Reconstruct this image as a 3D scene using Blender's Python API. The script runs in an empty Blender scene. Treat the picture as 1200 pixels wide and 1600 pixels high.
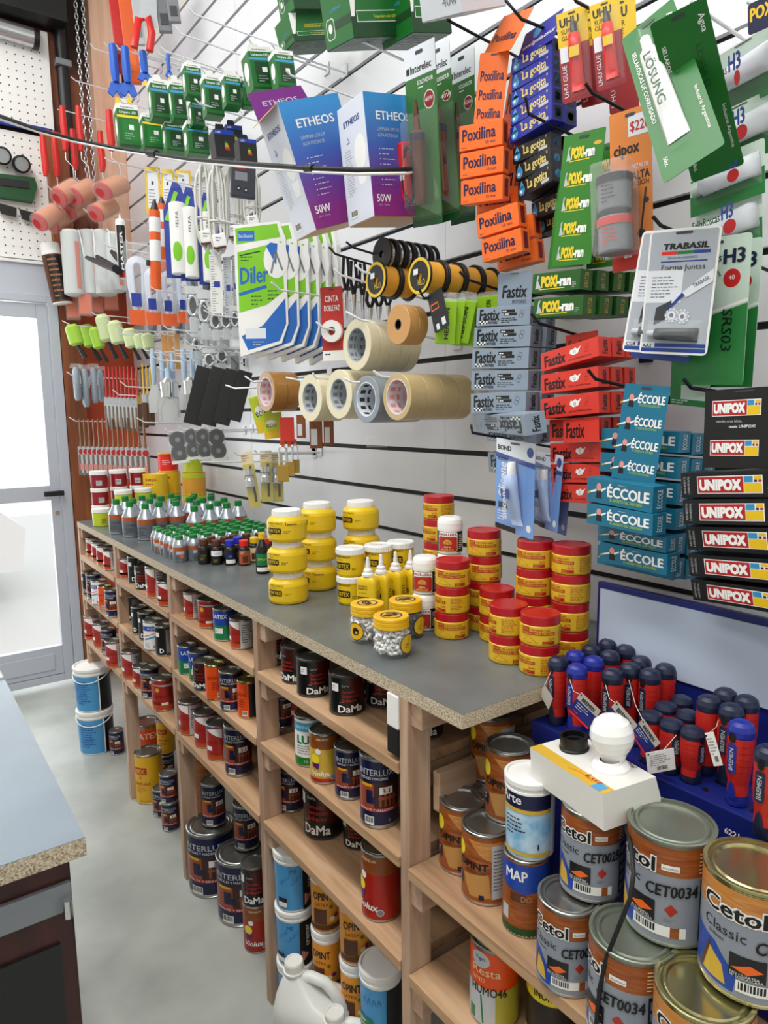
import bpy, bmesh, math, random
from math import sin, cos, pi, radians
from mathutils import Vector, Matrix, Euler
random.seed(7)
SC = bpy.context.scene
COL = SC.collection
# ---------------------------------------------------------------- camera, world, lights, exposure
cam = bpy.data.objects.new('camera', bpy.data.cameras.new('camera'))
COL.objects.link(cam)
cam.matrix_world = Matrix(((0.8096,0.0918,-0.5798,0), (-0.5869,0.1071,-0.8026,0), (-0.0116,0.99,0.1406,1.5), (0, 0, 0, 1)))
cam.data.sensor_fit = 'VERTICAL'
cam.data.sensor_height = 36
cam.data.lens = 24.615
cam.data.clip_start = 0.02
SC.camera = cam
SC.view_settings.view_transform = 'Standard'
SC.view_settings.look = 'None'
SC.view_settings.gamma = 1
SC.view_settings.use_curve_mapping = False
SC.view_settings.exposure = -0.1
w = bpy.data.worlds.new('daylight'); SC.world = w; w.use_nodes = True
w.node_tree.nodes['Background'].inputs[0].default_value = (0.93, 0.97, 1.0, 1)
w.node_tree.nodes['Background'].inputs[1].default_value = 1.35
def area_light(name, loc, size, energy, rot=(0, 0, 0), color=(1, 1, 1)):
    l = bpy.data.lights.new(name, 'AREA'); l.shape = 'RECTANGLE'
    l.size, l.size_y = size; l.energy = energy; l.color = color
    o = bpy.data.objects.new(name, l); COL.objects.link(o)
    o.location = loc; o.rotation_euler = rot
    return o
# rows of ceiling tube lamps over the aisle, and daylight coming in at the glazed front
area_light('ceiling_lamp', (-0.2, 0.3, 3.8), (0.3, 2.6), 62, (0, radians(-12), 0), (1, 0.985, 0.97))
area_light('ceiling_lamp', (-0.1, 2.9, 3.8), (0.3, 2.2), 36, (0, radians(-12), 0), (1, 0.985, 0.97))
area_light('ceiling_lamp', (-1.6, 1.4, 3.8), (0.3, 4.0), 40, (0, radians(-6), 0), (1, 0.985, 0.97))
area_light('door_daylight', (0.2, 4.6, 1.4), (1.2, 2.2), 30, (radians(-90), 0, 0), (0.93, 0.97, 1))

# ---------------------------------------------------------------- materials
def lin(h):
    h = h.lstrip('#'); c = [int(h[i:i + 2], 16) / 255 for i in (0, 2, 4)]
    return tuple(x / 12.92 if x <= .04045 else ((x + .055) / 1.055) ** 2.4 for x in c) + (1,)
MATS = {}
PAL = {}   # name: (hex, roughness, metallic)
def pal(s, r=.5, mt=0.0):
    for t in s.split():
        n, h = t.split(':'); PAL[n] = (h, r, mt)
def mat(n):
    if n in MATS: return MATS[n]
    m = bpy.data.materials.new(n); m.use_nodes = True
    b = m.node_tree.nodes['Principled BSDF']
    h, r, mt = PAL[n]
    b.inputs['Base Color'].default_value = tuple(x ** 1.2 for x in lin(h))
    b.inputs['Roughness'].default_value = r
    b.inputs['Metallic'].default_value = mt
    MATS[n] = m
    return m
def nodes(n, h='ffffff', r=.5, mt=0.0):
    PAL[n] = (h, r, mt); m = mat(n); nt = m.node_tree
    def N(t, **k):
        x = nt.nodes.new(t)
        for a, v in k.items():
            if a in x.inputs: x.inputs[a].default_value = v
            else: setattr(x, a, v)
        return x
    return m, nt, nt.nodes['Principled BSDF'], N, nt.links.new
def ramp(N, stops):
    r = N('ShaderNodeValToRGB'); e = r.color_ramp.elements
    while len(e) < len(stops): e.new(.5)
    for i, (p, h) in enumerate(stops): e[i].position = p; e[i].color = lin(h)
    return r
def noisy(n, stops, scale, detail=4, r=.6, stretch=(1, 1, 1), bump=0.0, mt=0.0, dist=0.0):
    m, nt, b, N, L = nodes(n, r=r, mt=mt)
    tc = N('ShaderNodeTexCoord'); mp = N('ShaderNodeMapping'); mp.inputs['Scale'].default_value = stretch
    no = N('ShaderNodeTexNoise', Scale=scale, Detail=detail, Distortion=dist); rp = ramp(N, stops)
    L(tc.outputs['Object'], mp.inputs[0]); L(mp.outputs[0], no.inputs['Vector']); L(no.outputs['Fac'], rp.inputs[0])
    L(rp.outputs[0], b.inputs['Base Color'])
    if bump:
        bp = N('ShaderNodeBump', Strength=bump, Distance=.002); L(no.outputs['Fac'], bp.inputs['Height']); L(bp.outputs[0], b.inputs['Normal'])
    return m
def clear(n, h='ffffff', alpha=.2, r=.12):
    m, nt, b, N, L = nodes(n, h, r)
    b.inputs['Alpha'].default_value = alpha
    b.inputs['Specular IOR Level'].default_value = .6
    return m
for axis, st in (('x', (1.2, 14, 14)), ('y', (14, 1.2, 14)), ('z', (14, 14, 1.2))):
    noisy('pine_' + axis, [(.25, '9c7c66'), (.5, 'ba9980'), (.72, 'cbaf98')], 2.2, 6, .65, st, .15, dist=.6)
    noisy('board_' + axis, [(.2, '86664c'), (.5, 'b8936f'), (.75, 'd0ae8c')], 1.6, 7, .6, st, .2, dist=1.2)
noisy('chipboard', [(.3, '6e6252'), (.42, 'a5967f'), (.55, 'cabaa0'), (.7, 'dccfb8')], 420, 2, .8, bump=.5)
noisy('worktop_grey', [(.3, '54595a'), (.55, '676d6e'), (.8, '7a807f')], 5, 8, .32)
noisy('counter_grey', [(.3, '7b8793'), (.6, '8a97a3'), (.8, '98a4b0')], 4, 6, .35)
noisy('concrete', [(.25, '8f938d'), (.5, 'a9ada6'), (.75, 'bcbfb8')], 3.5, 9, .35, bump=.05)
noisy('dark_mahogany', [(.3, '2a0f0d'), (.6, '3d1713'), (.8, '4a1d18')], 6, 5, .35, (6, 6, 1))
noisy('brown_timber', [(.3, '6e3a1e'), (.6, '8a4c28'), (.8, '9a5b33')], 3, 6, .55, (10, 10, 1))
noisy('orange_wall', [(.3, 'b8431f'), (.6, 'c9512a'), (.85, 'd66238')], 4, 6, .6)
noisy('sooty_wall', [(.38, '171110'), (.5, '3a241c'), (.58, '8a5540'), (.8, 'b97c5e')], 2.2, 8, .8, (1.5, 1.5, .8))
noisy('pink_timber', [(.3, 'd7a488'), (.6, 'e8bfa4'), (.8, 'eecdb6')], 3, 5, .6, (8, 8, .8))
noisy('tin_metal', [(.3, '8c8d8a'), (.6, 'b4b5b1'), (.8, 'cfcfca')], 6, 4, .28, mt=.9)
noisy('brass_metal', [(.3, '8f8a5c'), (.55, 'c3bc8a'), (.8, 'e0dab0')], 3, 3, .2, mt=.9)
noisy('dusty_metal', [(.3, '7f867a'), (.6, '98a092'), (.8, 'a9afa3')], 5, 5, .35, mt=.7)
noisy('cork_orange', [(.3, '8f4f26'), (.5, 'b06c38'), (.8, 'c98648')], 4, 5, .4, (2, 2, 12))
pal('white:f2f2f0 offwhite:e6e5e0 black:151516 nearblack:222226 grey:8c9096 lightgrey:c4c8cc darkgrey:4a4d52 red:c8201f brightred:e5322b deepred:9e1c1a orange:f07a2a yellow:f3d21f lemon:f4e23c green:1f8a3c darkgreen:0f5a2a lime:9cd52a blue:1f63b8 royal:2a3fc0 navy:1c2a5c teal:1b86a6 skyblue:58a9d8 purple:6a2a86 magenta:8c2277 brown:6b4026 tan:c79a5c cream:eee2b8 pink:e6a39a silverpaint:b9bec6', .42)
PAL['white_gloss'] = ('f4f4f2', .2, 0); PAL['steel'] = ('d8dade', .22, .9); PAL['chrome'] = ('e4e6e8', .12, 1)
PAL['black_metal'] = ('1b1d24', .35, .3); PAL['rubber'] = ('17181a', .6, 0); PAL['white_metal'] = ('e9ebee', .3, .1)
clear('clear_plastic', 'f4f8fa', .09, .1); clear('clear_bag', 'f2f4f6', .15, .18); clear('frosted', 'eef1f2', .55, .3); clear('glass', 'eaf4f6', .08, .03)

# ---------------------------------------------------------------- mesh building
class MB:
    def __init__(s): s.v = []; s.f = []; s.m = []; s.sm = []; s.slots = []; s.M = None
    def mi(s, n):
        if n not in s.slots: s.slots.append(n)
        return s.slots.index(n)
    def add(s, vs, fs, m, smooth=False):
        b = len(s.v); i = s.mi(m)
        if s.M is not None: vs = [s.M @ Vector(p) for p in vs]
        s.v.extend(tuple(p) for p in vs)
        for f in fs: s.f.append([b + k for k in f]); s.m.append(i); s.sm.append(smooth)
    def box(s, c, d, m, bev=0.0, rot=None):
        x, y, z = [a / 2 for a in d]
        if bev <= 0:
            vs = [(-x, -y, -z), (x, -y, -z), (x, y, -z), (-x, y, -z), (-x, -y, z), (x, -y, z), (x, y, z), (-x, y, z)]
            fs = [(0, 3, 2, 1), (4, 5, 6, 7), (0, 1, 5, 4), (1, 2, 6, 5), (2, 3, 7, 6), (3, 0, 4, 7)]
        else:
            bm = bmesh.new(); bmesh.ops.create_cube(bm, size=1)
            for q in bm.verts: q.co = Vector((q.co.x * 2 * x, q.co.y * 2 * y, q.co.z * 2 * z))
            bmesh.ops.bevel(bm, geom=bm.edges[:], offset=bev, segments=2, affect='EDGES', profile=.6)
            bm.verts.index_update()
            vs = [tuple(q.co) for q in bm.verts]; fs = [[q.index for q in f.verts] for f in bm.faces]; bm.free()
        T = Matrix.Translation(c) @ (rot.to_matrix().to_4x4() if rot is not None else Matrix())
        s.add([T @ Vector(p) for p in vs], fs, m)
    def bb(s, x0, x1, y0, y1, z0, z1, m, bev=0.0):
        s.box(((x0 + x1) / 2, (y0 + y1) / 2, (z0 + z1) / 2), (x1 - x0, y1 - y0, z1 - z0), m, bev)
    def lathe(s, prof, m, n=32, c=(0, 0, 0), T=None, cap=True, smooth=True):
        """prof: [(r,z[,material of the segment that ends here])] from bottom to top"""
        T = (T or Matrix()); off = Vector(c); k = len(prof)
        vs = []
        for p in prof:
            for i in range(n):
                a = 2 * pi * i / n; vs.append(T @ (Vector((p[0] * cos(a), p[0] * sin(a), p[1])) + off))
        for j in range(k - 1):
            mm = prof[j + 1][2] if len(prof[j + 1]) > 2 else m
            fs = [(j * n + i, j * n + (i + 1) % n, (j + 1) * n + (i + 1) % n, (j + 1) * n + i) for i in range(n)]
            s._part(vs, fs, mm, smooth)
        if cap:
            if prof[0][0] > 1e-5: s._part(vs, [tuple(range(n - 1, -1, -1))], prof[1][2] if len(prof[1]) > 2 else m, False)
            if prof[-1][0] > 1e-5: s._part(vs, [tuple((k - 1) * n + i for i in range(n))], prof[-1][2] if len(prof[-1]) > 2 else m, False)
    def _part(s, vs, fs, m, smooth):
        used = sorted({i for f in fs for i in f}); mp = {u: i for i, u in enumerate(used)}
        s.add([vs[u] for u in used], [tuple(mp[i] for i in f) for f in fs], m, smooth)
    def tube(s, pts, r, m, n=8, closed=False, cap=True, squash=1.0):
        P = [Vector(p) for p in pts]; k = len(P); rs = r if isinstance(r, (list, tuple)) else [r] * k
        vs = []; up = None
        for i, p in enumerate(P):
            a = P[(i - 1) % k] if (closed or i) else P[0]; b = P[(i + 1) % k] if (closed or i < k - 1) else P[-1]
            t = (b - a).normalized() if (b - a).length > 1e-9 else Vector((0, 0, 1))
            if up is None: up = Vector((0, 0, 1)) if abs(t.z) < .9 else Vector((1, 0, 0))
            u = t.cross(up)
            if u.length < 1e-4: u = t.cross(Vector((0, 1, .3)))
            u.normalize(); q = u.cross(t).normalized(); up = q
            for j in range(n):
                an = 2 * pi * j / n; vs.append(p + (u * cos(an) + q * sin(an) * squash) * rs[i])
        fs = []
        for i in range(k if closed else k - 1):
            i2 = (i + 1) % k
            for j in range(n): fs.append((i * n + j, i * n + (j + 1) % n, i2 * n + (j + 1) % n, i2 * n + j))
        s.add(vs, fs, m, True)
        if cap and not closed:
            s.add(vs[:n], [tuple(range(n - 1, -1, -1))], m); s.add(vs[-n:], [tuple(range(n))], m)
    def prism(s, poly, m, d, cv=None, side=None):
        """outline (u,v) on the canvas, d thick behind it (front face on the canvas)"""
        cv = cv or Flat(); n = len(poly)
        A = [cv(u, v, 0) for u, v in poly]; B = [cv(u, v, 0, -d) for u, v in poly]
        s.add(A, [tuple(range(n))], m); s.add(B, [tuple(range(n - 1, -1, -1))], side or m)
        for i in range(n):
            j = (i + 1) % n; s.add([A[i], B[i], B[j], A[j]], [(0, 1, 2, 3)], side or m)
    # ---- artwork on a canvas
    def rect(s, cv, u0, v0, u1, v1, m, l=1):
        n = max(1, int(abs(u1 - u0) / cv.step) + 1) if cv.step else 1
        vs = []
        for i in range(n + 1):
            u = u0 + (u1 - u0) * i / n; vs += [cv(u, v0, l), cv(u, v1, l)]
        s.add(vs, [(2 * i, 2 * i + 2, 2 * i + 3, 2 * i + 1) for i in range(n)], m, bool(cv.step))
    def poly(s, cv, pts, m, l=1):
        us = [p[0] for p in pts]
        if cv.step and max(us) - min(us) > cv.step * 1.3:
            a = min(us); n = int((max(us) - a) / cv.step) + 1; w = (max(us) - a) / n
            for i in range(n):
                q = clip_u(clip_u(pts, a + i * w, 1), a + (i + 1) * w, -1)
                if len(q) > 2: s.add([cv(u, v, l) for u, v in q], [tuple(range(len(q)))], m)
            return
        s.add([cv(u, v, l) for u, v in pts], [tuple(range(len(pts)))], m)
    def disc(s, cv, u, v, r, m, l=1, ry=None, n=18):
        ry = ry or r
        s.poly(cv, [(u + r * cos(2 * pi * i / n), v + ry * sin(2 * pi * i / n)) for i in range(n)], m, l)
    def ring(s, cv, u, v, r0, r1, m, l=1, n=20):
        for i in range(n):
            a, b = 2 * pi * i / n, 2 * pi * (i + 1) / n
            s.poly(cv, [(u + r0 * cos(a), v + r0 * sin(a)), (u + r1 * cos(a), v + r1 * sin(a)), (u + r1 * cos(b), v + r1 * sin(b)), (u + r0 * cos(b), v + r0 * sin(b))], m, l)
    def line(s, cv, pts, wd, m, l=1):
        for (a, b), (c, d) in zip(pts, pts[1:]):
            q = Vector((-(d - b), c - a)); q = q.normalized() * wd / 2 if q.length else q
            s.poly(cv, [(a - q.x, b - q.y), (c - q.x, d - q.y), (c + q.x, d + q.y), (a + q.x, b + q.y)], m, l)
    def text(s, cv, t, u, v, h, m, l=2, w=None, al='L', bold=.0, shear=0.0, rot=0.0):
        """h: height of a capital; w: width to fit; u,v: left (L), centre (C) or right (R) end of the base line"""
        vs, fs, tw, cap = glyphs(t)
        k = h / cap; kx = (w / tw) if w else k
        if bold:
            n = len(vs); sh = [(dx, dy) for dx in (-1, 0, 1) for dy in (-1, 0, 1)] if bold > .05 else [(-1, 0), (0, .6), (1, 0), (0, -.6)]
            fs = [tuple(i + n * j for i in f) for j in range(len(sh)) for f in fs]; vs = [(x + dx * bold, y + dy * bold) for dx, dy in sh for x, y in vs]
        W = tw * kx; o = {'L': 0, 'C': -W / 2, 'R': -W}[al]; c, sn = cos(rot), sin(rot)
        P = []; nv = len(glyphs(t)[0])
        for i, (x, y) in enumerate(vs):
            a, b = x * kx + o + y * k * shear, y * k
            P.append(cv(u + a * c - b * sn, v + a * sn + b * c, l + .08 * (i // nv)))
        s.add(P, fs, m)
    def para(s, cv, u, v, w, n, lh, m, l=2, th=.35, seed=1, rot=0.0):
        """n lines of print too small to read"""
        rg = random.Random(seed); c, sn = cos(rot), sin(rot)
        for i in range(n):
            x = 0; end = w * (rg.uniform(.65, 1) if i < n - 1 else rg.uniform(.3, .7))
            while x < end:
                q = min(rg.uniform(.06, .2) * w, end - x)
                y0, y1 = -i * lh, -i * lh + lh * th
                s.poly(cv, [(u + a * c - b * sn, v + a * sn + b * c) for a, b in ((x, y0), (x + q, y0), (x + q, y1), (x, y1))], m, l)
                x += q + .04 * w
    def barcode(s, cv, u, v, w, h, l=2):
        s.rect(cv, u, v, u + w, v + h, 'white', l); rg = random.Random(3); x = u + w * .08
        while x < u + w * .9:
            q = w * rg.choice((.03, .05, .07)); s.rect(cv, x, v + h * .25, x + q, v + h * .92, 'black', l + 1); x += q + w * .04
    def build(s, name, parent=None, bev=0):
        me = bpy.data.meshes.new(name); me.from_pydata(s.v, [], s.f)
        for n in s.slots: me.materials.append(mat(n))
        me.polygons.foreach_set('material_index', s.m); me.polygons.foreach_set('use_smooth', s.sm)
        me.update()
        o = bpy.data.objects.new(name, me); COL.objects.link(o); o.parent = parent
        return o
def clip_u(P, u0, sg):
    out = []
    for (a, b), (c, d) in zip(P, P[1:] + P[:1]):
        i, j = (a - u0) * sg >= 0, (c - u0) * sg >= 0
        if i: out.append((a, b))
        if i != j: t = (u0 - a) / (c - a); out.append((u0, b + (d - b) * t))
    return out
class Flat:
    """u right, v up, seen from the side that N points to"""
    step = 0
    def __init__(s, o=(0, 0, 0), u=(1, 0, 0), v=(0, 0, 1), k=.00025):
        s.o, s.u, s.v, s.k = Vector(o), Vector(u).normalized(), Vector(v).normalized(), k; s.n = s.u.cross(s.v).normalized()
    def __call__(s, u, v, l, d=0): return s.o + s.u * u + s.v * v + s.n * (l * s.k + d)
class Cyl:
    """u runs round the can to the right of the direction a0 (degrees), v up"""
    def __init__(s, r, z0=0, a0=-90, k=.00025): s.r, s.z0, s.a0, s.k = r, z0, radians(a0), k; s.step = r * .13
    def __call__(s, u, v, l, d=0):
        a = s.a0 + u / s.r; q = s.r + l * s.k + d
        return Vector((q * cos(a), q * sin(a), s.z0 + v))
GL = {}
_tc = bpy.data.curves.new('lettering', 'FONT'); _to = bpy.data.objects.new('lettering', _tc); COL.objects.link(_to)
_tc.resolution_u = 2
def glyphs(t):
    if t not in GL:
        def mesh(b):
            _tc.body = b; bpy.context.view_layer.update()
            return bpy.data.meshes.new_from_object(_to.evaluated_get(bpy.context.evaluated_depsgraph_get()))
        if 'cap' not in GL:
            q = mesh('H'); GL['cap'] = max(p.co.y for p in q.vertices) - min(p.co.y for p in q.vertices); bpy.data.meshes.remove(q)
        q = mesh(t); vs = [(p.co.x, p.co.y) for p in q.vertices]; fs = [tuple(p.vertices) for p in q.polygons]
        bpy.data.meshes.remove(q)
        x0 = min(a for a, b in vs); x1 = max(a for a, b in vs)
        GL[t] = ([(a - x0, b) for a, b in vs], fs, x1 - x0, GL['cap'])
    return GL[t]
# ---------------------------------------------------------------- things
def tag(o, label, cat, group=None, kind=None):
    if label: o['label'] = label
    if cat: o['category'] = cat
    if group: o['group'] = group
    if kind: o['kind'] = kind
    return o
def thing(name, label, cat, loc=(0, 0, 0), rot=(0, 0, 0), group=None):
    o = bpy.data.objects.new(name, None); COL.objects.link(o); o.empty_display_size = .01
    o.location = loc; o.rotation_euler = [radians(a) for a in rot]
    return tag(o, label, cat, group)
def copy_tree(o, parent=None):
    c = o.copy(); COL.objects.link(c); c.parent = parent
    for ch in KIDS.setdefault(o, list(o.children)): copy_tree(ch, c)
    return c
KIDS = {}
PROTO = {}; SIZE = {}
def place(kind, maker, label, loc, rot=(0, 0, 0), group=None, scale=1.0):
    """the first of a kind is built, the rest are copies of it and its parts"""
    if kind not in PROTO: o = PROTO[kind] = maker()
    else: o = copy_tree(PROTO[kind])
    o.location = loc; o.rotation_euler = [radians(a) for a in rot]; o.scale = (scale,) * 3
    o['label'] = label
    if group: o['group'] = group
    elif 'group' in o: del o['group']
    return o
def structure(mb, name, parent=None):
    o = mb.build(name, parent)
    if parent is None: o['kind'] = 'structure'
    return o
ORD = 'first second third fourth fifth sixth seventh eighth ninth tenth eleventh twelfth thirteenth fourteenth'.split()
# ================================================================ the setting
b = MB(); b.bb(-3, 1.3, -1.2, 4.2, -.1, 0, 'concrete'); structure(b, 'floor')
b = MB(); b.bb(-3, 1.4, -1.2, 4.3, 3.95, 4.05, 'offwhite'); structure(b, 'ceiling')
b = MB(); b.bb(-3.1, -3, -1.3, 4.3, 0, 3.95, 'offwhite'); structure(b, 'wall_left')
b = MB(); b.bb(-3, 1.4, -1.3, -1.2, 0, 3.95, 'offwhite'); structure(b, 'wall_front')
# slatted display wall: white boards with dark grooves between them
PAL['slat_white'] = ('e9eaee', .22, 0); PAL['groove'] = ('1e1a18', .6, 0)
b = MB(); b.bb(1.262, 1.30, -.6, 4.17, 0, 3.25, 'groove')
z = 1.40 - 11 * .1234
while z < 3.26:
    z1 = min(z + .1234 - .0135, 3.25)
    for y0, y1 in ((-.6, .235), (.237, 1.443), (1.445, 2.65), (2.652, 4.17)):
        b.bb(1.25, 1.262, y0, y1, max(z + .0, 0.001), z1, 'slat_white')
    z += .1234
structure(b, 'wall_right')
b = MB(); b.bb(1.29, 1.35, -.6, 4.17, 3.25, 3.95, 'offwhite'); structure(b, 'trim_1')
# end wall: sooty plaster, orange paint, brown post beside the door
b = MB()
b.bb(-3, -.35, 4.17, 4.25, 0, 3.95, 'white'); b.bb(-.35, .85, 4.17, 4.25, 2.13, 3.95, 'sooty_wall'); b.bb(.85, 1.35, 4.17, 4.25, 0, 2.5, 'orange_wall')
b.bb(.85, 1.35, 4.17, 4.25, 2.5, 3.95, 'sooty_wall')
structure(b, 'wall_back')
b = MB(); b.bb(.853, .955, 4.09, 4.17, 0, 2.95, 'brown_timber'); structure(b, 'trim_2')
b = MB(); b.bb(1.10, 1.25, 4.08, 4.17, 2.2, 3.95, 'pink_timber', .004); structure(b, 'trim_3')
# glazed aluminium door
PAL['door_white'] = ('cdd2dc', .35, .1)
b = MB()
b.bb(.80, .85, 4.10, 4.17, 0, 2.13, 'door_white', .003); b.bb(-.35, -.30, 4.10, 4.17, 0, 2.13, 'door_white', .003); b.bb(-.30, .80, 4.10, 4.17, 2.09, 2.13, 'door_white', .003)
structure(b, 'door_1')
d = bpy.data.objects['door_1']
b = MB()
b.bb(.745, .797, 4.115, 4.15, .03, 2.085, 'door_white', .003); b.bb(-.297, -.245, 4.115, 4.15, .03, 2.085, 'door_white', .003)
for z0, z1 in ((2.01, 2.085), (1.05, 1.13), (.03, .07), (.075, .235)): b.bb(-.245, .745, 4.115, 4.15, z0, z1, 'door_white', .003)
b.bb(-.2, .70, 4.108, 4.116, .105, .195, 'door_white', .003)
L = b.build('door_leaf', d)
b = MB(); b.bb(-.245, .745, 4.13, 4.136, 1.13, 2.01, 'glass'); b.bb(-.245, .745, 4.13, 4.136, .235, 1.05, 'glass'); b.build('glass_pane', L)
b = MB(); b.tube([(.79, 4.12, 1.09), (.79, 4.075, 1.09)], .012, 'rubber'); b.box((.755, 4.065, 1.09), (.10, .02, .028), 'rubber', .006)
b.lathe([(.0, 0), (.012, 0), (.012, .006), (0, .006)], 'chrome', 12, T=Matrix.Translation((.772, 4.115, .98)) @ Matrix.Rotation(pi / 2, 4, 'X'))
b.build('door_handle', L)
# pavement outside
b = MB(); b.bb(-4, 5, 4.25, 12, -.1, -.02, 'offwhite')
for i in range(16): b.bb(-.3 + i * .09, -.26 + i * .09, 4.85, 4.9, -.02, -.005, 'grey')
structure(b, 'ground')
car = thing('car', 'white parked car dimly seen through the glass door', 'car', (-1.2, 7.2, -.02)); b = MB()
b.prism([(-2.1, .25), (2.1, .25), (2.15, .6), (1.9, .82), (1.0, .92), (.4, 1.38), (-.9, 1.42), (-1.6, .98), (-2.1, .9), (-2.2, .5)], 'white_gloss', 1.6, Flat((0, -.8, 0))); b.build('car_body', car)
b = MB(); b.prism([(.8, .94), (.35, 1.3), (-.2, 1.32), (-.2, .94)], 'lightgrey', .01, Flat((0, -.806, 0))); b.prism([(-.3, .94), (-.3, 1.32), (-.85, 1.33), (-1.3, .96)], 'lightgrey', .01, Flat((0, -.806, 0))); b.build('car_window', car)
for x in (-1.35, 1.35): b = MB(); b.lathe([(0, -.1), (.3, -.1), (.32, -.05), (.32, .05), (.3, .1), (0, .1)], 'darkgrey', 20, c=(0, 0, 0), T=Matrix.Translation((x, -.72, .32)) @ Matrix.Rotation(pi / 2, 4, 'X')); b.build('wheel', car)
# ================================================================ worktop and its open shelving
ZT = 1.04; XF = .69
b = MB(); b.bb(XF, 1.248, .757, 3.27, ZT - .024, ZT, 'chipboard'); b.bb(XF + .0005, 1.248, .7575, 3.2695, ZT - .001, ZT + .0008, 'worktop_grey')
tag(b.build('worktop'), 'long grey worktop of raw edged chipboard along the slatted wall', 'worktop')
u = thing('shelving_unit', 'open pine shelving full of paint cans under the grey worktop', 'shelves', (XF, .905, 0))
def part(mb, name): o = mb.build(name, u); o.matrix_parent_inverse = Matrix.Translation((-XF, -.905, 0)); return o
PY = (.905, 1.485, 2.09, 2.69, 3.255)
for y in PY:
    b = MB(); b.bb(XF, XF + .05, y - .012, y + .012, 0, ZT - .024, 'pine_z', .0015); part(b, 'post')
    b = MB(); b.bb(1.19, 1.24, y - .012, y + .012, 0, ZT - .024, 'pine_z', .0015); part(b, 'post')
    b = MB()
    for zt in (ZT - .024, .895 - .022, .717 - .022, .512 - .022):
        if zt > 1: b.bb(XF + .006, 1.235, y - .042, y - .0125, zt - .045, zt, 'pine_x', .0015)
        else:
            if y > 1: b.bb(XF + .004, 1.235, y - .042, y - .0125, zt - .045, zt, 'pine_x', .0015)
            if y < 3: b.bb(XF + .03, 1.235, y + .0125, y + .042, zt - .045, zt, 'pine_x', .0015)
    part(b, 'cleat')
for y0, y1 in zip(PY, PY[1:]):
    for zt in (.895, .717, .512):
        b = MB(); b.bb(XF - .004, 1.0, y0 + .013, y1 - .013, zt - .021, zt, 'board_y', .002); b.bb(1.003, 1.235, y0 + .013, y1 - .013, zt - .021, zt, 'board_y', .002)
        part(b, 'shelf')
for zt, n in ((.71, 2), (.502, 2)):
    b = MB(); b.bb(XF - .004, .96, -.15, PY[0] - .013, zt - .021, zt, 'board_y', .002); b.bb(.963, 1.235, -.15, PY[0] - .013, zt - .021, zt, 'board_y', .002); part(b, 'shelf')
    b = MB(); b.bb(XF + .004, 1.235, PY[0] - .042, PY[0] - .0125, zt - .072, zt - .022, 'pine_x', .0015); part(b, 'cleat')
b = MB(); b.bb(XF + .055, 1.235, PY[0] - .03, PY[0] - .0125, .80, .874, 'pine_x', .0015); part(b, 'cross_rail')
b = MB(); b.bb(XF, XF + .05, -.15, -.126, 0, .9, 'pine_z', .0015); part(b, 'post')
b = MB(); b.bb(XF - .003, XF + .028, PY[0] + .013, PY[0] + .045, .955, 1.015, 'white', .002); b.bb(XF - .003, XF + .028, PY[0] + .013, PY[0] + .045, .905, .955, 'nearblack', .002); part(b, 'stop_block')
# service counter on the near left
b = MB(); b.bb(-.75, .177, .925, 1.62, .925, .95, 'chipboard'); b.bb(-.75, .1765, .9255, 1.62, .9495, .9512, 'counter_grey')
t = thing('service_counter', 'grey topped service counter with dark red wooden body on the left', 'counter', (-.3, 1.3, 0))
def cpart(mb, name): o = mb.build(name, t); o.matrix_parent_inverse = Matrix.Translation((.3, -1.3, 0)); return o
cpart(b, 'counter_top')
b = MB(); b.bb(-.74, .16, .95, 1.62, 0, .925, 'dark_mahogany', .003); b.bb(-.70, .14, .945, .951, .03, .80, 'nearblack'); cpart(b, 'counter_body')
b = MB(); b.bb(-.7, .158, .942, .951, .845, .885, 'grey', .002); b.tube([(.15, .93, .845), (.15, .93, .87)], .006, 'chrome'); cpart(b, 'metal_strip')
b = MB(); b.bb(-.75, .172, 1.63, 2.4, 0, .92, 'offwhite'); b.bb(-.76, .177, 1.625, 2.4, .92, .955, 'lightgrey', .004)
tag(b.build('display_counter'), 'pale counter end standing behind the grey topped service counter', 'counter')
# ================================================================ paint cans
pal('dama_black:17161a dama_red:5a1d14 syn_red:b23a32 syn_blue:2f62a8 syn_orange:c85a2a inter_navy:1c2250 inter_orange:a5583a inter_brown:4a2a20 pint_brown:9a5a26 pint_red:b02a1c olive:b8b24a opint_brown:9c4f22 opint_wood:c98a52 cetol_wood:8e4a1e cetol_grey:9aa0aa gold:d8b64a can_green:1f8a5a can_blue:2a56b0 can_orange:e8601f pail_blue:5aa6d6 pail_cyan:4fb2d8 can_yellow:e2b426 pin_orange:eaa436 label_red:b8362a', .35)
for n_, st_ in (('cetol_wood', [(.3, '74350f'), (.55, '98501f'), (.8, 'b0682f')]), ('opint_brown', [(.3, '7c3a14'), (.55, '9e5422'), (.8, 'b87236')]), ('opint_wood', [(.3, 'a8642c'), (.55, 'c4843f'), (.8, 'd9a05c')])): noisy(n_, st_, 14, 5, .35, (1.5, 1.5, 12), dist=.8)
def facing(x, y, phi=0): return math.degrees(math.atan2(-y, -x)) + 90 + phi
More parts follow.
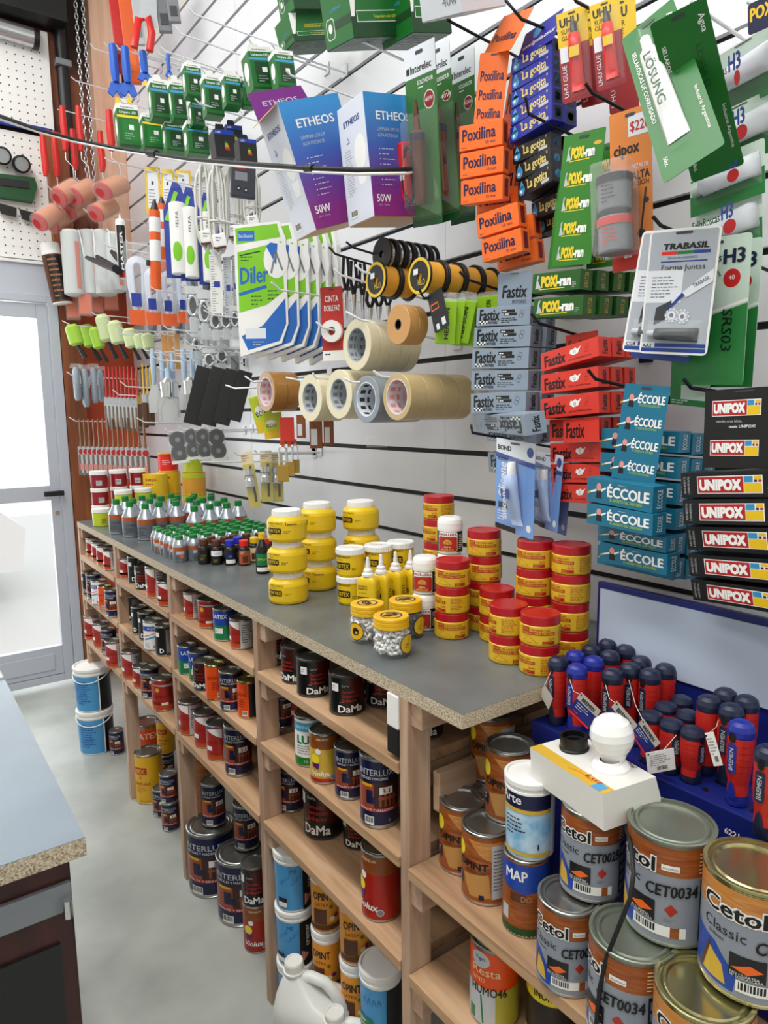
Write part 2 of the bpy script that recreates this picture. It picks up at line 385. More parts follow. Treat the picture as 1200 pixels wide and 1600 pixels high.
def tin(name, cat, r, h, bands, art, lid='tin_metal', rim='tin_metal', body='tin_metal', ring=True):
    """a lever-lid can: bands of printed label round a metal body, rims, and a recessed lid"""
    t = thing(name, 'can', cat)
    b = MB()
    b.lathe([(r * .97, 0), (r * 1.02, .0012), (r * 1.02, .004), (r, .0055), (r, h - .005), (r * 1.02, h - .0035), (r * 1.02, h - .0008), (r * .99, h), (r * .93, h), (r * .92, h - .004)], rim, 36, cap=False)
    b.lathe([(r, 0.0005), (0, .0006)], body, 36, cap=False)
    b.build('can_body', t)
    b = MB(); q = r * .92
    b.lathe([(q, h - .004), (q * .96, h - .0042), (q * .9, h - .001), (q * .84, h - .0012), (q * .8, h - .0045), (0, h - .0045)], lid, 36, cap=False)
    b.build('lid', t)
    b = MB(); cv = Cyl(r + .0004, 0)
    for z0, z1, m in bands: b.lathe([(r + .0003, z0 * h), (r + .0003, z1 * h)], m, 56, cap=False)
    art(b, cv, r, h)
    b.build('label', t)
    return t
def a_syn(b, c, r, h):
    b.poly(c, [(-1.2 * r, .93 * h), (.5 * r, .93 * h), (.5 * r, .66 * h), (.1 * r, .72 * h), (-.5 * r, .82 * h)], 'white'); b.poly(c, [(-1.2 * r, .94 * h), (-.2 * r, .94 * h), (-.9 * r, .87 * h)], 'syn_blue', 2)
    b.rect(c, .55 * r, .05 * h, 1.9 * r, .94 * h, 'lightgrey', 2); b.para(c, .7 * r, .8 * h, 1.0 * r, 8, .08 * h, 'darkgrey', 3)
    b.rect(c, -.9 * r, .3 * h, -.35 * r, .42 * h, 'white', 3); b.text(c, 'SINTETICO', 0, .5 * h, .08 * h, 'deepred', 2, al='C')
def a_syn2(b, c, r, h):
    b.disc(c, -.55 * r, .68 * h, .2 * r, 'gold'); b.poly(c, [(-1.2 * r, .84 * h), (1 * r, .84 * h), (1 * r, .75 * h), (-.3 * r, .8 * h)], 'lightgrey', 1)
    b.text(c, 'ESMALTE', -.1 * r, .42 * h, .1 * h, 'deepred', 2, al='C', bold=.02); b.rect(c, -.2 * r, .2 * h, .4 * r, .28 * h, 'white', 2); b.rect(c, 1.2 * r, .05 * h, 2.2 * r, .9 * h, 'lightgrey', 2)
def a_dama(b, c, r, h):
    b.poly(c, [(-.2 * r, .93 * h), (1.5 * r, .93 * h), (1.5 * r, .2 * h), (.9 * r, .3 * h), (.3 * r, .6 * h)], 'dama_red')
    b.text(c, 'DaMa', .15 * r, .1 * h, .17 * h, 'white', 3, al='C', bold=.03, w=1.45 * r)
    for k in range(3): b.text(c, ('Esmalte', 'Sintetico', 'Brillante')[k], -.35 * r, (.58 - .11 * k) * h, .075 * h, 'label_red', 3, bold=.02)
    b.text(c, 'DaMa', -.35 * r, .74 * h, .05 * h, 'lightgrey', 3); b.rect(c, -.98 * r, .62 * h, -.55 * r, .82 * h, 'white', 3); b.para(c, -.92 * r, .74 * h, .3 * r, 2, .06 * h, 'grey', 4)
    b.para(c, -.5 * r, .34 * h, .6 * r, 1, .05 * h, 'grey', 3)
def a_inter(b, c, r, h):
    b.text(c, 'INTERLUX', -.1 * r, .76 * h, .085 * h, 'lightgrey', 3, al='C', w=1.95 * r, bold=.01); b.text(c, 'METALES Y MADERAS', -.2 * r, .70 * h, .035 * h, 'white', 3, al='C', w=1.5 * r)
    b.rect(c, -1.3 * r, .27 * h, 1.3 * r, .66 * h, 'inter_brown', 1); b.rect(c, -1.2 * r, .30 * h, -.2 * r, .64 * h, 'inter_orange', 2); b.rect(c, -.9 * r, .60 * h, -.3 * r, .64 * h, 'can_yellow', 3)
    b.rect(c, -.62 * r, .36 * h, -.25 * r, .55 * h, 'inter_navy', 3); b.rect(c, -.25 * r, .36 * h, -.08 * r, .46 * h, 'inter_navy', 3)
    for u in (.1, .35, .6, .85): b.rect(c, u * r, .32 * h, (u + .1) * r, .5 * h, 'inter_orange', 2)
    b.rect(c, .05 * r, .42 * h, 1.05 * r, .46 * h, 'inter_orange', 2)
    b.rect(c, .1 * r, .5 * h, .8 * r, .6 * h, 'white', 4); b.text(c, '3 1', .45 * r, .515 * h, .065 * h, 'label_red', 5, al='C', bold=.04); b.text(c, 'en', .47 * r, .525 * h, .025 * h, 'label_red', 6, al='C')
    b.rect(c, -1.3 * r, .25 * h, 1.3 * r, .30 * h, 'label_red', 3); b.text(c, 'ESMALTE Y SELLADOR', -.1 * r, .262 * h, .03 * h, 'white', 4, al='C', w=1.9 * r)
    b.barcode(c, -.75 * r, .06 * h, .55 * r, .12 * h); b.text(c, '1', .62 * r, .1 * h, .04 * h, 'lightgrey', 3, al='C'); b.para(c, 1.5 * r, .85 * h, 1.1 * r, 9, .06 * h, 'lightgrey', 3)
def a_pintu(b, c, r, h):
    b.text(c, 'Pintu', -.25 * r, .78 * h, .12 * h, 'pint_brown', 2, al='C', bold=.02); b.text(c, 'PREMIUM', 0, .88 * h, .04 * h, 'cream', 2, al='C')
    b.disc(c, -.55 * r, .5 * h, .34 * r, 'lemon', 2); b.disc(c, -.3 * r, .66 * h, .2 * r, 'white', 3); b.poly(c, [(-.8 * r, .42 * h), (-.2 * r, .42 * h), (-.3 * r, .3 * h), (-.7 * r, .34 * h)], 'purple', 3)
    b.text(c, 'Violux', -.2 * r, .17 * h, .1 * h, 'white', 4, al='C', bold=.03, shear=.2); b.disc(c, .65 * r, .15 * h, .2 * r, 'lightgrey', 3); b.disc(c, .65 * r, .15 * h, .15 * r, 'grey', 4)
def a_green(b, c, r, h):
    b.rect(c, -1.2 * r, .72 * h, 1 * r, .9 * h, 'pail_cyan', 1); b.text(c, 'SATINADO', 0, .78 * h, .06 * h, 'white', 2, al='C'); b.text(c, 'LUX', .1 * r, .48 * h, .16 * h, 'can_green', 2, al='C', bold=.05)
    b.para(c, -.7 * r, .42 * h, 1.3 * r, 4, .05 * h, 'grey', 2); b.rect(c, -1.3 * r, .04 * h, 1.3 * r, .2 * h, 'green', 1); b.text(c, '1 L', 0, .1 * h, .05 * h, 'white', 2, al='C')
def a_two(b, c, r, h):
    b.text(c, 'LATEX', 0, .72 * h, .12 * h, 'white', 2, al='C', bold=.02); b.rect(c, -.5 * r, .25 * h, .3 * r, .42 * h, 'white', 2); b.para(c, -.45 * r, .36 * h, .6 * r, 2, .06 * h, 'grey', 3)
def a_orange(b, c, r, h):
    b.rect(c, .35 * r, .04 * h, 2 * r, .94 * h, 'nearblack', 1); b.text(c, 'BARNIZ', -.35 * r, .6 * h, .1 * h, 'deepred', 2, al='C'); b.para(c, -.8 * r, .5 * h, .9 * r, 4, .06 * h, 'deepred', 2); b.barcode(c, -.3 * r, .08 * h, .5 * r, .14 * h)
def a_white(b, c, r, h):
    b.rect(c, -1.4 * r, .68 * h, 1.4 * r, .84 * h, 'can_blue', 1); b.text(c, 'AQUA', 0, .72 * h, .08 * h, 'white', 2, al='C'); b.poly(c, [(-.9 * r, .4 * h), (.8 * r, .56 * h), (.8 * r, .5 * h), (-.9 * r, .34 * h)], 'skyblue', 1)
    b.poly(c, [(-.9 * r, .5 * h), (.2 * r, .6 * h), (.2 * r, .57 * h), (-.9 * r, .46 * h)], 'orange', 1); b.barcode(c, 0, .05 * h, .6 * r, .14 * h); b.para(c, -.9 * r, .26 * h, .8 * r, 4, .05 * h, 'grey', 2)
def a_black(b, c, r, h):
    b.text(c, 'D', -.2 * r, .12 * h, .14 * h, 'white', 2, al='C', bold=.04); b.rect(c, -.6 * r, .1 * h, .2 * r, .3 * h, 'white', 1) if False else None
    b.rect(c, .3 * r, .1 * h, 1.6 * r, .9 * h, 'grey', 1); b.rect(c, -.9 * r, .66 * h, -.4 * r, .8 * h, 'white', 2)
def a_yel(b, c, r, h):
    b.rect(c, -1.0 * r, .62 * h, .1 * r, .76 * h, 'label_red', 1); b.text(c, 'REX', -.45 * r, .645 * h, .08 * h, 'can_yellow', 2, al='C', bold=.04); b.text(c, 'V', -.4 * r, .53 * h, .05 * h, 'label_red', 2, al='C', bold=.03)
    b.text(c, 'PINTURA', -.3 * r, .40 * h, .055 * h, 'label_red', 2, al='C', bold=.02); b.text(c, 'ASFALTICA', -.2 * r, .06 * h, .03 * h, 'label_red', 2, al='C'); b.para(c, -.8 * r, .34 * h, 1 * r, 3, .04 * h, 'label_red', 2)
def a_opint(b, c, r, h):
    b.poly(c, [(-.3 * r, .9 * h), (1.2 * r, .9 * h), (1.2 * r, .55 * h), (.3 * r, .7 * h)], 'opint_wood', 1); b.poly(c, [(-.6 * r, .38 * h), (.6 * r, .46 * h), (.7 * r, .12 * h), (-.2 * r, .1 * h)], 'tan', 1)
    b.disc(c, -.75 * r, .72 * h, .26 * r, 'lemon', 2, .34 * r * 1.0); b.text(c, 'OPINT', -.1 * r, .5 * h, .095 * h, 'nearblack', 3, al='C', bold=.04, w=1.35 * r)
    b.rect(c, -.95 * r, .2 * h, -.6 * r, .36 * h, 'inter_navy', 2); b.para(c, -.9 * r, .32 * h, .25 * r, 2, .05 * h, 'white', 3); b.rect(c, .2 * r, .08 * h, .42 * r, .15 * h, 'inter_navy', 2); b.text(c, 'IMPREGNANTE', .1 * r, .44 * h, .035 * h, 'brown', 2, al='C')
    b.rect(c, .72 * r, .1 * h, 1.6 * r, .86 * h, 'lightgrey', 2); b.para(c, .8 * r, .78 * h, .6 * r, 12, .05 * h, 'darkgrey', 3, th=.25)
def a_cetol(code):
    def art(b, c, r, h):
        b.text(c, 'Cetol', -.45 * r, .70 * h, .13 * h, 'white', 2, al='C', bold=.075, w=1.3 * r); b.text(c, 'Cetol', -.45 * r, .70 * h, .13 * h, 'black', 4, al='C', bold=.03, w=1.3 * r)
        b.rect(c, .35 * r, .735 * h, .75 * r, .79 * h, 'white', 2); b.text(c, 'AkzoNobel', .55 * r, .75 * h, .02 * h, 'darkgrey', 3, al='C', w=.34 * r)
        b.text(c, 'Classic', -.62 * r, .53 * h, .085 * h, 'nearblack', 2, al='C', w=.95 * r); b.text(c, 'Brillante', -.95 * r, .47 * h, .03 * h, 'nearblack', 2)
        b.poly(c, [(-1.5 * r, .46 * h), (-.8 * r, .42 * h), (-.3 * r, .22 * h), (-.35 * r, .07 * h), (-1.5 * r, .07 * h)], 'can_blue', 1); b.poly(c, [(-1.15 * r, .1 * h), (-.95 * r, .36 * h), (-.6 * r, .26 * h), (-.5 * r, .1 * h)], 'gold', 2)
        b.poly(c, [(-1.2 * r, .1 * h), (-.95 * r, .39 * h), (-.9 * r, .36 * h), (-1.1 * r, .1 * h)], 'brown', 3)
        b.rect(c, -.45 * r, .22 * h, .25 * r, .42 * h, 'nearblack', 3); b.poly(c, [(-.4 * r, .3 * h), (-.05 * r, .36 * h), (.2 * r, .32 * h), (-.1 * r, .27 * h)], 'orange', 4); b.text(c, 'NO CUARTEA', -.42 * r, .245 * h, .02 * h, 'white', 4, w=.55 * r); b.text(c, 'NI DESCASCARA', -.42 * r, .222 * h, .02 * h, 'white', 4, w=.62 * r)
        b.barcode(c, -.3 * r, .1 * h, .62 * r, .1 * h); b.rect(c, .32 * r, .1 * h, .95 * r, .2 * h, 'white', 2); b.rect(c, .6 * r, .1 * h, .8 * r, .2 * h, 'cetol_wood', 3)
        b.poly(c, [(.45 * r, .36 * h), (.6 * r, .42 * h), (.75 * r, .36 * h), (.6 * r, .30 * h)], 'label_red', 2); b.para(c, .45 * r, .27 * h, .35 * r, 2, .02 * h, 'grey', 2)
        b.text(c, 'CET' + code, .02 * r, .48 * h, .105 * h, 'black', 6, al='L', w=1.15 * r, shear=.12, rot=.06, bold=.035)
        b.rect(c, 1.25 * r, .07 * h, 2.4 * r, .66 * h, 'nearblack', 2)
        for k in range(5): b.rect(c, 1.3 * r, (.1 + .11 * k) * h, 2.2 * r, (.18 + .11 * k) * h, 'grey', 3)
        b.para(c, 1.2 * r, .9 * h, 1.2 * r, 6, .035 * h, 'cream', 2)
    return art
KINDS = {
 'syn': ('red and white paint can', lambda: tin('paint_can', 'paint can', .031, .08, [(.04, .3, 'syn_orange'), (.2, .95, 'syn_red')], a_syn)),
 'synt': ('tall red and white can', lambda: tin('paint_can', 'paint can', .036, .105, [(.04, .2, 'syn_orange'), (.16, .95, 'syn_red')], a_syn)),
 'dot': ('brown red can with yellow dot', lambda: tin('paint_can', 'paint can', .033, .082, [(.04, .3, 'syn_orange'), (.2, .95, 'syn_red')], a_syn2)),
 'dott': ('tall brown can with yellow dot', lambda: tin('paint_can', 'paint can', .037, .11, [(.04, .3, 'syn_orange'), (.2, .95, 'syn_red')], a_syn2)),
 'dama': ('black can with white lettering', lambda: tin('paint_can', 'paint can', .036, .083, [(.04, .95, 'dama_black')], a_dama, rim='darkgrey')),
 'damab': ('large black red can', lambda: tin('paint_can', 'paint can', .046, .135, [(.04, .95, 'dama_black')], a_dama, rim='darkgrey')),
 'nav': ('navy can with red label', lambda: tin('paint_can', 'paint can', .031, .108, [(.06, .95, 'inter_navy')], a_inter)),
 'navt': ('tall navy can with red label', lambda: tin('paint_can', 'paint can', .037, .142, [(.06, .95, 'inter_navy')], a_inter)),
 'navx': ('very large navy enamel can', lambda: tin('paint_can', 'paint can', .075, .21, [(.06, .95, 'inter_navy')], a_inter)),
 'pin': ('gold and red paint can', lambda: tin('paint_can', 'paint can', .033, .112, [(.03, .12, 'label_red'), (.12, .7, 'gold'), (.7, .96, 'pint_brown')], a_pintu)),
 'pint': ('large brown and red paint tin', lambda: tin('paint_can', 'paint can', .039, .142, [(.03, .7, 'pint_red'), (.7, .96, 'pint_brown')], a_pintu)),
 'grn': ('white and green paint can', lambda: tin('paint_can', 'paint can', .033, .116, [(.04, .95, 'white')], a_green)),
 'two': ('blue and green paint can', lambda: tin('paint_can', 'paint can', .031, .088, [(.04, .5, 'can_green'), (.5, .95, 'can_blue')], a_two)),
 'ora': ('orange and black varnish can', lambda: tin('paint_can', 'paint can', .029, .1, [(.04, .95, 'can_orange')], a_orange, lid='brass_metal', rim='brass_metal')),
 'whi': ('white and blue paint can', lambda: tin('paint_can', 'paint can', .033, .1, [(.04, .95, 'white')], a_white)),
 'blk': ('black and silver paint can', lambda: tin('paint_can', 'paint can', .030, .1, [(.04, .95, 'dama_black')], a_black)),
 'yel': ('yellow can with red lettering', lambda: tin('paint_can', 'paint can', .052, .20, [(.02, .97, 'can_yellow')], a_yel)),
 'orb': ('wide orange and black can with grey lid', lambda: tin('paint_can', 'paint can', .06, .2, [(.03, .45, 'nearblack'), (.45, .93, 'can_orange')], a_two)),
 'opi': ('brown wood stain can', lambda: tin('paint_can', 'paint can', .040, .122, [(.03, .96, 'opint_brown')], a_opint)),
}
BAY = {1: 'bay nearest the door', 2: 'second bay from door', 3: 'third bay from door', 4: 'wide front bay'}
LEV = {.895: 'top shelf', .717: 'middle shelf', .512: 'bottom shelf', 0: 'floor', .71: 'upper shelf', .502: 'lower shelf'}
def row(bay, z, items):
    """items: (kind, base point, turn) from the far left to the near right"""
    for i, (k, p, phi) in enumerate(items):
        d, mk = KINDS[k]
        lab = '%s, %s from left, %s of %s' % (d, ORD[i], LEV[z], BAY[bay]) if z else '%s, %s from left on floor under %s' % (d, ORD[i], BAY[bay])
        place(k, mk, lab, (p[0] + .002, p[1], p[2] + .0005), (0, 0, facing(p[0], p[1], phi)), 'cans on the ' + LEV[z] + ' of the ' + BAY[bay])
row(1, .895, [('syn', (0.7273,3.2792,0.895), -40), ('syn', (0.732,3.1858,0.895), -40), ('syn', (0.7274,3.0708,0.895), -40), ('syn', (0.721,2.9645,0.895), -40), ('syn', (0.7179,2.8476,0.895), -40)])
row(1, .717, [('blk', (0.7124,3.2328,0.717), -30), ('nav', (0.7112,3.1386,0.717), -30), ('whi', (0.7096,3.0367,0.717), -30), ('ora', (0.7031,2.9206,0.717), -20), ('nav', (0.703,2.8073,0.717), -30)])
row(1, .512, [('synt', (0.7158,3.2368,0.512), -30), ('synt', (0.7206,3.103,0.512), -30), ('nav', (0.7172,2.9771,0.512), -20), ('synt', (0.6984,2.8122,0.512), -20)])
row(2, .895, [('syn', (0.7271,2.6626,0.895), -15), ('blk', (0.7294,2.559,0.895), -10), ('dama', (0.7308,2.4592,0.895), -30), ('synt', (0.7266,2.3216,0.895), -40), ('syn', (0.7179,2.194,0.895), -20)])
row(2, .717, [('blk', (0.7498,2.6957,0.717), -30), ('blk', (0.7209,2.5208,0.717), -30), ('blk', (0.7186,2.4323,0.717), -25), ('whi', (0.705,2.3204,0.717), -10), ('blk', (0.7147,2.2387,0.717), -10)])
row(2, .512, [('synt', (0.7155,2.6473,0.512), -30), ('syn', (0.7164,2.5316,0.512), -25), ('nav', (0.7113,2.4193,0.512), -10), ('dott', (0.7156,2.2893,0.512), 0)])
row(3, .895, [('syn', (0.735,2.0038,0.895), -40), ('dot', (0.7363,1.8868,0.895), -10), ('two', (0.725,1.7509,0.895), -30), ('syn', (0.7329,1.6609,0.895), -40)])
row(3, .717, [('two', (0.7179,2.0312,0.717), 0), ('two', (0.7235,1.9563,0.717), -20), ('dama', (0.7147,1.8844,0.717), -40), ('ora', (0.7092,1.7954,0.717), 20), ('nav', (0.7133,1.7004,0.717), 0), ('ora', (0.7311,1.6304,0.717), -20)])
row(3, .512, [('synt', (0.7248,2.0567,0.512), -40), ('synt', (0.7314,1.9469,0.512), -20), ('synt', (0.7316,1.8497,0.512), -15), ('navt', (0.7394,1.7335,0.512), -5)])
row(4, .895, [('dama', (0.7828,1.5163,0.895), -20), ('dama', (0.7371,1.3712,0.895), -45), ('dama', (0.7286,1.2835,0.895), 10), ('dama', (0.7365,1.1612,0.895), 5), ('dama', (0.8189,1.2188,0.895), 0), ('dama', (0.818,1.1453,0.895), -10)])
row(4, .717, [('nav', (0.7729,1.5269,0.717), 0), ('synt', (0.8123,1.5213,0.717), 10), ('grn', (0.735,1.3183,0.717), -15), ('pin', (0.725,1.2343,0.717), -10), ('nav', (0.7324,1.1488,0.717), 5), ('navt', (0.7271,1.036,0.717), -5)])
row(4, .512, [('nav', (0.7709,1.4856,0.512), -15), ('damab', (0.785,1.352,0.512), -30), ('dama', (0.8258,1.2609,0.512), -20), ('pint', (0.7365,1.0471,0.512), -40)])
def pail(name, r, h, col, art, lidm='white', handle=True, top=.9):
    t = thing(name, 'pail', 'paint pail'); b = MB()
    b.lathe([(r * .9, 0), (r * .93, .003), (r * .985, h * .84), (r * 1.02, h * .845), (r * 1.02, h * .87), (r * .99, h * .875), (r, h * .93)], 'white', 40, cap=False); b.lathe([(r * .9, .0005), (0, .0006)], 'white', 40, cap=False); b.build('pail_body', t)
    b = MB(); b.lathe([(r * 1.0, h * .925), (r * 1.05, h * .93), (r * 1.05, h * .985), (r * 1.02, h), (r * .93, h), (r * .9, h * .975), (0, h * .975)], lidm, 40, cap=False); b.build('lid', t)
    b = MB(); c = Cyl(r * .97, 0); z0, z1 = .03 * h, .82 * h
    b.lathe([(r * .933, z0), (r * .986, z1)], col, 40, cap=False); cc = Cyl(r * .984, 0); art(b, cc, r, h); b.build('label', t)
    if handle:
        b = MB(); pts = [(r * 1.03 * cos(pi + pi * i / 12), r * 1.03 * sin(pi + pi * i / 12) - .004, h * .86 - .45 * r * sin(pi * i / 12)) for i in range(13)]; b.tube(pts, .0022, 'white', 6); b.build('handle', t)
    return t
def a_pail_blue(b, c, r, h):
    b.para(c, -.7 * r, .7 * h, 1 * r, 10, .055 * h, 'can_blue', 3, th=.3); b.rect(c, .75 * r, .03 * h, 2.2 * r, .82 * h, 'nearblack', 3); b.rect(c, .68 * r, .03 * h, .75 * r, .82 * h, 'white', 3)
def a_cremar(b, c, r, h):
    b.rect(c, .45 * r, .03 * h, 1.6 * r, .82 * h, 'nearblack', 3); b.text(c, 'cremar', 1.0 * r, .36 * h, .09 * h, 'white', 4, w=.38 * h, rot=pi / 2)
    for k in range(5): b.rect(c, (.55 + .1 * k) * r, (.1 + .03 * k) * h, (.61 + .1 * k) * r, (.3 - .02 * k) * h, 'pink', 4)
    for k in range(6): b.line(c, [((-.8 + .2 * k) * r, (.5 + .06 * (k % 3)) * h), ((-.65 + .2 * k) * r, (.5 + .06 * (k % 3)) * h), ((-.65 + .2 * k) * r, (.58 + .06 * (k % 3)) * h)], .001, 'can_blue', 3)
    b.rect(c, -.9 * r, .1 * h, -.4 * r, .26 * h, 'white', 3); b.rect(c, -.9 * r, .18 * h, -.4 * r, .26 * h, 'nearblack', 4); b.text(c, 'ME', -.2 * r, .7 * h, .06 * h, 'can_blue', 3)
def a_pinty(b, c, r, h):
    b.rect(c, -1.2 * r, .08 * h, 1.2 * r, .16 * h, 'brown', 3); b.text(c, 'OPINT', -.15 * r, .58 * h, .12 * h, 'nearblack', 3, al='C', bold=.03, w=1.3 * r); b.disc(c, .4 * r, .46 * h, .12 * r, 'green', 3); b.text(c, 'LATEX', -.2 * r, .48 * h, .05 * h, 'brown', 3, al='C')
    b.rect(c, -.8 * r, .18 * h, .1 * r, .42 * h, 'brown', 3); b.disc(c, .45 * r, .26 * h, .18 * r, 'cream', 3); b.disc(c, .75 * r, .3 * h, .16 * r, 'magenta', 3)
    b.rect(c, 1.25 * r, .03 * h, 2.1 * r, .82 * h, 'white', 3); b.rect(c, 1.3 * r, .12 * h, 1.5 * r, .22 * h, 'nearblack', 4)
def a_eco(b, c, r, h):
    b.rect(c, -1.0 * r, .2 * h, 0, .42 * h, 'can_green', 3); b.para(c, -.9 * r, .36 * h, .7 * r, 3, .06 * h, 'white', 4); b.rect(c, -.9 * r, .06 * h, -.1 * r, .2 * h, 'white', 3); b.para(c, -.8 * r, .15 * h, .6 * r, 2, .05 * h, 'darkgrey', 4); b.rect(c, .65 * r, .03 * h, 1.8 * r, .82 * h, 'nearblack', 3)
    for k in range(5): b.line(c, [((-.8 + .25 * k) * r, .6 * h), ((-.7 + .25 * k) * r, .7 * h), ((-.6 + .25 * k) * r, .62 * h)], .001, 'can_blue', 3)
PAILS = {'big': lambda: pail('paint_bucket', .076, .20, 'pail_blue', a_pail_blue), 'cre': lambda: pail('paint_pail', .047, .15, 'pail_blue', a_cremar, handle=False), 'pin': lambda: pail('paint_pail', .036, .15, 'pin_orange', a_pinty, handle=False), 'eco': lambda: pail('paint_pail', .045, .175, 'pail_blue', a_eco, handle=False)}
def stack(kind, p, phi, h, labs, group):
    for i, l in enumerate(labs): place('pail_' + kind, PAILS[kind], l, (p[0], p[1], .0005 + i * (h + .0005)), (0, 0, facing(p[0], p[1], phi + (0, -8, 6)[i % 3])), group)
stack('big', (0.6939,3.2132,0), -15, .20, ['lower blue and black paint bucket on the floor by the door', 'upper blue and black paint bucket stacked by the door'], 'paint buckets by the door')
stack('cre', (0.7402,1.4253,0), -5, .15, ['lowest blue pail with black band in the stack behind the left post', 'middle blue pail with black band behind the left post', 'topmost blue pail with black band under the front bay'], 'blue pails with black bands')
stack('pin', (0.7622,1.3078,0), -10, .15, ['bottom orange latex pail beside the blue pails', 'second orange latex pail beside the blue pails', 'topmost orange latex pail right beside the blue pails'], 'orange latex pails')
stack('pin', (0.7653,1.1866,0), -5, .15, ['bottom orange latex pail, right of the other orange stack', 'second orange latex pail, right of the other orange stack', 'topmost orange latex pail, right of the other orange stack'], 'orange latex pails')
stack('eco', (0.7655,1.0915,0), -15, .175, ['lower blue pail with green square beside the front post', 'upper blue pail with green square beside the front post'], 'blue pails with green squares')
# cans standing on the floor
def one(k, lab, p, phi, grp='cans on the floor under the shelving', scale=1.0): return place(k, KINDS[k][1], lab, p, (0, 0, facing(p[0], p[1], phi)), grp, scale)
one('nav', 'navy enamel can on floor right behind the blue buckets', (0.757,3.1178,0.0005), -20)
one('orb', 'wide orange and black can on floor behind the yellow can', (0.8335,2.9177,0.0005), 0)
p = (0.7555,2.647,0.0005); one('yel', 'tall yellow can with red lettering on floor under second bay', p, -15)
p = (0.8629,2.7635,0.0005); one('nav', 'navy can at the bottom of the stack holding the upper yellow can', p, 0); one('yel', 'small yellow can on top of a navy can under second bay', (p[0] + .01, p[1] + .02, .109), 0, scale=.7)
p = (0.7556,2.5084,0.0005); one('nav', 'navy can standing right beside the yellow can on floor', p, -20)
p = (0.7522,2.3993,0.0005); one('nav', 'lower navy can of the pair beside the third post', p, -10); one('nav', 'upper navy can of the pair beside the third post', (p[0], p[1], .109), -15)
p = (0.7571,2.0133,0.0005); one('navx', 'very large navy enamel can on floor, further of the two', p, -15); one('navt', 'navy can standing on the further very large navy can', (p[0] + .012, p[1] + .0, .211), 5)
p = (0.7775,1.8381,0.0005); one('navx', 'very large navy enamel can on floor, nearer of the two', p, -10, scale=.95); one('navt', 'navy can standing on the nearer very large navy can', (p[0] + .03, p[1] + .015, .2005), 0)
p = (0.7565,1.6869,0.0005); one('pint', 'brown and red tin on floor beside the middle post', p, -10); one('damab', 'large black can on top of the brown and red tin', (p[0], p[1], .1425), -20, scale=.85)
place('tube', lambda: (lambda t: t)(tin('cork_roll', 'roll', .05, .3, [(.0, .1, 'cork_orange')], lambda *a: None, lid='cork_orange', rim='cork_orange', body='cork_orange')), 'rust brown drum standing in the dark under the third bay', (0.8572,2.3436,0.0005))
# ================================================================ things on the worktop
pal('jar_yellow:eaca26 jar_amber:ecc024 putty_yellow:e0be38 cap_green:138a42 bottle_grey:767b82 bottle_orange:b8653a amber_glass:241a16 lid_red:c0202c jar_red:a01e30 tin_yellow:e8c838 tin_orange:e6ae4a lime:c9d63a', .35)
PAL['silver_bottle'] = ('b8bec6', .25, .6); PAL['lid_red'] = ('bb1f2c', .3, 0)
def onto(o, z=ZT + .0012): return (o[0], o[1], z if len(o) < 3 else o[2])
def ribs(b, r, z0, z1, m, n=36):
    for i in range(n):
        a = 2 * pi * i / n; b.box((r * cos(a), r * sin(a), (z0 + z1) / 2), (.0014, .0014, z1 - z0), m)
def squat_jar(hand):
    t = thing('glue_jar', 'jar', 'jar'); b = MB(); r = .049
    b.lathe([(.042, 0), (.046, .002), (.0485, .008), (r, .02), (r, .045), (.047, .052), (.040, .059), (.035, .0615)], 'jar_yellow', 40); b.build('jar_body', t)
    b = MB(); b.lathe([(.034, .0605), (.0355, .0615), (.0355, .074), (.034, .0758), (.028, .0758), (.027, .075), (0, .075)], 'white', 40); ribs(b, .0355, .063, .073, 'white'); b.build('lid', t)
    b = MB(); c = Cyl(r, 0); b.text(c, 'ADHESIVO VINILICO', -.045, .0455, .004, 'black', w=.045, bold=.02); b.text(c, 'a base de', -.04, .040, .003, 'black', w=.02); b.poly(c, rr(-.047, .022, -.004, .036, .003), 'black', 2); b.text(c, 'FORTEX', -.025, .0255, .0075, 'jar_yellow', 4, al='C', w=.038, bold=.02)
    b.para(c, .002, .028, .024, 2, .004, 'black', 2, th=.3); b.para(c, -.045, .019, .04, 1, .004, 'black', 2, th=.4)
    if hand: b.text(c, 'Texnos', .004, .043, .0055, 'black', 3, w=.03, shear=.1, bold=.02)
    b.build('label', t); return t
def rr(u0, v0, u1, v1, r, n=4):
    P = []
    for cx, cy, a in ((u1 - r, v0 + r, -90), (u1 - r, v1 - r, 0), (u0 + r, v1 - r, 90), (u0 + r, v0 + r, 180)):
        for i in range(n + 1): q = radians(a + 90 * i / n); P.append((cx + r * cos(q), cy + r * sin(q)))
    return P
def cyl_jar():
    t = thing('glue_jar', 'jar', 'jar'); b = MB(); r = .033
    b.lathe([(.029, 0), (.0315, .002), (r, .006), (r, .054), (.032, .056)], 'jar_yellow', 36); b.build('jar_body', t)
    b = MB(); b.lathe([(.033, .0535), (.035, .054), (.035, .066), (.0335, .0685), (.029, .0685), (.0285, .0675), (0, .0675)], 'white', 36); ribs(b, .035, .0545, .0655, 'white'); b.text(Flat((0, 0, .0677), v=(0, 1, 0)), 'FORTEX', 0, -.004, .008, 'grey', al='C'); b.build('lid', t)
    b = MB(); c = Cyl(r, 0); b.text(c, 'ADHESIVO VINILICO', -.034, .047, .004, 'black', w=.046, bold=.02); b.text(c, 'a base', -.026, .041, .003, 'black', w=.018); b.poly(c, rr(-.034, .019, .012, .036, .003), 'black', 2); b.text(c, 'FORTEX', -.011, .0225, .0095, 'jar_yellow', 4, al='C', w=.04, bold=.02)
    b.para(c, -.03, .013, .036, 1, .004, 'black', 2); b.para(c, .016, .022, .018, 2, .004, 'black', 2); b.build('label', t); return t
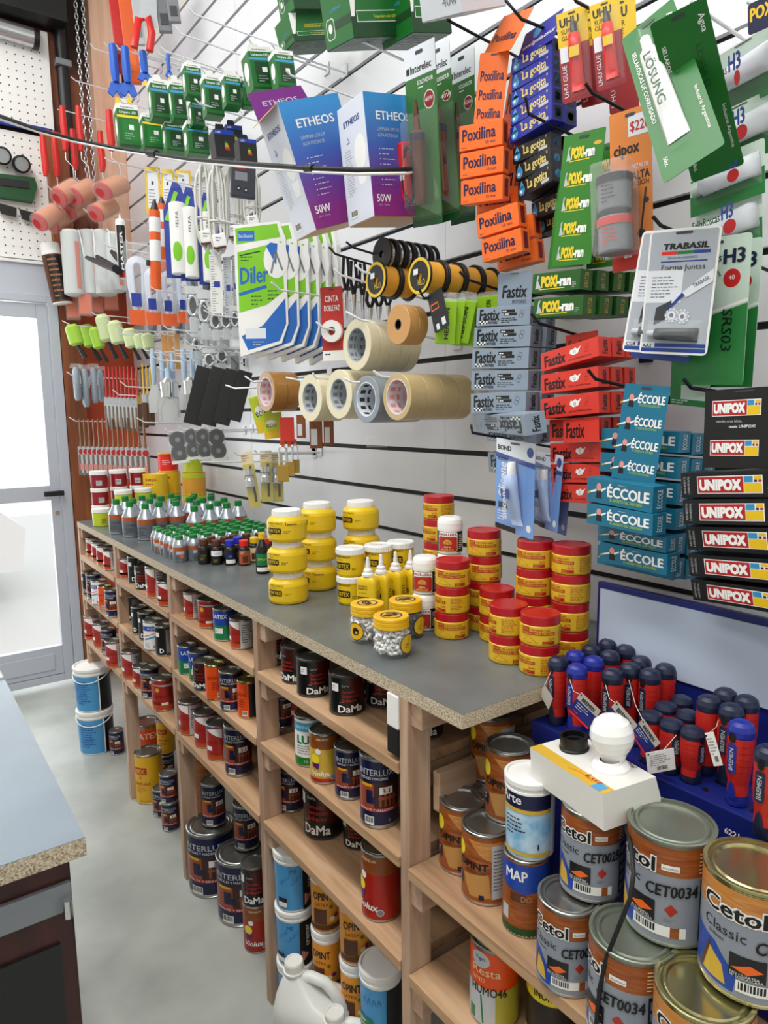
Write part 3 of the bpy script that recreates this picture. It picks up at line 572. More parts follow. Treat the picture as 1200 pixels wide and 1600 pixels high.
def glue_bottle():
    t = thing('glue_bottle', 'bottle', 'bottle'); b = MB()
    prof = [(.0, 1), (.003, 1.03), (.07, 1.03), (.078, .96), (.083, .75), (.086, .45)]; V = []; n = 24
    for z, k in prof:
        for i in range(n):
            a = 2 * pi * i / n; ca, sa = cos(a), sin(a); e = .45
            V.append((.0245 * k * math.copysign(abs(ca) ** e, ca), .0155 * k * math.copysign(abs(sa) ** e, sa), z))
    fs = [(j * n + i, j * n + (i + 1) % n, (j + 1) * n + (i + 1) % n, (j + 1) * n + i) for j in range(len(prof) - 1) for i in range(n)]
    b.add(V, fs, 'jar_yellow', True); b.add(V[:n], [tuple(range(n - 1, -1, -1))], 'jar_yellow'); b.add(V[-n:], [tuple(range(n))], 'jar_yellow'); b.build('bottle_body', t)
    b = MB(); b.lathe([(.012, .084), (.0135, .085), (.0135, .091), (.0125, .0925), (.0105, .094), (.0105, .1), (.009, .102), (.006, .104), (.0035, .128), (.0025, .13), (0, .13)], 'white', 24); ribs(b, .0136, .0855, .0905, 'white', 24); b.build('nozzle', t)
    b = MB(); c = Flat((0, -.0161, 0)); b.text(c, 'ADHESIVO', -.019, .062, .004, 'black', w=.024, bold=.02); b.text(c, 'VINILICO', -.019, .056, .004, 'black', w=.024, bold=.02); b.text(c, 'a base', -.016, .047, .003, 'black', w=.02)
    b.rect(c, -.02, .029, .01, .039, 'black', 1); b.text(c, 'FORTEX', -.005, .031, .006, 'jar_yellow', 3, al='C', w=.026, bold=.02); b.para(c, -.018, .022, .022, 3, .005, 'black'); c = Flat((.0254, 0, 0), (0, 1, 0)); b.para(c, -.008, .05, .014, 6, .006, 'black'); b.build('label', t); return t
def putty_jar():
    t = thing('putty_jar', 'jar', 'jar'); b = MB(); r = .036
    b.lathe([(.033, 0), (.0345, .001), (r, .004), (r, .035), (.0345, .0365)], 'putty_yellow', 40); b.build('jar_body', t)
    b = MB(); b.lathe([(.0335, .0358), (.035, .0365), (.035, .051), (.034, .0532), (.031, .0532), (.0305, .0522), (0, .0522)], 'lid_red', 40); b.build('lid', t)
    b = MB(); c = Cyl(r, 0); R = 'lid_red'
    b.rect(c, -.038, .027, -.022, .034, R); b.text(c, 'SIGLOS', -.030, .0285, .004, 'putty_yellow', al='C', w=.013, bold=.02); b.text(c, 'SIMIL MADERA CLARO', -.019, .0285, .0032, R, w=.034, bold=.02)
    b.rect(c, -.038, .0205, .024, .0265, R); b.text(c, 'MASILLA PARA MADERA', -.007, .0218, .0038, 'putty_yellow', al='C', w=.057, bold=.02)
    b.line(c, [(-.034, .018), (-.024, .018), (-.006, .006)], .0005, R); b.line(c, [(-.036, .007), (-.008, .007)], .0005, R); b.line(c, [(-.026, .016), (-.036, .008)], .0005, R)
    b.rect(c, .001, .0045, .024, .0105, R); b.para(c, .003, .008, .019, 2, .0028, 'putty_yellow', 3); b.text(c, 'SarFix', .012, .0125, .0045, R, shear=.3, w=.012)
    b.para(c, .034, .031, .03, 9, .003, R, th=.3); b.build('label', t); return t
def wallfill_jar():
    t = thing('filler_jar', 'jar', 'jar'); b = MB(); r = .027
    b.lathe([(.024, 0), (.0265, .002), (r, .004), (r, .052), (.026, .0535)], 'white_gloss', 36); b.build('jar_body', t)
    b = MB(); b.lathe([(.026, .0525), (.0275, .053), (.0275, .066), (.026, .073), (.022, .0778), (.015, .0788), (0, .0788)], 'white_gloss', 36); b.build('lid', t)
    b = MB(); c = Cyl(r, 0); b.rect(c, -.04, .005, .04, .049, 'nearblack', 1); b.poly(c, rr(-.022, .006, .022, .048, .004), 'white', 2); b.poly(c, rr(-.021, .007, .021, .038, .004), 'label_red', 3)
    b.text(c, 'MASILLERA', 0, .0405, .005, 'deepred', 4, al='C', w=.04, bold=.02); b.disc(c, 0, .024, .009, 'gold', 4, .008); b.rect(c, -.01, .0145, .01, .022, 'label_red', 5)
    for k in range(3): b.ring(c, 0, .022, .003 + .002 * k, .0036 + .002 * k, 'label_red', 5, 12)
    b.text(c, 'CREMA', 0, .0145, .003, 'white', 6, al='C'); b.text(c, 'ACRILICA', 0, .009, .0038, 'lemon', 6, al='C', w=.026); b.para(c, .026, .04, .012, 8, .004, 'white', 3); b.build('label', t); return t
def peg_jar(dark):
    m = 'nearblack' if dark else 'white'
    t = thing('plug_jar', 'jar of wall plugs', 'jar'); b = MB(); r = .038
    b.lathe([(0, .0006), (.03, .0006), (.036, .003), (r, .009), (r, .042), (.0355, .05), (.031, .055), (.031, .058)], 'clear_plastic', 40, cap=False); b.build('jar_body', t)
    b = MB(); rg = random.Random(4 + dark); q = []
    for _ in range(4000):
        p = Vector((rg.uniform(-.031, .031), rg.uniform(-.031, .031), rg.uniform(.008, .05)))
        if p.xy.length > .0325 - max(0, p.z - .042) * .6 or any((p - o).length < .0066 for o in q): continue
        q.append(p)
        if len(q) > 230: break
    for p in q:
        T = Matrix.Translation(p) @ Euler([rg.uniform(0, 6) for _ in '123']).to_matrix().to_4x4(); b.M = T
        b.lathe([(.0015, -.004), (.0032, -.004), (.0032, .004), (.0015, .004), (.0015, -.004)], m, 8, cap=False); b.M = None
    o = b.build('wall_plugs', t); o['kind'] = 'stuff'
    b = MB(); b.lathe([(.033, .055), (.0345, .0555), (.0345, .061), (.0338, .0615), (.0338, .0625), (.0345, .063), (.0345, .068), (.0338, .0685), (.0338, .0695), (.0345, .07), (.0345, .075), (.033, .077), (.028, .077), (.0275, .0765), (0, .0765)], 'jar_amber', 40); c = Flat((0, 0, .0767), v=(0, 1, 0))
    b.ring(c, 0, 0, .018, .0215, 'darkgrey'); b.poly(c, [(-.016, -.004), (-.008, .010), (.006, .013), (.016, .004), (.008, .002), (.012, -.006), (.004, -.003), (-.004, -.012)], 'black', 2); b.line(c, [(-.012, .002), (.002, .008)], .0012, 'jar_amber', 3); b.line(c, [(-.01, -.003), (.004, .004)], .0012, 'jar_amber', 3); b.build('lid', t)
    b = MB(); c = Cyl(r, 0)
    U = -.078; b.disc(c, U, .026, .0185, 'black', 1); b.disc(c, U, .026, .017, 'jar_amber', 2); b.disc(c, U, .026, .008, 'black', 3); b.disc(c, U + .002, .024, .003, 'jar_amber', 4)
    b.disc(c, .036, .027, .0195, 'black', 1); b.disc(c, .036, .027, .018, 'putty_yellow', 2); b.text(c, '1', .036, .032, .006, 'nearblack', 3, al='C'); b.text(c, 'Fischer', .036, .025, .004, 'nearblack', 3, al='C') if 0 else b.para(c, .028, .026, .016, 2, .005, 'nearblack', 3); b.build('label', t); return t
def silver_bottle(big):
    r, h = (.031, .135) if big else (.0215, .082)
    t = thing('thinner_bottle', 'bottle', 'bottle'); b = MB(); cr = .0135 if big else .0125
    b.lathe([(r * .9, 0), (r, .003), (r, h * (.58 if big else .6)), (r * .93, h * (.62 if big else .68)), (cr * 1.05, h * .84), (cr * .9, h * .86)], 'silver_bottle', 28); b.build('bottle_body', t)
    b = MB(); b.lathe([(cr, h * .85), (cr * 1.03, h * .855), (cr * 1.0, h * .985), (cr * .93, h), (0, h)], 'cap_green', 20); b.build('cap', t)
    b = MB(); c = Cyl(r + .0003, 0); b.lathe([(r + .0003, h * .06), (r + .0003, h * .44)], 'bottle_grey', 28, cap=False)
    b.lathe([(r + .0003, h * .44), (r + .0003, h * .57)], 'bottle_orange', 28, cap=False)
    if big: b.text(c, 'AGUARRAS', 0, h * .32, .007, 'nearblack', al='C', w=.04); b.para(c, -.02, h * .26, .036, 5, .005, 'nearblack')
    else: b.rect(c, -.012, h * .3, .014, h * .42, 'lightgrey'); b.disc(c, .006, h * .22, .006, 'orange', 2); b.para(c, -.014, h * .2, .014, 4, .004, 'darkgrey')
    b.build('label', t); return t
def dark_bottle(capm, lab):
    t = thing('dye_bottle', 'bottle', 'bottle'); b = MB()
    b.lathe([(.017, 0), (.019, .002), (.019, .046), (.0165, .053), (.0125, .057), (.0125, .06)], 'amber_glass', 24); b.build('bottle_body', t)
    b = MB(); b.lathe([(.0125, .059), (.014, .0595), (.014, .075), (.013, .077), (0, .077)], capm, 20); b.build('cap', t)
    b = MB(); c = Cyl(.0193, 0)
    if lab == 'plain': b.rect(c, -.016, .01, .016, .036, 'nearblack'); b.text(c, 'TINTE', 0, .026, .004, 'olive', al='C'); b.para(c, -.01, .02, .02, 2, .005, 'olive')
    elif lab == 'white': b.rect(c, -.02, .028, .02, .044, 'white'); b.text(c, 'Lit-5', 0, .033, .006, 'royal', al='C', shear=.2); b.para(c, -.01, .015, .02, 2, .005, 'olive')
    elif lab == 'blue': b.rect(c, -.018, .006, .018, .044, 'inter_navy'); b.rect(c, -.014, .006, .016, .018, 'white', 2); b.text(c, 'm', 0, .024, .011, 'skyblue', 2, al='C')
    else: b.rect(c, -.02, .005, .02, .046, lab); b.rect(c, -.008, .01, .01, .03, 'brown', 2); b.para(c, -.014, .042, .02, 2, .005, 'white', 2)
    b.build('label', t); return t
def put(kind, mk, lab, p, phi=0, group=None, z=ZT + .0012, scale=1.0): return place(kind, mk, lab, (p[0], p[1], z), (0, 0, facing(p[0], p[1], phi)), group, scale)
LV = {1: ['only'], 2: ['lower', 'upper'], 3: ['bottom', 'middle', 'top'], 4: ['bottom', 'second', 'third', 'top'], 5: ['bottom', 'second', 'third', 'fourth', 'top']}
def pile(kind, mk, p, pitch, n, text, group, phis, hand=()):
    for i in range(n):
        k = i in hand
        put(kind + ('h' if k else ''), (lambda: mk(k)) if hand is not None and mk is squat_jar else mk, '%s %s' % (LV[n][i], text), (p[0] + random.uniform(-.0015, .0015), p[1]), phis[i % len(phis)], group, ZT + .0012 + i * pitch)
Y = 'squat yellow glue jar, '
pile('squat', squat_jar, (.798, 1.512), .0762, 3, Y + 'front left stack beside the dark bottles', 'squat yellow glue jars', (-14, -20, -12), (2,))
pile('squat', squat_jar, (.925, 1.58), .0762, 3, Y + 'stack behind the front left one', 'squat yellow glue jars', (-24, -22, -26), (0,))
pile('squat', squat_jar, (1.035, 1.537), .0762, 3, Y + 'stack nearest the wall', 'squat yellow glue jars', (-20, -20, -22), ())
C = 'white lidded yellow glue tub, '
pile('tub', cyl_jar, (.91, 1.40), .0692, 2, C + 'stack nearest the table edge', 'white lidded glue tubs', (-25, -22))
pile('tub', cyl_jar, (.982, 1.385), .0692, 2, C + 'middle stack behind the glue bottles', 'white lidded glue tubs', (-10, -20))
pile('tub', cyl_jar, (1.052, 1.385), .0692, 2, C + 'stack nearest the wall', 'white lidded glue tubs', (-30, -12))
for i, (x, y) in enumerate(((.895, 1.305), (.936, 1.31), (.982, 1.315), (1.022, 1.308))):
    place('gbot', glue_bottle, ['yellow glue bottle with white nozzle, nearest the table edge', 'second yellow glue bottle from the table edge', 'third yellow glue bottle from the table edge', 'yellow glue bottle with white nozzle, nearest the wall'][i], (x, y, ZT + .0012), (0, 0, -60 - 8 * i), 'yellow glue bottles')
P_ = 'red lidded putty jar, '
pj = [((.935, 1.058), 3, 'front stack beside the plug jars', (10, -60, 5)), ((1.02, 1.052), 4, 'tall stack right of the white lidded jars', (0, -12, 15, 5)), ((1.05, 1.235), 5, 'tallest stack against the wall', (-45, -40, -45, -50, -45)),
      ((.992, .985), 2, 'half hidden pair behind the front row', (-10, 0)), ((.922, .886), 2, 'left pair of the front row', (12, -75)), ((.925, .812), 2, 'right pair of the front row, nearest the screwdrivers', (-50, 5)),
      ((1.014, .906), 4, 'tall stack behind the two front pairs', (0, 5, 0, -8)), ((1.03, .832), 4, 'tall stack nearest the white board', (-20, -35, -55, -30))]
for p, n, s, ph in pj: pile('putty', putty_jar, p, .0537, n, P_ + s, 'red lidded putty jars', ph)
W_ = 'white domed filler jar, '
pile('fill', wallfill_jar, (.922, 1.13), .0792, 2, W_ + 'front stack left of the putty jars', 'white filler jars', (-20, -15)); pile('fill', wallfill_jar, (.985, 1.122), .0792, 3, W_ + 'back stack between putty jars', 'white filler jars', (-15, -12, -12))
put('peg', lambda: peg_jar(0), 'clear jar of white wall plugs, nearest the table edge', (0.7671,1.0424,1.04), 0, 'jars of wall plugs'); q = (0.7806,1.142,1.04)
put('peg', lambda: peg_jar(0), 'clear jar of white wall plugs behind the nearest one, yellow round label', q, 78, 'jars of wall plugs'); put('pegd', lambda: peg_jar(1), 'clear jar of dark wall plugs with yellow lid', (0.8585,1.1164,1.04), 0, 'jars of wall plugs')
# thinner bottles
for i, p in enumerate(((0.7431,2.8208),(0.765,2.715),(0.7902,2.6067),(0.8009,2.7952),(0.857,2.763),(0.849,2.6298),(0.9108,2.6165),(0.907,2.42),(0.9717,2.436),(1.0343,2.428),(0.862,2.88),(0.9178,2.811),(0.9792,2.796),(1.025,2.745),(0.977,2.579),(1.0259,2.6386),(1.032,2.505),(1.055,2.808),(0.9279,2.69),(0.9911,2.6914),(1.08,2.69),(1.09,2.58),(1.095,2.46),(1.11,2.76),(0.8,2.9),(0.92,2.92),(0.98,2.87))):
    l = 'tall silver bottle with green cap in the crowd behind the small ones'
    if i < 3: l = 'tall silver bottle with green cap, %s of the front three' % ('furthest', 'middle', 'nearest')[i]
    put('big', lambda: silver_bottle(1), l, p, (-20, 0, -35, 10)[i % 4], 'tall silver bottles with green caps')
n = 0
for j in range(6):
    for i in range(8):
        x, y = .75 + .0455 * i + .004 * (j % 2), 2.145 + .0455 * j - .004 * i
        l = 'small silver bottle with green cap in the block before the tall bottles'
        if j == 0 and i < 2: l = ('small silver bottle with green cap at the front corner of its block', 'small silver bottle with green cap, right of the corner one')[i]
        put('small', lambda: silver_bottle(0), l, (x, y), random.uniform(-30, 30), 'small silver bottles with green caps')
dk = [((.797, 2.062), 'brown', 'plain', 'dark bottle with brown cap and black label, first in the front row'), ((.826, 2.03), 'brown', 'white', 'dark bottle with brown cap and white band'), ((.857, 1.998), 'royal', 'blue', 'small dark bottle with blue cap and blue label'), ((.888, 1.966), 'brightred', 'bottle_orange', 'small dark bottle with red cap and orange label'),
      ((.835, 2.093), 'brown', 'plain', 'brown capped dark bottle'), ((.866, 2.062), 'brown', 'plain', 'brown capped dark bottle'), ((.897, 2.03), 'royal', 'plain', 'dark bottle with blue cap in the second row'), ((.935, 1.99), 'jar_yellow', 'cream', 'small dark bottle with yellow cap'), ((.955, 1.95), 'brightred', 'cream', 'dark bottle with red cap and pale label, beside the yellow jars')]
dk += [((.905 + .04 * k, 2.083 - .012 * k), 'brown', 'plain', 'brown capped dark bottle') for k in range(5)]
for p, cp, lb, l in dk: put('dk' + cp + lb, lambda: dark_bottle(cp, lb), l if l[0] != 'b' else 'small dark bottle with brown cap behind the front row', p, random.uniform(-10, 10), 'small dark bottles')
def slant_bottle():
    t = thing('oil_bottle', 'bottle', 'bottle'); b = MB()
    b.lathe([(.018, 0), (.02, .003), (.02, .062), (.016, .08), (.008, .098), (.008, .103)], 'amber_glass', 24); b.build('bottle_body', t)
    b = MB(); b.lathe([(.0095, .1), (.01, .118), (0, .118)], 'jar_yellow', 16); b.build('cap', t)
    b = MB(); c = Cyl(.0203, 0); b.rect(c, -.02, .025, .02, .06, 'can_green'); b.rect(c, -.02, .008, .02, .02, 'white'); b.text(c, 'SPRAY', 0, .04, .007, 'lime', al='C'); b.build('label', t); return t
put('oil', slant_bottle, 'dark green labelled bottle with yellow cap beside the yellow jars', (0.8824,1.8281,1.04), 0)
# far end: red jars with white lids, yellow tins
def red_jar(m):
    t = thing('paint_jar', 'jar', 'jar'); b = MB(); b.lathe([(.032, 0), (.034, .002), (.035, .055), (.033, .058)], m, 28); b.build('jar_body', t)
    b = MB(); b.lathe([(.034, .057), (.0365, .0575), (.0365, .072), (.035, .074), (0, .074)], 'white', 28); b.build('lid', t)
    b = MB(); c = Cyl(.0352, 0); b.rect(c, .0, .012, .024, .034, 'lightgrey' if m == 'jar_red' else 'olive'); b.para(c, .002, .028, .02, 3, .006, 'darkgrey', 2); b.build('label', t); return t
for x, y, n, m, s in ((.775, 3.19, 3, 'jar_red', 'stack at the table corner'), (.86, 3.2, 3, 'jar_red', 'second stack from the table corner'), (.945, 3.2, 3, 'jar_red', 'stack left of the yellow tins'), (.745, 3.07, 1, 'lime', ''), (.83, 3.03, 2, 'lime', 'pair behind the tall bottles'), (.92, 3.05, 2, 'lime', 'pair right of the other lime pair')):
    for i in range(n):
        l = '%s dark red jar with white lid, %s' % (LV[n][i], s) if m == 'jar_red' else ('%s lime jar with white lid, %s' % (LV[n][i], s) if s else 'lime green jar with white lid at the table edge by the silver bottles')
        put('rj' + m, lambda: red_jar(m), l, (x, y), -10 * i, 'white lidded jars at the far end', ZT + .0012 + .0745 * i)
def tall_tin(m, art, r=.052, h=.1): return tin('glue_tin', 'tin', r, h, [(.02, .97, m)], art, lid='tin_yellow', rim='tin_yellow')
def a_tin(b, c, r, h):
    b.rect(c, -.9 * r, .68 * h, .5 * r, .86 * h, 'jar_amber'); b.text(c, 'SUREX', -.2 * r, .7 * h, .12 * h, 'deepred', 2, al='C', bold=.03); b.para(c, -.7 * r, .55 * h, 1 * r, 2, .12 * h, 'deepred', 2); b.text(c, '3', -.5 * r, .2 * h, .1 * h, 'deepred', 2)
for (x, y), n, m, s in (((1.0, 3.13), 2, 'tin_yellow', 'beside the red jars'), ((1.09, 3.21), 2, 'tin_yellow', 'in the corner behind'), ((1.16, 3.08), 2, 'tin_orange', 'nearest the slatted wall')):
    for i in range(n):
        put('tin' + m, lambda: tall_tin(m, a_tin if m == 'tin_yellow' else (lambda b, c, r, h: b.rect(c, -1.5 * r, .97 * h - .02, 1.5 * r, .97 * h, 'lime', 2))), '%s yellow glue tin %s' % (LV[n][i], s), (x, y), -10, 'yellow glue tins', ZT + .0012 + .1005 * i, 1.0)
put('tint', lambda: tall_tin('brightred', lambda b, c, r, h: b.para(c, -.6 * r, .6 * h, r, 3, .1 * h, 'white')), 'red tin standing on the yellow tin in the corner', (1.09, 3.21), 0, 'yellow glue tins', ZT + .2025, .85)
put('tiny', lambda: tall_tin('lime', lambda b, c, r, h: b.para(c, -.6 * r, .6 * h, r, 3, .1 * h, 'olive')), 'lime yellow tin on top of the tins nearest the slatted wall', (1.16, 3.08), 0, 'yellow glue tins', ZT + .2025, .8)
# ================================================================ screwdriver display, bulb tester and stain cans at the near end
pal('rack_blue:223280 drv_red:c8352c drv_navy:26304e drv_blue:2a3a9e panel:c6d2e4 tag_grey:b9b6ae', .38)
XR, ZR, YR = .868, .975, .777
t = thing('screwdriver_rack', 'dark blue metal screwdriver rack with white header board against the wall', 'rack', (.95, .5, .7115))
def rpart(mb, name): o = mb.build(name, t); o.matrix_parent_inverse = Matrix.Translation((-.95, -.5, -.7115)); return o
b = MB(); b.bb(XR, 1.04, -.1, YR, .7115, ZR, 'rack_blue', .002)
c = Flat((XR, YR, ZR), (0, -1, 0), k=.0004)
for i, n in enumerate(range(6230, 6216, -1)):
    u = .043 + .0342 * i; n = str(n)
    b.text(c, n, u, -.033, .0075, 'white', al='C', bold=.03); b.disc(c, u, -.043, .0048, 'white', 1); b.rect(c, u - .0035, -.0435, u + .0035, -.0425, 'rack_blue', 2); b.text(c, '4x125', u, -.058, .006, 'white', al='C')
c = Flat((XR, YR, ZR), (0, -1, 0), (1, 0, 0), k=.0004)
for i in range(25):
    for j in range(5): b.disc(c, .03 + .0335 * i, .024 + .034 * j, .0048, 'black', 1, n=12)
rpart(b, 'stand')
b = MB(); b.bb(1.04, 1.052, -.1, YR + .002, ZR - .02, 1.192, 'rack_blue', .002); b.bb(1.037, 1.041, -.08, YR - .006, ZR + .082, 1.181, 'panel'); rpart(b, 'header_board')
def driver(h, capm, r=.0165):
    d = thing('screwdriver', 'screwdriver', 'screwdriver'); b = MB(); k = h / .117
    b.lathe([(.0105, 0), (.0125, .001), (.0135, .006), (.0132, .016 * k)], capm, 24); b.lathe([(.0132, .016 * k), (.0128, .03 * k), (.0148, .045 * k), (r, .065 * k), (r, .085 * k), (r * .99, .096 * k)], 'drv_red', 28, cap=False)
    b.lathe([(r * .99, .096 * k), (r * 1.03, .098 * k), (r * 1.03, .105 * k), (r * .9, .112 * k), (r * .6, .116 * k), (0, .117 * k)], capm, 28, cap=False); b.build('handle', d)
    b = MB(); c = Cyl(r + .0002, 0); c2 = Cyl(.0142, 0)
    b.poly(c2, [(-.007, .012 * k), (.007, .012 * k), (.004, .03 * k), (.0, .036 * k), (-.004, .03 * k)], capm, 2)
    b.poly(c, rr(-.0062, .048 * k, .0062, .088 * k, .003), capm, 2); b.text(c, 'BREMEN', .0028, .052 * k, .0055, 'lightgrey', 4, w=.03 * k, rot=pi / 2, bold=.02)
    c3 = Cyl(r * 1.035, 0); b.poly(c3, rr(-.0045, .09 * k, .0045, .104 * k, .0042), 'black', 2); c = Cyl(r + .0002, 0)
    for i in range(5): b.rect(c, .009, (.05 + .009 * i) * k, .024, (.0507 + .009 * i) * k, 'deepred', 1); b.rect(c, -.024, (.05 + .009 * i) * k, -.009, (.0507 + .009 * i) * k, 'deepred', 1)
    b.build('grip_panel', d); b = MB(); b.lathe([(.0028, -.06), (.0028, .0)], 'steel', 10); b.build('blade', d) if 0 else None
    return d
dr = [(p, m, 1) for p, m in zip(((0.8925,0.743),(0.9378,0.7437),(0.8891,0.7005),(0.9834,0.7458),(0.9395,0.7066),(1.0321,0.7472),(0.984,0.7078),(1.0307,0.709),(0.9148,0.652),(0.959,0.6501),(1.0013,0.6587),(0.9617,0.6158),(1.001,0.614),(0.9352,0.5036),(0.9785,0.5025),(0.9325,0.4696),(0.9775,0.4711),(0.8919,0.4344),(0.8491,0.3779)), 'nbbnbnnnnnnnnnnnnbn')]
dr += [(p, 'n', 0) for p in ((0.8985,0.5703),(0.9448,0.5755),(0.9856,0.5749),(0.8968,0.536),(0.9432,0.5389),(0.8977,0.5041))]
DL = ['leftmost long navy topped screwdriver at the front corner of the rack', 'bright blue topped screwdriver behind the front corner one', 'bright blue topped screwdriver in front with a hanging tag, left end of rack', 'navy topped screwdriver with string over its head beside the putty jars', 'bright blue topped screwdriver with string over its head',
      'navy topped screwdriver in the back row at the left end of the white board', 'navy topped screwdriver in front of the back row one, left end', 'second navy topped screwdriver of the back row along the white board', 'navy topped screwdriver with black grip panel, front of the left cluster', 'navy topped screwdriver right of the front cluster one',
      'third navy topped screwdriver of the back row', 'navy topped long screwdriver right of the left cluster, above the short ones', 'last navy topped screwdriver of the left cluster, by the board', 'bright red long screwdriver behind the white hanging tags', 'navy topped screwdriver in the back row of the right cluster',
      'navy topped screwdriver right behind the big bright blue topped one', 'navy topped screwdriver at the back right behind the blue topped one', 'big bright blue topped screwdriver standing alone at the front right', 'navy topped screwdriver cut off by the right edge of the view',
      'short screwdriver at the left of the short ones, behind the hanging tags', 'second short screwdriver of the back short row', 'short screwdriver furthest back by the board', 'short screwdriver with white tag in front of it', 'short screwdriver in the middle with a string', 'short screwdriver nearest the front edge, holes before it']
DO = []
for i, ((x, y), m, lg) in enumerate(dr):
    o = place('drv%s%d' % (m, lg), lambda: driver(.117 if lg else .08, 'drv_blue' if m == 'b' else 'drv_navy'), DL[i], (x, y, ZR + .0008), (0, 0, facing(x, y, (-40, -30, -42, 120, 100, 90, 90, -30, -35, -5, -30, -40, 100, 110, 100, -30, -15, -35, -30, 90, 80, 60, 25, 20, 50)[i])), 'screwdrivers in the blue rack'); DO.append(o)
def hang_tag(i, pose, kind):
    """a card tag tied to a screwdriver"""
    loc, rot, (w, h) = pose; b = MB(); b.M = DO[i].matrix_basis.inverted() @ (Matrix.Translation(loc) @ Euler([radians(a) for a in rot]).to_matrix().to_4x4())
    b.box((0, .0003, h / 2), (w, .0006, h), 'tag_grey' if kind != 'w' else 'white'); c = Flat((-w / 2, 0, 0))
    if kind == 'n':
        b.rect(c, 0, 0, w, h * .66, 'rack_blue'); b.rect(c, 0, 0, w, h * .07, 'brightred', 2); b.text(c, 'BREMEN', w * .5, h * .73, h * .16, 'nearblack', al='C', w=w * .6, bold=.03); b.para(c, w * .12, h * .54, w * .75, 3, h * .1, 'lightgrey', 2); b.para(c, w * .12, h * .16, w * .7, 1, h * .1, 'brightred', 2)
    elif kind == 'w': b.para(c, w * .12, h * .8, w * .75, 6, h * .09, 'grey', 2); b.barcode(c, w * .3, h * .06, w * .45, h * .26)
    b.disc(c, w * .08, h * .92, .0014, 'black', 3)
    q = b.M.inverted() @ Vector((0, 0, 0)); m = b.M; b.M = None; top = m @ Vector((-w * .42, 0, h * .92)); hole = Vector((0, -.017, .095 if i < 19 else .065))
    mid = (top + hole) / 2 + Vector((0, -.004, -.006)); o = b.build('price_tag', DO[i]); b = MB(); b.tube([hole, mid, top], .0005, 'offwhite', 5); b.build('string', o)
bpy.context.view_layer.update()
hang_tag(2, ((0.8327,0.6519,1.0314),(-3.5248,29.3845,-83.1965),(0.0392,0.0394)), 'n')
hang_tag(8, ((0.8486,0.6041,1.0258),(-4.6276,33.3939,-91.6788),(0.0444,0.0442)), 'n')
hang_tag(9, ((0.8501,0.5598,1.0242),(-3.1137,38.8636,-95.3692),(0.0387,0.0347)), 'n')
hang_tag(22, ((0.8525,0.521,0.996),(2.1106,-9.0778,-32.9419),(0.04,0.0331)), 'w')
hang_tag(13, ((0.8637,0.4474,1.0326),(0.0619,-16.8304,-56.5219),(0.0113,0.0464)), 'w')
hang_tag(0, ((0.8602,0.743,1.0211),(-7.3594,19.4118,-114.1201),(0.0357,0.0236)), 'p')
# wooden bulb tester: sloping white box with a lamp holder and a lit-type bulb
T = thing('bulb_tester', 'white wooden bulb tester box with black socket standing on the stain cans', 'tester', (.774, .58, .9615), (-3.3, -2.9, -12.9))
b = MB(); P = [(-.044, 0), (.056, 0), (.044, .05), (-.044, .05)]
b.prism([(x, z) for x, z in P], 'offwhite', .16, Flat((0, -.08, 0)))
c = Flat((0, 0, .05), (1, 0, 0), (0, 1, 0), k=.0003); b.rect(c, -.044, -.08, -.024, .08, 'gold'); b.line(c, [(-.034, -.05), (-.03, -.02), (-.036, 0)], .0012, 'orange', 2); b.text(c, 'Luz', -.031, -.03, .008, 'label_red', 3, rot=-pi / 2, shear=.2, w=.03); b.rect(c, -.043, -.072, -.027, -.055, 'skyblue', 2)
b.text(c, 'Probador', .036, .0, .008, 'darkgrey', 2, rot=-pi / 2, w=.05, bold=.02); b.build('box', T)
b = MB(); R_ = Matrix.Translation((.008, .043, .05)); b.lathe([(.0215, 0), (.0215, .003), (.02, .004), (.02, .02), (.0165, .02), (.0165, .004), (0, .004)], 'black', 28, T=R_, cap=False); b.lathe([(.0165, .012), (.013, .0115), (.013, .006), (0, .006)], 'nearblack', 24, T=R_, cap=False); b.build('socket', T)
b = MB(); b.lathe([(.026, 0), (.026, .004), (.023, .008), (.017, .009), (.016, .012), (.014, .012)], 'white_gloss', 28, T=Matrix.Translation((.012, -.03, .05)), cap=False); b.build('lamp_holder', T)
b = MB(); b.M = (Matrix.Translation((.774, .58, .9615)) @ Euler([radians(a) for a in (-3.3, -2.9, -12.9)]).to_matrix().to_4x4()).inverted()
b.tube([(0.775,0.5333,0.9584), (0.755,0.5112,0.9619), (0.715,0.4738,0.9647), (0.69,0.4522,0.9486), (0.675,0.446,0.9254), (0.672,0.458,0.8815), (0.668,0.4698,0.8369), (0.664,0.4754,0.7912), (0.662,0.4775,0.7371), (0.66,0.4771,0.6887)], .0028, 'rubber', 8); b.build('cord', T)
bp = thing('light_bulb', 'white globe LED bulb screwed into the holder of the white tester box', 'bulb', (.7865, .5535, 1.008), (-3.3, -2.9, -12.9))
b = MB(); b.lathe([(.0125, .004), (.013, .010), (.0155, .013), (.0195, .025)], 'white', 28, cap=False); b.build('bulb_base', bp)
b = MB(); b.lathe([(.0195, .025), (.0235, .03), (.0285, .04), (.0298, .0485), (.0285, .058), (.0235, .0685), (.0145, .0755), (.006, .078), (0, .0783)], 'white_gloss', 32, cap=False); b.build('globe', bp)
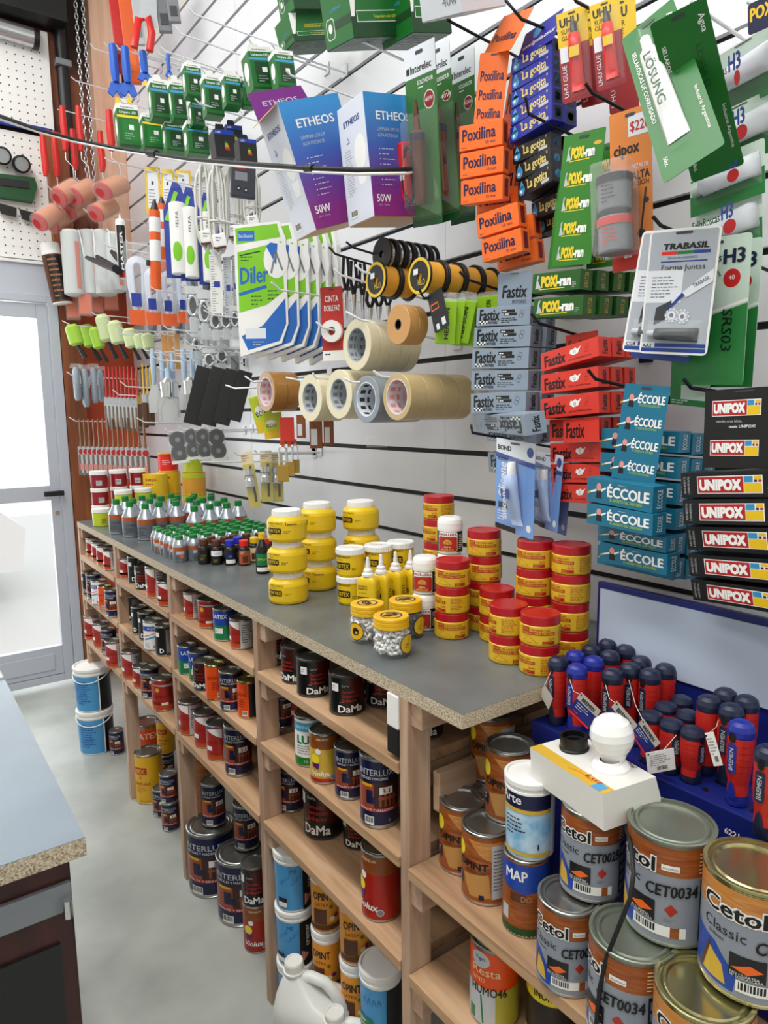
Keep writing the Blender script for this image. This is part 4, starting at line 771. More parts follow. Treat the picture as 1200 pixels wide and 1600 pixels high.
# stain cans
KINDS['cet25'] = ('', lambda: tin('stain_can', 'stain can', .0425, .125, [(.02, .1, 'cetol_grey'), (.1, .68, 'cetol_grey'), (.68, .95, 'cetol_wood')], a_cetol('0025')))
KINDS['cet34'] = ('', lambda: tin('stain_can', 'stain can', .0525, .137, [(.02, .68, 'cetol_grey'), (.68, .95, 'cetol_wood')], a_cetol('0034'), lid='dusty_metal', rim='dusty_metal'))
KINDS['cetg'] = ('', lambda: tin('stain_can', 'stain can', .0535, .137, [(.02, .68, 'cetol_grey'), (.68, .95, 'opint_wood')], a_cetol('0019'), lid='brass_metal', rim='brass_metal'))
G = 'stain cans at the near end'
def put6(k, lab, p, phi, z=None): return one(k, lab, (p[0], p[1], z if z else p[2] + .0006), phi, G)
put6('cet25', 'lower grey and wood brown stain can at the shelf edge, grey lid', (0.724,0.573,0.71), -12); p = (0.7642,0.568,0.8355); put6('cet25', 'upper grey and wood brown stain can right under the white tester box', p, -15, .8362)
put6('cet34', 'upper large stain can with dusty lid right of the tester box', (0.7729,0.4555,0.8475), -30, .8482); p = (0.7196,0.4691,0.847); put6('cet34', 'lower large stain can with dusty lid, cord hanging before it', p, -48, .7106)
p = (0.7113,0.3694,0.847); put6('cetg', 'lower stain can with shiny brass lid at the bottom right', p, 5, .7106); put6('cetg', 'upper stain can with shiny brass lid at the right edge', (0.769,0.3494,0.8475), 5, .8482)
put6('opi', 'brown wood stain can with written lid, left one at the front', (0.7743,0.8479,0.71), -22); put6('opi', 'brown wood stain can with written lid, right one at the front', (0.756,0.7692,0.71), -28)
p = (0.8331,0.8312,0.832); put6('opi', 'half hidden brown stain can behind the two front ones', p, -10, .7106)
p = (0.8056,0.7667,0.8335); put6('opi', 'brown stain can lying open lidded behind the white pail, upper', p, -20, .8342); put6('opi', 'brown stain can carrying the upper one behind the white pail', p, -10, .7106)
p = (0.823,0.819,0.8335); put6('opi', 'rearmost upper brown stain can behind the white pail', (p[0] + .05, p[1] + .055), -20, .8342); put6('opi', 'rearmost lower brown stain can behind the white pail', (p[0] + .05, p[1] + .055), -10, .7106)
def a_map(b, c, r, h):
    b.rect(c, -1.5 * r, .68 * h, 1.5 * r, .95 * h, 'can_blue'); b.poly(c, [(-1.3 * r, .7 * h), (1.3 * r, .7 * h), (1 * r, .62 * h), (0, .58 * h), (-1 * r, .62 * h)], 'can_blue'); b.text(c, 'MAP', -.35 * r, .74 * h, .13 * h, 'white', 2, al='C', w=1.0 * r, bold=.03)
    b.rect(c, -.6 * r, .46 * h, .1 * r, .57 * h, 'brown', 2); b.text(c, 'DO', -.1 * r, .48 * h, .07 * h, 'tan', 3, w=.45 * r); b.rect(c, -1.1 * r, .18 * h, -.7 * r, .36 * h, 'lightgrey', 2); b.rect(c, -1.5 * r, .02 * h, 1.5 * r, .12 * h, 'darkgreen')
KINDS['map'] = ('', lambda: tin('stain_can', 'stain can', .035, .125, [(.02, .97, 'opint_brown')], a_map)); put6('map', 'brown stain can with blue top band under the white pail', (0.7525,0.6787,0.71), -5)
def a_arte(b, c, r, h):
    b.rect(c, -1.0 * r, .66 * h, 1.15 * r, .86 * h, 'inter_navy', 3); b.text(c, 'Arte', -.62 * r, .72 * h, .11 * h, 'white', 4, al='C', bold=.02); b.rect(c, -1.0 * r, .61 * h, 1.15 * r, .66 * h, 'gold', 3)
    b.para(c, -.8 * r, .52 * h, .9 * r, 5, .05 * h, 'inter_navy', 5); b.text(c, '1', .55 * r, .16 * h, .07 * h, 'inter_navy', 5, bold=.03); b.rect(c, -1.0 * r, .07 * h, 1.15 * r, .11 * h, 'gold', 4); b.rect(c, 1.15 * r, .03 * h, 2 * r, .86 * h, 'white', 3)
PAL['cloud_blue'] = ('9cc6e4', .35, 0); noisy('cloud_blue', [(.35, '6fb0dc'), (.55, 'b4d6ec'), (.75, 'e6f1f6')], 30, 4, .35)
place('pail_arte', lambda: pail('paint_pail', .0375, .124, 'cloud_blue', a_arte, handle=False), 'white pail with navy and sky blue label under the tester box', (0.7565,0.6774,0.8362), (0, 0, -60.1386))
def a_resta(b, c, r, h):
    b.disc(c, -.35 * r, .84 * h, .42 * r, 'lightgrey', 1, .1 * h); b.text(c, 'Vigas', -.35 * r, .84 * h, .045 * h, 'darkgrey', 2, al='C'); b.text(c, 'Resta', -.1 * r, .66 * h, .1 * h, 'cream', 2, al='C', w=1.2 * r); b.text(c, 'UNO', -.4 * r, .57 * h, .05 * h, 'cream', 2, al='C')
    b.text(c, 'HUMO46', 0, .42 * h, .1 * h, 'black', 4, al='C', w=1.5 * r, bold=.02); b.rect(c, -1.3 * r, .03 * h, .3 * r, .5 * h, 'lightgrey'); b.rect(c, .3 * r, .03 * h, 1.3 * r, .5 * h, 'olive'); b.line(c, [(-.2 * r, .05 * h), (-.3 * r, .4 * h)], .003, 'can_green', 2); b.rect(c, -.9 * r, .05 * h, -.6 * r, .2 * h, 'can_green', 2)
KINDS['resta'] = ('', lambda: tin('stain_can', 'stain can', .041, .142, [(.02, .5, 'olive'), (.5, .95, 'can_orange')], a_resta)); put6('resta', 'orange and grey can on the lower shelf, hand written lettering', (0.7577,0.7481,0.502), -15)
def a_inorg(b, c, r, h):
    b.rect(c, -2 * r, .2 * h, 2 * r, .66 * h, 'nearblack'); b.text(c, 'INORGANIC', .1 * r, .72 * h, .1 * h, 'nearblack', 2, al='C', w=1.7 * r, bold=.03)
KINDS['inorg'] = ('', lambda: tin('stain_can', 'stain can', .042, .135, [(.02, .94, 'lemon')], a_inorg, lid='nearblack', rim='nearblack')); put6('inorg', 'black lidded can with yellow lettered band on the lower shelf', (0.7962,0.656,0.502), 0)
for i, (x, y, k) in enumerate(((.95, .80, 'nav'), (1.0, .7, 'syn'), (.86, .82, 'two'), (.93, .62, 'nav'))): put6(k, ['navy can in the dark back of the lower shelf', 'small red can in the dark back of the lower shelf', 'blue and green can behind the orange can on the lower shelf', 'navy can behind the yellow banded can on the lower shelf'][i], (x, y, .502), 0)
one('dama', 'black can under the near end of the worktop behind the front post', (.80, .985, .8955), -10, G); one('nav', 'navy can in the dark behind the front post', (.93, .98, .7175), -10, G)
# white plastic jerry cans on the floor before the shelving
def jerry(h, w, d):
    t = thing('jerry_can', 'jerry can', 'jerry can'); b = MB(); n = 28; prof = [(0, .9), (.006, .98), (.03, 1), (.62 * h, 1), (.66 * h, .99)]
    V = []
    def ring(z, kx, ky, ox=0):
        for i in range(n):
            a = 2 * pi * i / n; V.append((ox + w / 2 * kx * math.copysign(abs(cos(a)) ** .4, cos(a)), d / 2 * ky * math.copysign(abs(sin(a)) ** .4, sin(a)), z))
    for z, k in prof: ring(z, k, k)
    ring(.71 * h, .86, .9, -.05 * w); ring(.76 * h, .6, .72, -.17 * w); ring(.85 * h, .36, .46, -.24 * w); ring(.91 * h, .2, .28, -.27 * w)
    k = len(V) // n
    b.add(V, [(j * n + i, j * n + (i + 1) % n, (j + 1) * n + (i + 1) % n, (j + 1) * n + i) for j in range(k - 1) for i in range(n)] + [tuple(range(n - 1, -1, -1))], 'milk_white', True); b.build('can_body', t)
    b = MB(); b.tube([(-.2 * w, 0, .87 * h), (-.02 * w, 0, .885 * h), (.16 * w, 0, .865 * h), (.3 * w, 0, .79 * h), (.385 * w, 0, .69 * h), (.39 * w, 0, .6 * h)], [.013, .0125, .0125, .013, .015, .018], 'milk_white', 12); b.build('handle', t)
    b = MB(); b.lathe([(.024, .905 * h), (.0245, .925 * h), (.0215, .93 * h), (.0215, .985 * h), (.0195, h), (.016, h), (.0155, h - .002), (0, h - .002)], 'offwhite', 26, c=(-.27 * w, 0, 0)); ribs(b, .0001, .93 * h, .93 * h + .001, 'offwhite', 1); b.build('cap', t)
    b = MB(); c = Flat((0, -d / 2 - .0006, 0)); b.poly(c, rr(-.42 * w, .1 * h, .42 * w, .56 * h, .012), 'can_orange'); b.poly(c, [(-.42 * w, .56 * h), (-.2 * w, .56 * h), (.2 * w, .3 * h), (0, .3 * h)], 'nearblack', 2); b.build('label', t)
    return t
PAL['milk_white'] = ('e6e8e4', .35, 0)
p = (0.6553,1.2733,0.285); q = (0.6841,1.1481,0.235)
a = radians(-52); place('jer', lambda: jerry(.285, .17, .12), 'large white jerry can with handle on floor before the front bay', (p[0] + .27 * .17 * cos(a), p[1] + .27 * .17 * sin(a), .0006), (0, 0, -52), 'white jerry cans')
a = radians(-40); place('jer2', lambda: jerry(.235, .14, .10), 'small white jerry can in front of the large one', (q[0] + .27 * .14 * cos(a), q[1] + .27 * .14 * sin(a), .0006), (0, 0, -40), 'white jerry cans')
# ================================================================ goods hanging on the near half of the slatted wall
pal('pox_orange:f58238 pox_ink:2b2a5e gotita_blue:2a35a4 gotita_black:15171a got_yellow:e6d486 ran_green:3f8a2e ran_dark:2f6a26 ran_yellow:ecd23c fast_grey:97a5b4 fast_red:dc4636 ecc_teal:1f7f9c ecc_lime:b8d83a unipox_black:131316 unipox_red:c0282c uni_yellow:e8c61e uni_cyan:3f9cc8 sil_blue:86aee6 bond_white:e4e8ee sil_tube:b9cdf0 trab_grey:b6bcc4 trab_blue:2f52a0 los_green:167a2a h_green:2f8a48 h_pale:cfe0d4 cip_orange:e2924a uhu_yellow:e6c62c uhu_red:a03038 eth_blue:2a7ac6 eth_purple:7a2684 eth_white:dfe3ee inter_green:3f7f3a kraft:d4a66c foam:e4dde2 masking:e4dcc0 duct_grey:9aa2aa lime_bag:a6d42c lamp_green:1e7a34 lamp_dark:145026 cork:c9a46a', .4)
for n, a in (('eth_fade', ('2f8acc', '3a5cb0', '8a2a80')),):
    m_, nt_, b_, N_, L_ = nodes(n, r=.3); tc_ = N_('ShaderNodeTexCoord'); sp_ = N_('ShaderNodeSeparateXYZ'); r_ = ramp(N_, [(.12, a[2]), (.36, '623a94'), (.58, a[1]), (.95, a[0])])
    L_(tc_.outputs['Generated'], sp_.inputs[0]); L_(sp_.outputs['Z'], r_.inputs[0]); L_(r_.outputs[0], b_.inputs['Base Color'])
def hook(hk, label, m='white_metal', grp='display hooks', r=.0028):
    """a slatwall prong: back plate in the groove, rod, turned-up tip"""
    wall, bend, tip = [Vector(p) for p in hk]
    t = thing('display_hook', label, 'hook', wall, group=grp); b = MB()
    b.tube([Vector((-.002, 0, 0)), bend - wall, tip - wall], r, m, 8); b.build('prong', t)
    b = MB(); b.box((-.0028, 0, .004), (.004, .03, .034), m, .001); b.build('back_plate', t); return t
def carton(kind, pose, d, col, front, side, label, grp, cat='box', name='glue_box', top=None):
    loc, rot, (w, h) = pose
    if kind not in PROTO:
        t = thing(name, label, cat); b = MB(); b.box((0, d / 2, h / 2), (w, d, h), col, .0007); b.build('carton', t)
        b = MB(); front(b, Flat((-w / 2, 0, 0)), w, h)
        if side: side(b, Flat((w / 2, 0, 0), (0, 1, 0)), d, h)
        if top: top(b, Flat((-w / 2, 0, h), (1, 0, 0), (0, 1, 0)), w, d)
        if b.v: b.build('print', t)
        SIZE[kind] = (w, h); PROTO[kind] = t
    else: t = copy_tree(PROTO[kind])
    t.scale = (w / SIZE[kind][0], 1, h / SIZE[kind][1]); t.location = loc; t.rotation_euler = [radians(a) for a in rot]; t['label'] = label; t['group'] = grp; return t
def card(name, pose, col, art, label, cat, grp=None, corner=.004, th=.0008, hole=True, kids=None, back=None):
    """a flat hanging card with a slot, its print, and whatever is sealed on it"""
    loc, rot, (w, h) = pose; t = thing(name, label, cat, loc, rot, grp); b = MB(); c = Flat((-w / 2, 0, 0))
    b.prism(rr(0, 0, w, h, corner), col, th, c, back); b.build('card', t)
    b = MB(); art(b, c, w, h)
    if hole: b.poly(c, rr(w * .38, h * .955, w * .62, h * .975, h * .009), 'darkgrey', 3)
    b.build('print', t)
    if kids: kids(t, w, h)
    return t
def shift(pose, dx=0, dy=0, dz=0): (x, y, z), r, s = pose; return ((x + dx, y + dy, z + dz), r, s)
def strip(pose, col, art, label, grp=None): return card('header_strip', pose, col, art, label, 'header card', grp, .002)
# ---- orange epoxy boxes
def f_pox(b, c, w, h): b.text(c, 'Poxilina', w * .08, h * .36, h * .46, 'pox_ink', w=w * .76, bold=.028); b.text(c, '10 min', w * .62, h * .14, h * .12, 'pox_ink'); b.para(c, w * .06, h * .1, w * .3, 1, h * .1, 'pox_ink', th=.2)
def s_pox(b, c, w, h): b.rect(c, w * .25, h * .15, w * .75, h * .88, 'deepred'); b.text(c, 'Poxilina', w * .62, h * .18, w * .28, 'pox_ink', w=h * .65, rot=pi / 2)
PX = (((1.0009,1.0527,2.0046),(3.1275,1.185,-65.2734),(0.0891,0.0454)), ((1.001,1.0504,1.9542),(3.439,2.2188,-70.1232),(0.0922,0.0451)), ((1.0015,1.0503,1.9047),(5.2393,3.2963,-73.0931),(0.0925,0.0437)), ((1.0016,1.0034,1.8393),(3.633,-4.4441,-79.2772),(0.0947,0.0424)), ((1.0018,0.9918,1.7915),(3.9695,-4.8604,-78.7794),(0.09,0.042)))
for k in range(2):
    for i, p in enumerate(PX):
        carton('pox', shift(p, .052 * k, .01 * k, -.01 * k), .03, 'pox_orange', f_pox, s_pox, 'orange epoxy putty box, %s %s' % (('topmost', 'second', 'third', 'fourth', 'lowest')[i], ('of the front column', 'of the column behind the front one')[k]), 'orange epoxy putty boxes')
def a_strip_pox(b, c, w, h):
    for i in range(3): b.text(c, 'Poxilina', w * .1, h * (.06 + .27 * i), h * .14, 'pox_ink', w=w * .8, bold=.03)
strip(((1.0099,1.0428,2.0499),(1.3845,6.3023,-59.7628),(0.057,0.1217)), 'pox_orange', a_strip_pox, 'orange header strip with three purple lettering lines above the orange boxes'); strip(((1.0183,1.0303,2.1707),(-25.9461,20.1182,-109.3984),(0.1285,0.0757)), 'pox_orange', lambda b, c, w, h: b.text(c, 'Poxilina', w * .1, h * .3, h * .2, 'pox_ink', w=w * .8, bold=.03), 'bent upper end of the orange header strip at the hook')
strip(((1.0549,1.0478,1.9277),(-2.9097,8.902,-78.0852),(0.0511,0.2482)), 'pox_orange', a_strip_pox, 'second orange header strip, behind the first')
hook(((1.25,1.0844,2.205),(0.98,1.1244,2.255),(0.968,1.1295,2.2787)), 'black hook carrying the orange epoxy strips', 'black_metal')
# ---- blue and black instant glue boxes
def f_got(b, c, w, h):
    b.disc(c, w * .12, h * .4, h * .3, 'skyblue'); b.poly(c, [(w * .12 - h * .29, h * .48), (w * .12 + h * .29, h * .48), (w * .12, h * 1.0)], 'skyblue'); b.disc(c, w * .1, h * .34, h * .1, 'white', 2)
    b.text(c, 'La gotita', w * .3, h * .34, h * .5, 'got_yellow', w=w * .57, bold=.03); b.text(c, '"', w * .26, h * .5, h * .4, 'got_yellow', w=w * .03); b.text(c, '"', w * .88, h * .5, h * .4, 'got_yellow', w=w * .03); b.rect(c, w * .7, h * .12, w * .92, h * .3, 'lightgrey')
def s_got(b, c, w, h): b.disc(c, w * .5, h * .5, h * .25, 'skyblue'); b.poly(c, rr(w * .2, h * .1, w * .8, h * .9, h * .1), 'gotita_black', 1)
for k in range(2):
    for i, p in enumerate((((1.03,0.9529,2.1248),(-0.1564,-0.2286,-90.7409),(0.0973,0.0274)),((1.0299,0.9526,2.096),(-0.2261,-0.842,-92.2848),(0.1012,0.0277)),((1.0299,0.9524,2.067),(-0.2961,-1.4761,-93.803),(0.1053,0.028)),((1.0299,0.9522,2.0378),(-0.3655,-2.131,-95.2923),(0.1098,0.0283)),((1.0298,0.9519,2.0085),(-0.4334,-2.8072,-96.7493),(0.1145,0.0285)))): carton('gotb', shift(p, .034 * k), .03, 'gotita_blue', f_got, s_got, 'blue instant glue box, %s %s' % (('topmost', 'second', 'third', 'fourth', 'lowest')[i], ('of the front stack', 'of the stack behind')[k]), 'blue instant glue boxes')
    for i, p in enumerate((((1.0401,0.9578,1.9697),(0.4954,-1.5441,-90.3997),(0.0928,0.0287)),((1.0401,0.9527,1.9384),(0.527,-3.1931,-93.939),(0.0934,0.0297)),((1.04,0.9475,1.9071),(0.6121,-4.8051,-97.6348),(0.0949,0.0307))) + (((1.07,0.9451,1.8669),(0.4034,-3.5336,-93.9457),(0.0754,0.0328)), ((1.0899,0.9458,1.8442),(0.161,-4.6442,-97.4624),(0.0735,0.0311)))): carton('gotk', shift(p, .036 * k), .03, 'gotita_black', f_got, s_got, 'black instant glue box, %s %s' % (('topmost', 'second', 'third', 'fourth', 'lowest')[i], ('below the blue ones in front', 'below the blue ones, row behind')[k]), 'black instant glue boxes')
def a_url(b, c, w, h): b.text(c, 'www.lagotita.com.ar', w * .08, h * .32, h * .16, 'white', w=w * .86, rot=.0, shear=.2, bold=.02); b.rect(c, w * .05, h * .12, w * .6, h * .15, 'red'); b.disc(c, w * .4, h * .75, h * .2, 'skyblue')
strip(((1.0295,0.9445,2.1433),(-21.3513,0.1518,-96.1924),(0.0993,0.0579)), 'gotita_blue', a_url, 'blue header card with a web address above the blue glue boxes')
hook(((1.25,0.9616,2.2056),(0.98,0.9301,2.1756),(0.968,0.9575,2.2145)), 'black hook carrying the blue glue boxes', 'black_metal')
# ---- green contact glue boxes
def logo_ran(b, c, u, v, w, h, l=1):
    b.poly(c, [(u, v), (u + w * .04, v + h * .9), (u + w * .1, v + h), (u + w * .06, v + h * .6), (u + w * .16, v + h * .05)], 'lightgrey', l); b.text(c, 'POXI', u + w * .17, v + h * .12, h * .68, 'ran_yellow', l + 1, w=w * .42, bold=.06); b.text(c, '-ran', u + w * .6, v + h * .12, h * .62, 'white', l + 1, w=w * .36, bold=.055); b.rect(c, u + w * .1, v - h * .08, u + w * .8, v - h * .02, 'ran_yellow', l)
def f_ran(b, c, w, h): logo_ran(b, c, w * .07, h * .2, w * .78, h * .72); b.para(c, w * .85, h * .35, w * .1, 3, h * .1, 'lightgrey')
def s_ran(b, c, w, h): b.text(c, '60117.26', w * .65, h * .12, w * .3, 'gold', w=h * .75, rot=pi / 2)
RB = (((1.0003,0.8596,1.7088),(1.0756,3.3891,-87.0702),(0.103,0.0341)), ((1.0002,0.8541,1.6652),(0.7326,3.1924,-88.3231),(0.1091,0.0335)))
for k in range(4):
    for i, p in enumerate(RB): carton('ran', shift(p, .042 * k, -.003 * k, .002 * k), .036, 'ran_dark', f_ran, s_ran, 'long green contact glue box, %s of the %s pair from the front' % (('upper', 'lower')[i], ORD[k]), 'long green contact glue boxes')
def a_ran(n):
    def art(b, c, w, h):
        for i in range(n): logo_ran(b, c, w * .12, h * (.05 + .94 / n * i), w * .7, h * .55 / n)
        b.disc(c, w * .85, h * .9, w * .1, 'gold', 1, w * .04)
    return art
strip(((1.0187,0.842,1.7524),(-0.2417,5.6996,-85.6276),(0.0824,0.2159)), 'ran_green', a_ran(5), 'green header strip with five yellow and white logos'); strip(((1.0464,0.8777,1.7575),(-3.0473,5.8318,-93.5579),(0.0872,0.1529)), 'ran_green', a_ran(3), 'second green strip, peeping out left behind the first'); strip(((1.0606,0.8104,1.7478),(0.3912,3.2356,-89.4147),(0.0603,0.2032)), 'ran_green', a_ran(4), 'third green strip, peeping out right behind the first')
hook(((1.25,0.8794,1.9701),(0.99,0.9194,2.0201),(0.978,0.9164,2.0437)), 'black hook carrying the green glue strips', 'black_metal')
# ---- grey gasket glue boxes
def fast(ink, ell):
    def art(b, c, w, h):
        b.text(c, 'Fastix', w * .07, h * (.3 if not ell else .18), h * .58, ink, w=w * .37, bold=.035)
        if not ell:
            for i in range(5):
                for j in range(2):
                    if (i + j) % 2 == 0: b.rect(c, w * (.07 + .03 * i), h * (.1 + .08 * j), w * (.1 + .03 * i), h * (.18 + .08 * j), 'black')
                    else: b.rect(c, w * (.07 + .03 * i), h * (.1 + .08 * j), w * (.1 + .03 * i), h * (.18 + .08 * j), 'white')
            b.text(c, 'MOTORES', w * .24, h * .1, h * .13, 'black', w=w * .17, bold=.03); b.rect(c, w * .48, h * .68, w * .72, h * .84, 'black'); b.rect(c, w * .53, h * .52, w * .76, h * .66, 'black'); b.para(c, w * .5, h * .72, w * .2, 1, h * .15, 'white', 3); b.para(c, w * .55, h * .56, w * .18, 1, h * .15, 'white', 3); b.para(c, w * .48, h * .36, w * .36, 3, h * .1, 'black'); b.ring(c, w * .86, h * .68, h * .1, h * .12, 'darkgrey'); b.ring(c, w * .84, h * .5, h * .1, h * .12, 'darkgrey')
        else:
            b.poly(c, [(w * .52, h * .55), (w * .58, h * .4), (w * .66, h * .45), (w * .72, h * .8), (w * .66, h * .68), (w * .62, h * .78), (w * .58, h * .7), (w * .54, h * .72)], 'white'); b.ring(c, w * .61, h * .56, h * .06, h * .08, ink, 2); b.ring(c, w * .82, h * .7, h * .1, h * .115, 'deepred'); b.ring(c, w * .8, h * .5, h * .1, h * .115, 'deepred'); b.text(c, 'ALTA TEMPERATURA', w * .5, h * .16, h * .09, ink, w=w * .38)
    return art
def s_fast(b, c, w, h): b.text(c, 'Fastix', w * .7, h * .15, w * .4, 'black', w=h * .7, rot=pi / 2, bold=.03)
FG = (((1.0198,1.0083,1.6669),(0.1273,3.8237,-79.5266),(0.1258,0.0356)), ((1.0199,1.0113,1.626),(0.0626,3.476,-82.7787),(0.139,0.0391)), ((1.0199,1.0157,1.584),(-0.0015,2.6769,-84.3015),(0.1431,0.039)), ((1.02,1.0167,1.5419),(0.1059,1.9481,-85.9879),(0.1475,0.0381)), ((1.0102,1.0097,1.4969),(0.4429,0.1224,-89.9997),(0.1526,0.0396)))
for k in range(2):
    for i, p in enumerate(FG): carton('fg', shift(p, .04 * k, -.004 * k), .036, 'fast_grey', fast('black', 0), s_fast, 'grey gasket glue box, %s of the %s' % (('topmost', 'second', 'third', 'fourth', 'fifth')[i], ('front column', 'column behind')[k]), 'grey gasket glue boxes')
(l_, r_, s_) = ((1.0025,0.9983,1.457),(9.2601,-0.1611,-121.2088),(0.404,0.0371)); o = carton('fgu', (l_, r_, s_), .036, 'fast_grey', lambda b, c, w, h: fast('black', 0)(b, Flat((w / 2, 0, h), (-1, 0, 0), (0, 0, -1)), w, h), s_fast, 'grey gasket glue box hanging upside down at the foot of its column', 'grey gasket glue boxes')
carton('fg', ((1.0518,1.0116,1.4357),(5.9315,0.5188,-95.5698),(0.155,0.0341)), .036, 'fast_grey', fast('black', 0), s_fast, 'grey gasket glue box tilted behind the upside down one', 'grey gasket glue boxes'); carton('fg', ((1.1021,1.0556,1.365),(5.2599,-0.0997,-95.2964),(0.1526,0.045)), .036, 'fast_grey', fast('black', 0), s_fast, 'loose grey glue box, end showing left of the silicone packs', 'grey gasket glue boxes')
strip(((1.0321,0.9889,1.699),(4.0776,4.4913,-84.2243),(0.0827,0.0656)), 'fast_grey', lambda b, c, w, h: (b.text(c, 'Fastix', w * .15, h * .3, h * .34, 'black', w=w * .7, bold=.03, shear=.1), b.text(c, 'MOTORES', w * .45, h * .12, h * .1, 'black', w=w * .4)), 'grey header card above the grey glue boxes')
hook(((1.25,1.0296,1.7105),(0.98,1.0696,1.7605),(0.968,1.0753,1.7749)), 'black hook carrying the grey glue boxes', 'black_metal')
# ---- red gasket glue boxes
FR = (((0.9996,0.8239,1.5803),(-0.7316,-7.6679,-95.7031),(0.1383,0.0329)), ((1,0.8234,1.5347),(0.1398,-3.9583,-90.9128),(0.1273,0.0345)), ((1.0001,0.8214,1.4899),(0.2756,-4.7396,-91.2464),(0.1306,0.0365)))
FR2 = (((1.0202,0.8251,1.4459),(0.468,-2.1373,-90.2593),(0.1139,0.0394)), ((1.0197,0.8223,1.4075),(-0.9702,-2.7588,-92.8107),(0.1186,0.0345)), ((1.0198,0.8209,1.3705),(-0.686,-3.285,-87.7179),(0.1072,0.0335)), ((1.0198,0.819,1.3339),(-0.6244,-3.2551,-90.3226),(0.107,0.0332)))
for k in range(3):
    for i, p in enumerate(FR): carton('fr', shift(p, .033 * k, -.003 * k), .03, 'fast_red', fast('black', 1), s_fast, 'red gasket glue box, %s of the upper three, %s row' % (('top', 'middle', 'bottom')[i], ('front', 'second', 'third')[k]), 'red gasket glue boxes')
    for i, p in enumerate(FR2):
        if k < 2: carton('fr', shift(p, .033 * k, -.003 * k), .03, 'fast_red', fast('black', 1), s_fast, 'red gasket glue box, %s of the lower four, %s row' % (ORD[i], ('front', 'second')[k]), 'red gasket glue boxes')
strip(((1.0047,0.7978,1.4443),(-0.8261,-3.3252,-91.5237),(0.0791,0.043)), 'fast_red', lambda b, c, w, h: b.text(c, 'Fastix', w * .1, h * .2, h * .6, 'black', w=w * .5, bold=.03), 'small red card overlapping the fourth red glue box'); strip(((1.06,0.8458,1.6029),(-0.0973,-2.185,-90.7063),(0.0724,0.0366)), 'fast_red', lambda b, c, w, h: b.text(c, 'Fastix', w * .1, h * .2, h * .5, 'black', w=w * .5, bold=.03), 'dark red header card behind the top red box')
hook(((1.25,0.8375,1.6048),(0.98,0.8775,1.6548),(0.968,0.8851,1.6715)), 'black hook carrying the red glue boxes', 'black_metal'); hook(((1.25,0.6892,1.4998),(0.95,0.7292,1.5498),(0.938,0.7342,1.564)), 'black hook carrying the teal glue boxes', 'black_metal')
# ---- teal shoe glue boxes
def cobbler(b, c, u, v, s, l=1):
    b.poly(c, [(u - s * .25, v), (u + s * .25, v), (u + s * .2, v + s * .5), (u - s * .2, v + s * .5)], 'nearblack', l); b.disc(c, u, v + s * .75, s * .2, 'pink', l + 1, s * .26); b.poly(c, [(u - s * .2, v + s * .45), (u - s * .7, v + s * .3), (u - s * .72, v + s * .42), (u - s * .2, v + s * .6)], 'white', l + 1); b.poly(c, [(u + s * .2, v + s * .45), (u + s * .6, v + s * .7), (u + s * .55, v + s * .8), (u + s * .15, v + s * .6)], 'white', l + 1); b.poly(c, [(u - s * .95, v + s * .2), (u - s * .68, v + s * .28), (u - s * .7, v + s * .42), (u - s * .9, v + s * .36)], 'gold', l + 1)
def f_ecc(b, c, w, h): cobbler(b, c, w * .2, h * .2, h * .62); b.text(c, 'ÉCCOLE', w * .34, h * .34, h * .4, 'white', 2, w=w * .61, bold=.045); b.text(c, 'EL SECRETO DEL ZAPATERO', w * .38, h * .16, h * .11, 'ecc_lime', 2, w=w * .48, bold=.02); b.para(c, w * .5, h * .84, w * .3, 1, h * .1, 'lightgrey', th=.2)
def s_ecc(b, c, w, h): b.text(c, 'ÉCCOLE', w * .68, h * .15, w * .34, 'white', w=h * .7, rot=pi / 2)
EF = (((0.9509,0.6792,1.3466),(2.3544,2.7639,-94.9217),(0.1313,0.0407)), ((0.9506,0.6774,1.3106),(1.8028,1.7191,-95.3389),(0.1319,0.0342))); EB = (((0.9852,0.6757,1.279),(0.837,0.9924,-94.0137),(0.1308,0.025)), ((0.9855,0.6734,1.2426),(1.5776,0.1163,-94.2843),(0.1333,0.0342)))
for i, p in enumerate(EF): carton('ecc', p, .032, 'ecc_teal', f_ecc, s_ecc, 'teal shoe glue box, %s of the front two' % ('upper', 'lower')[i], 'teal shoe glue boxes')
for i, p in enumerate(EB): carton('ecc', p, .032, 'ecc_teal', f_ecc, s_ecc, 'teal shoe glue box, %s of the lowest two' % ('upper', 'lower')[i], 'teal shoe glue boxes')
b0 = ((1.01,0.6875,1.4338),(-0.0065,1.3902,-90.3598),(0.1458,0.0332))
for k in range(3):
    for i in range(6): carton('ecc', shift(b0, .0345 * k, -.002 * k, -.0405 * i - .004 * k), .032, 'ecc_teal', f_ecc, s_ecc, 'teal shoe glue box, %s from top in the %s column' % (ORD[i], ('inner', 'second inner', 'rearmost')[k]), 'teal shoe glue boxes')
def a_ecc(b, c, w, h):
    for i in range(4): v = h * (.06 + .235 * i); cobbler(b, c, w * .2, v, h * .13); b.text(c, 'ÉCCOLE', w * .36, v + h * .05, h * .08, 'white', 2, w=w * .58, bold=.045); b.text(c, 'EL SECRETO DEL ZAPATERO', w * .4, v + h * .015, h * .022, 'ecc_lime', 2, w=w * .46)
strip(((0.9721,0.669,1.3871),(-1.4834,6.4416,-83.9129),(0.0747,0.1516)), 'ecc_teal', a_ecc, 'teal header strip with four shoemaker logos')
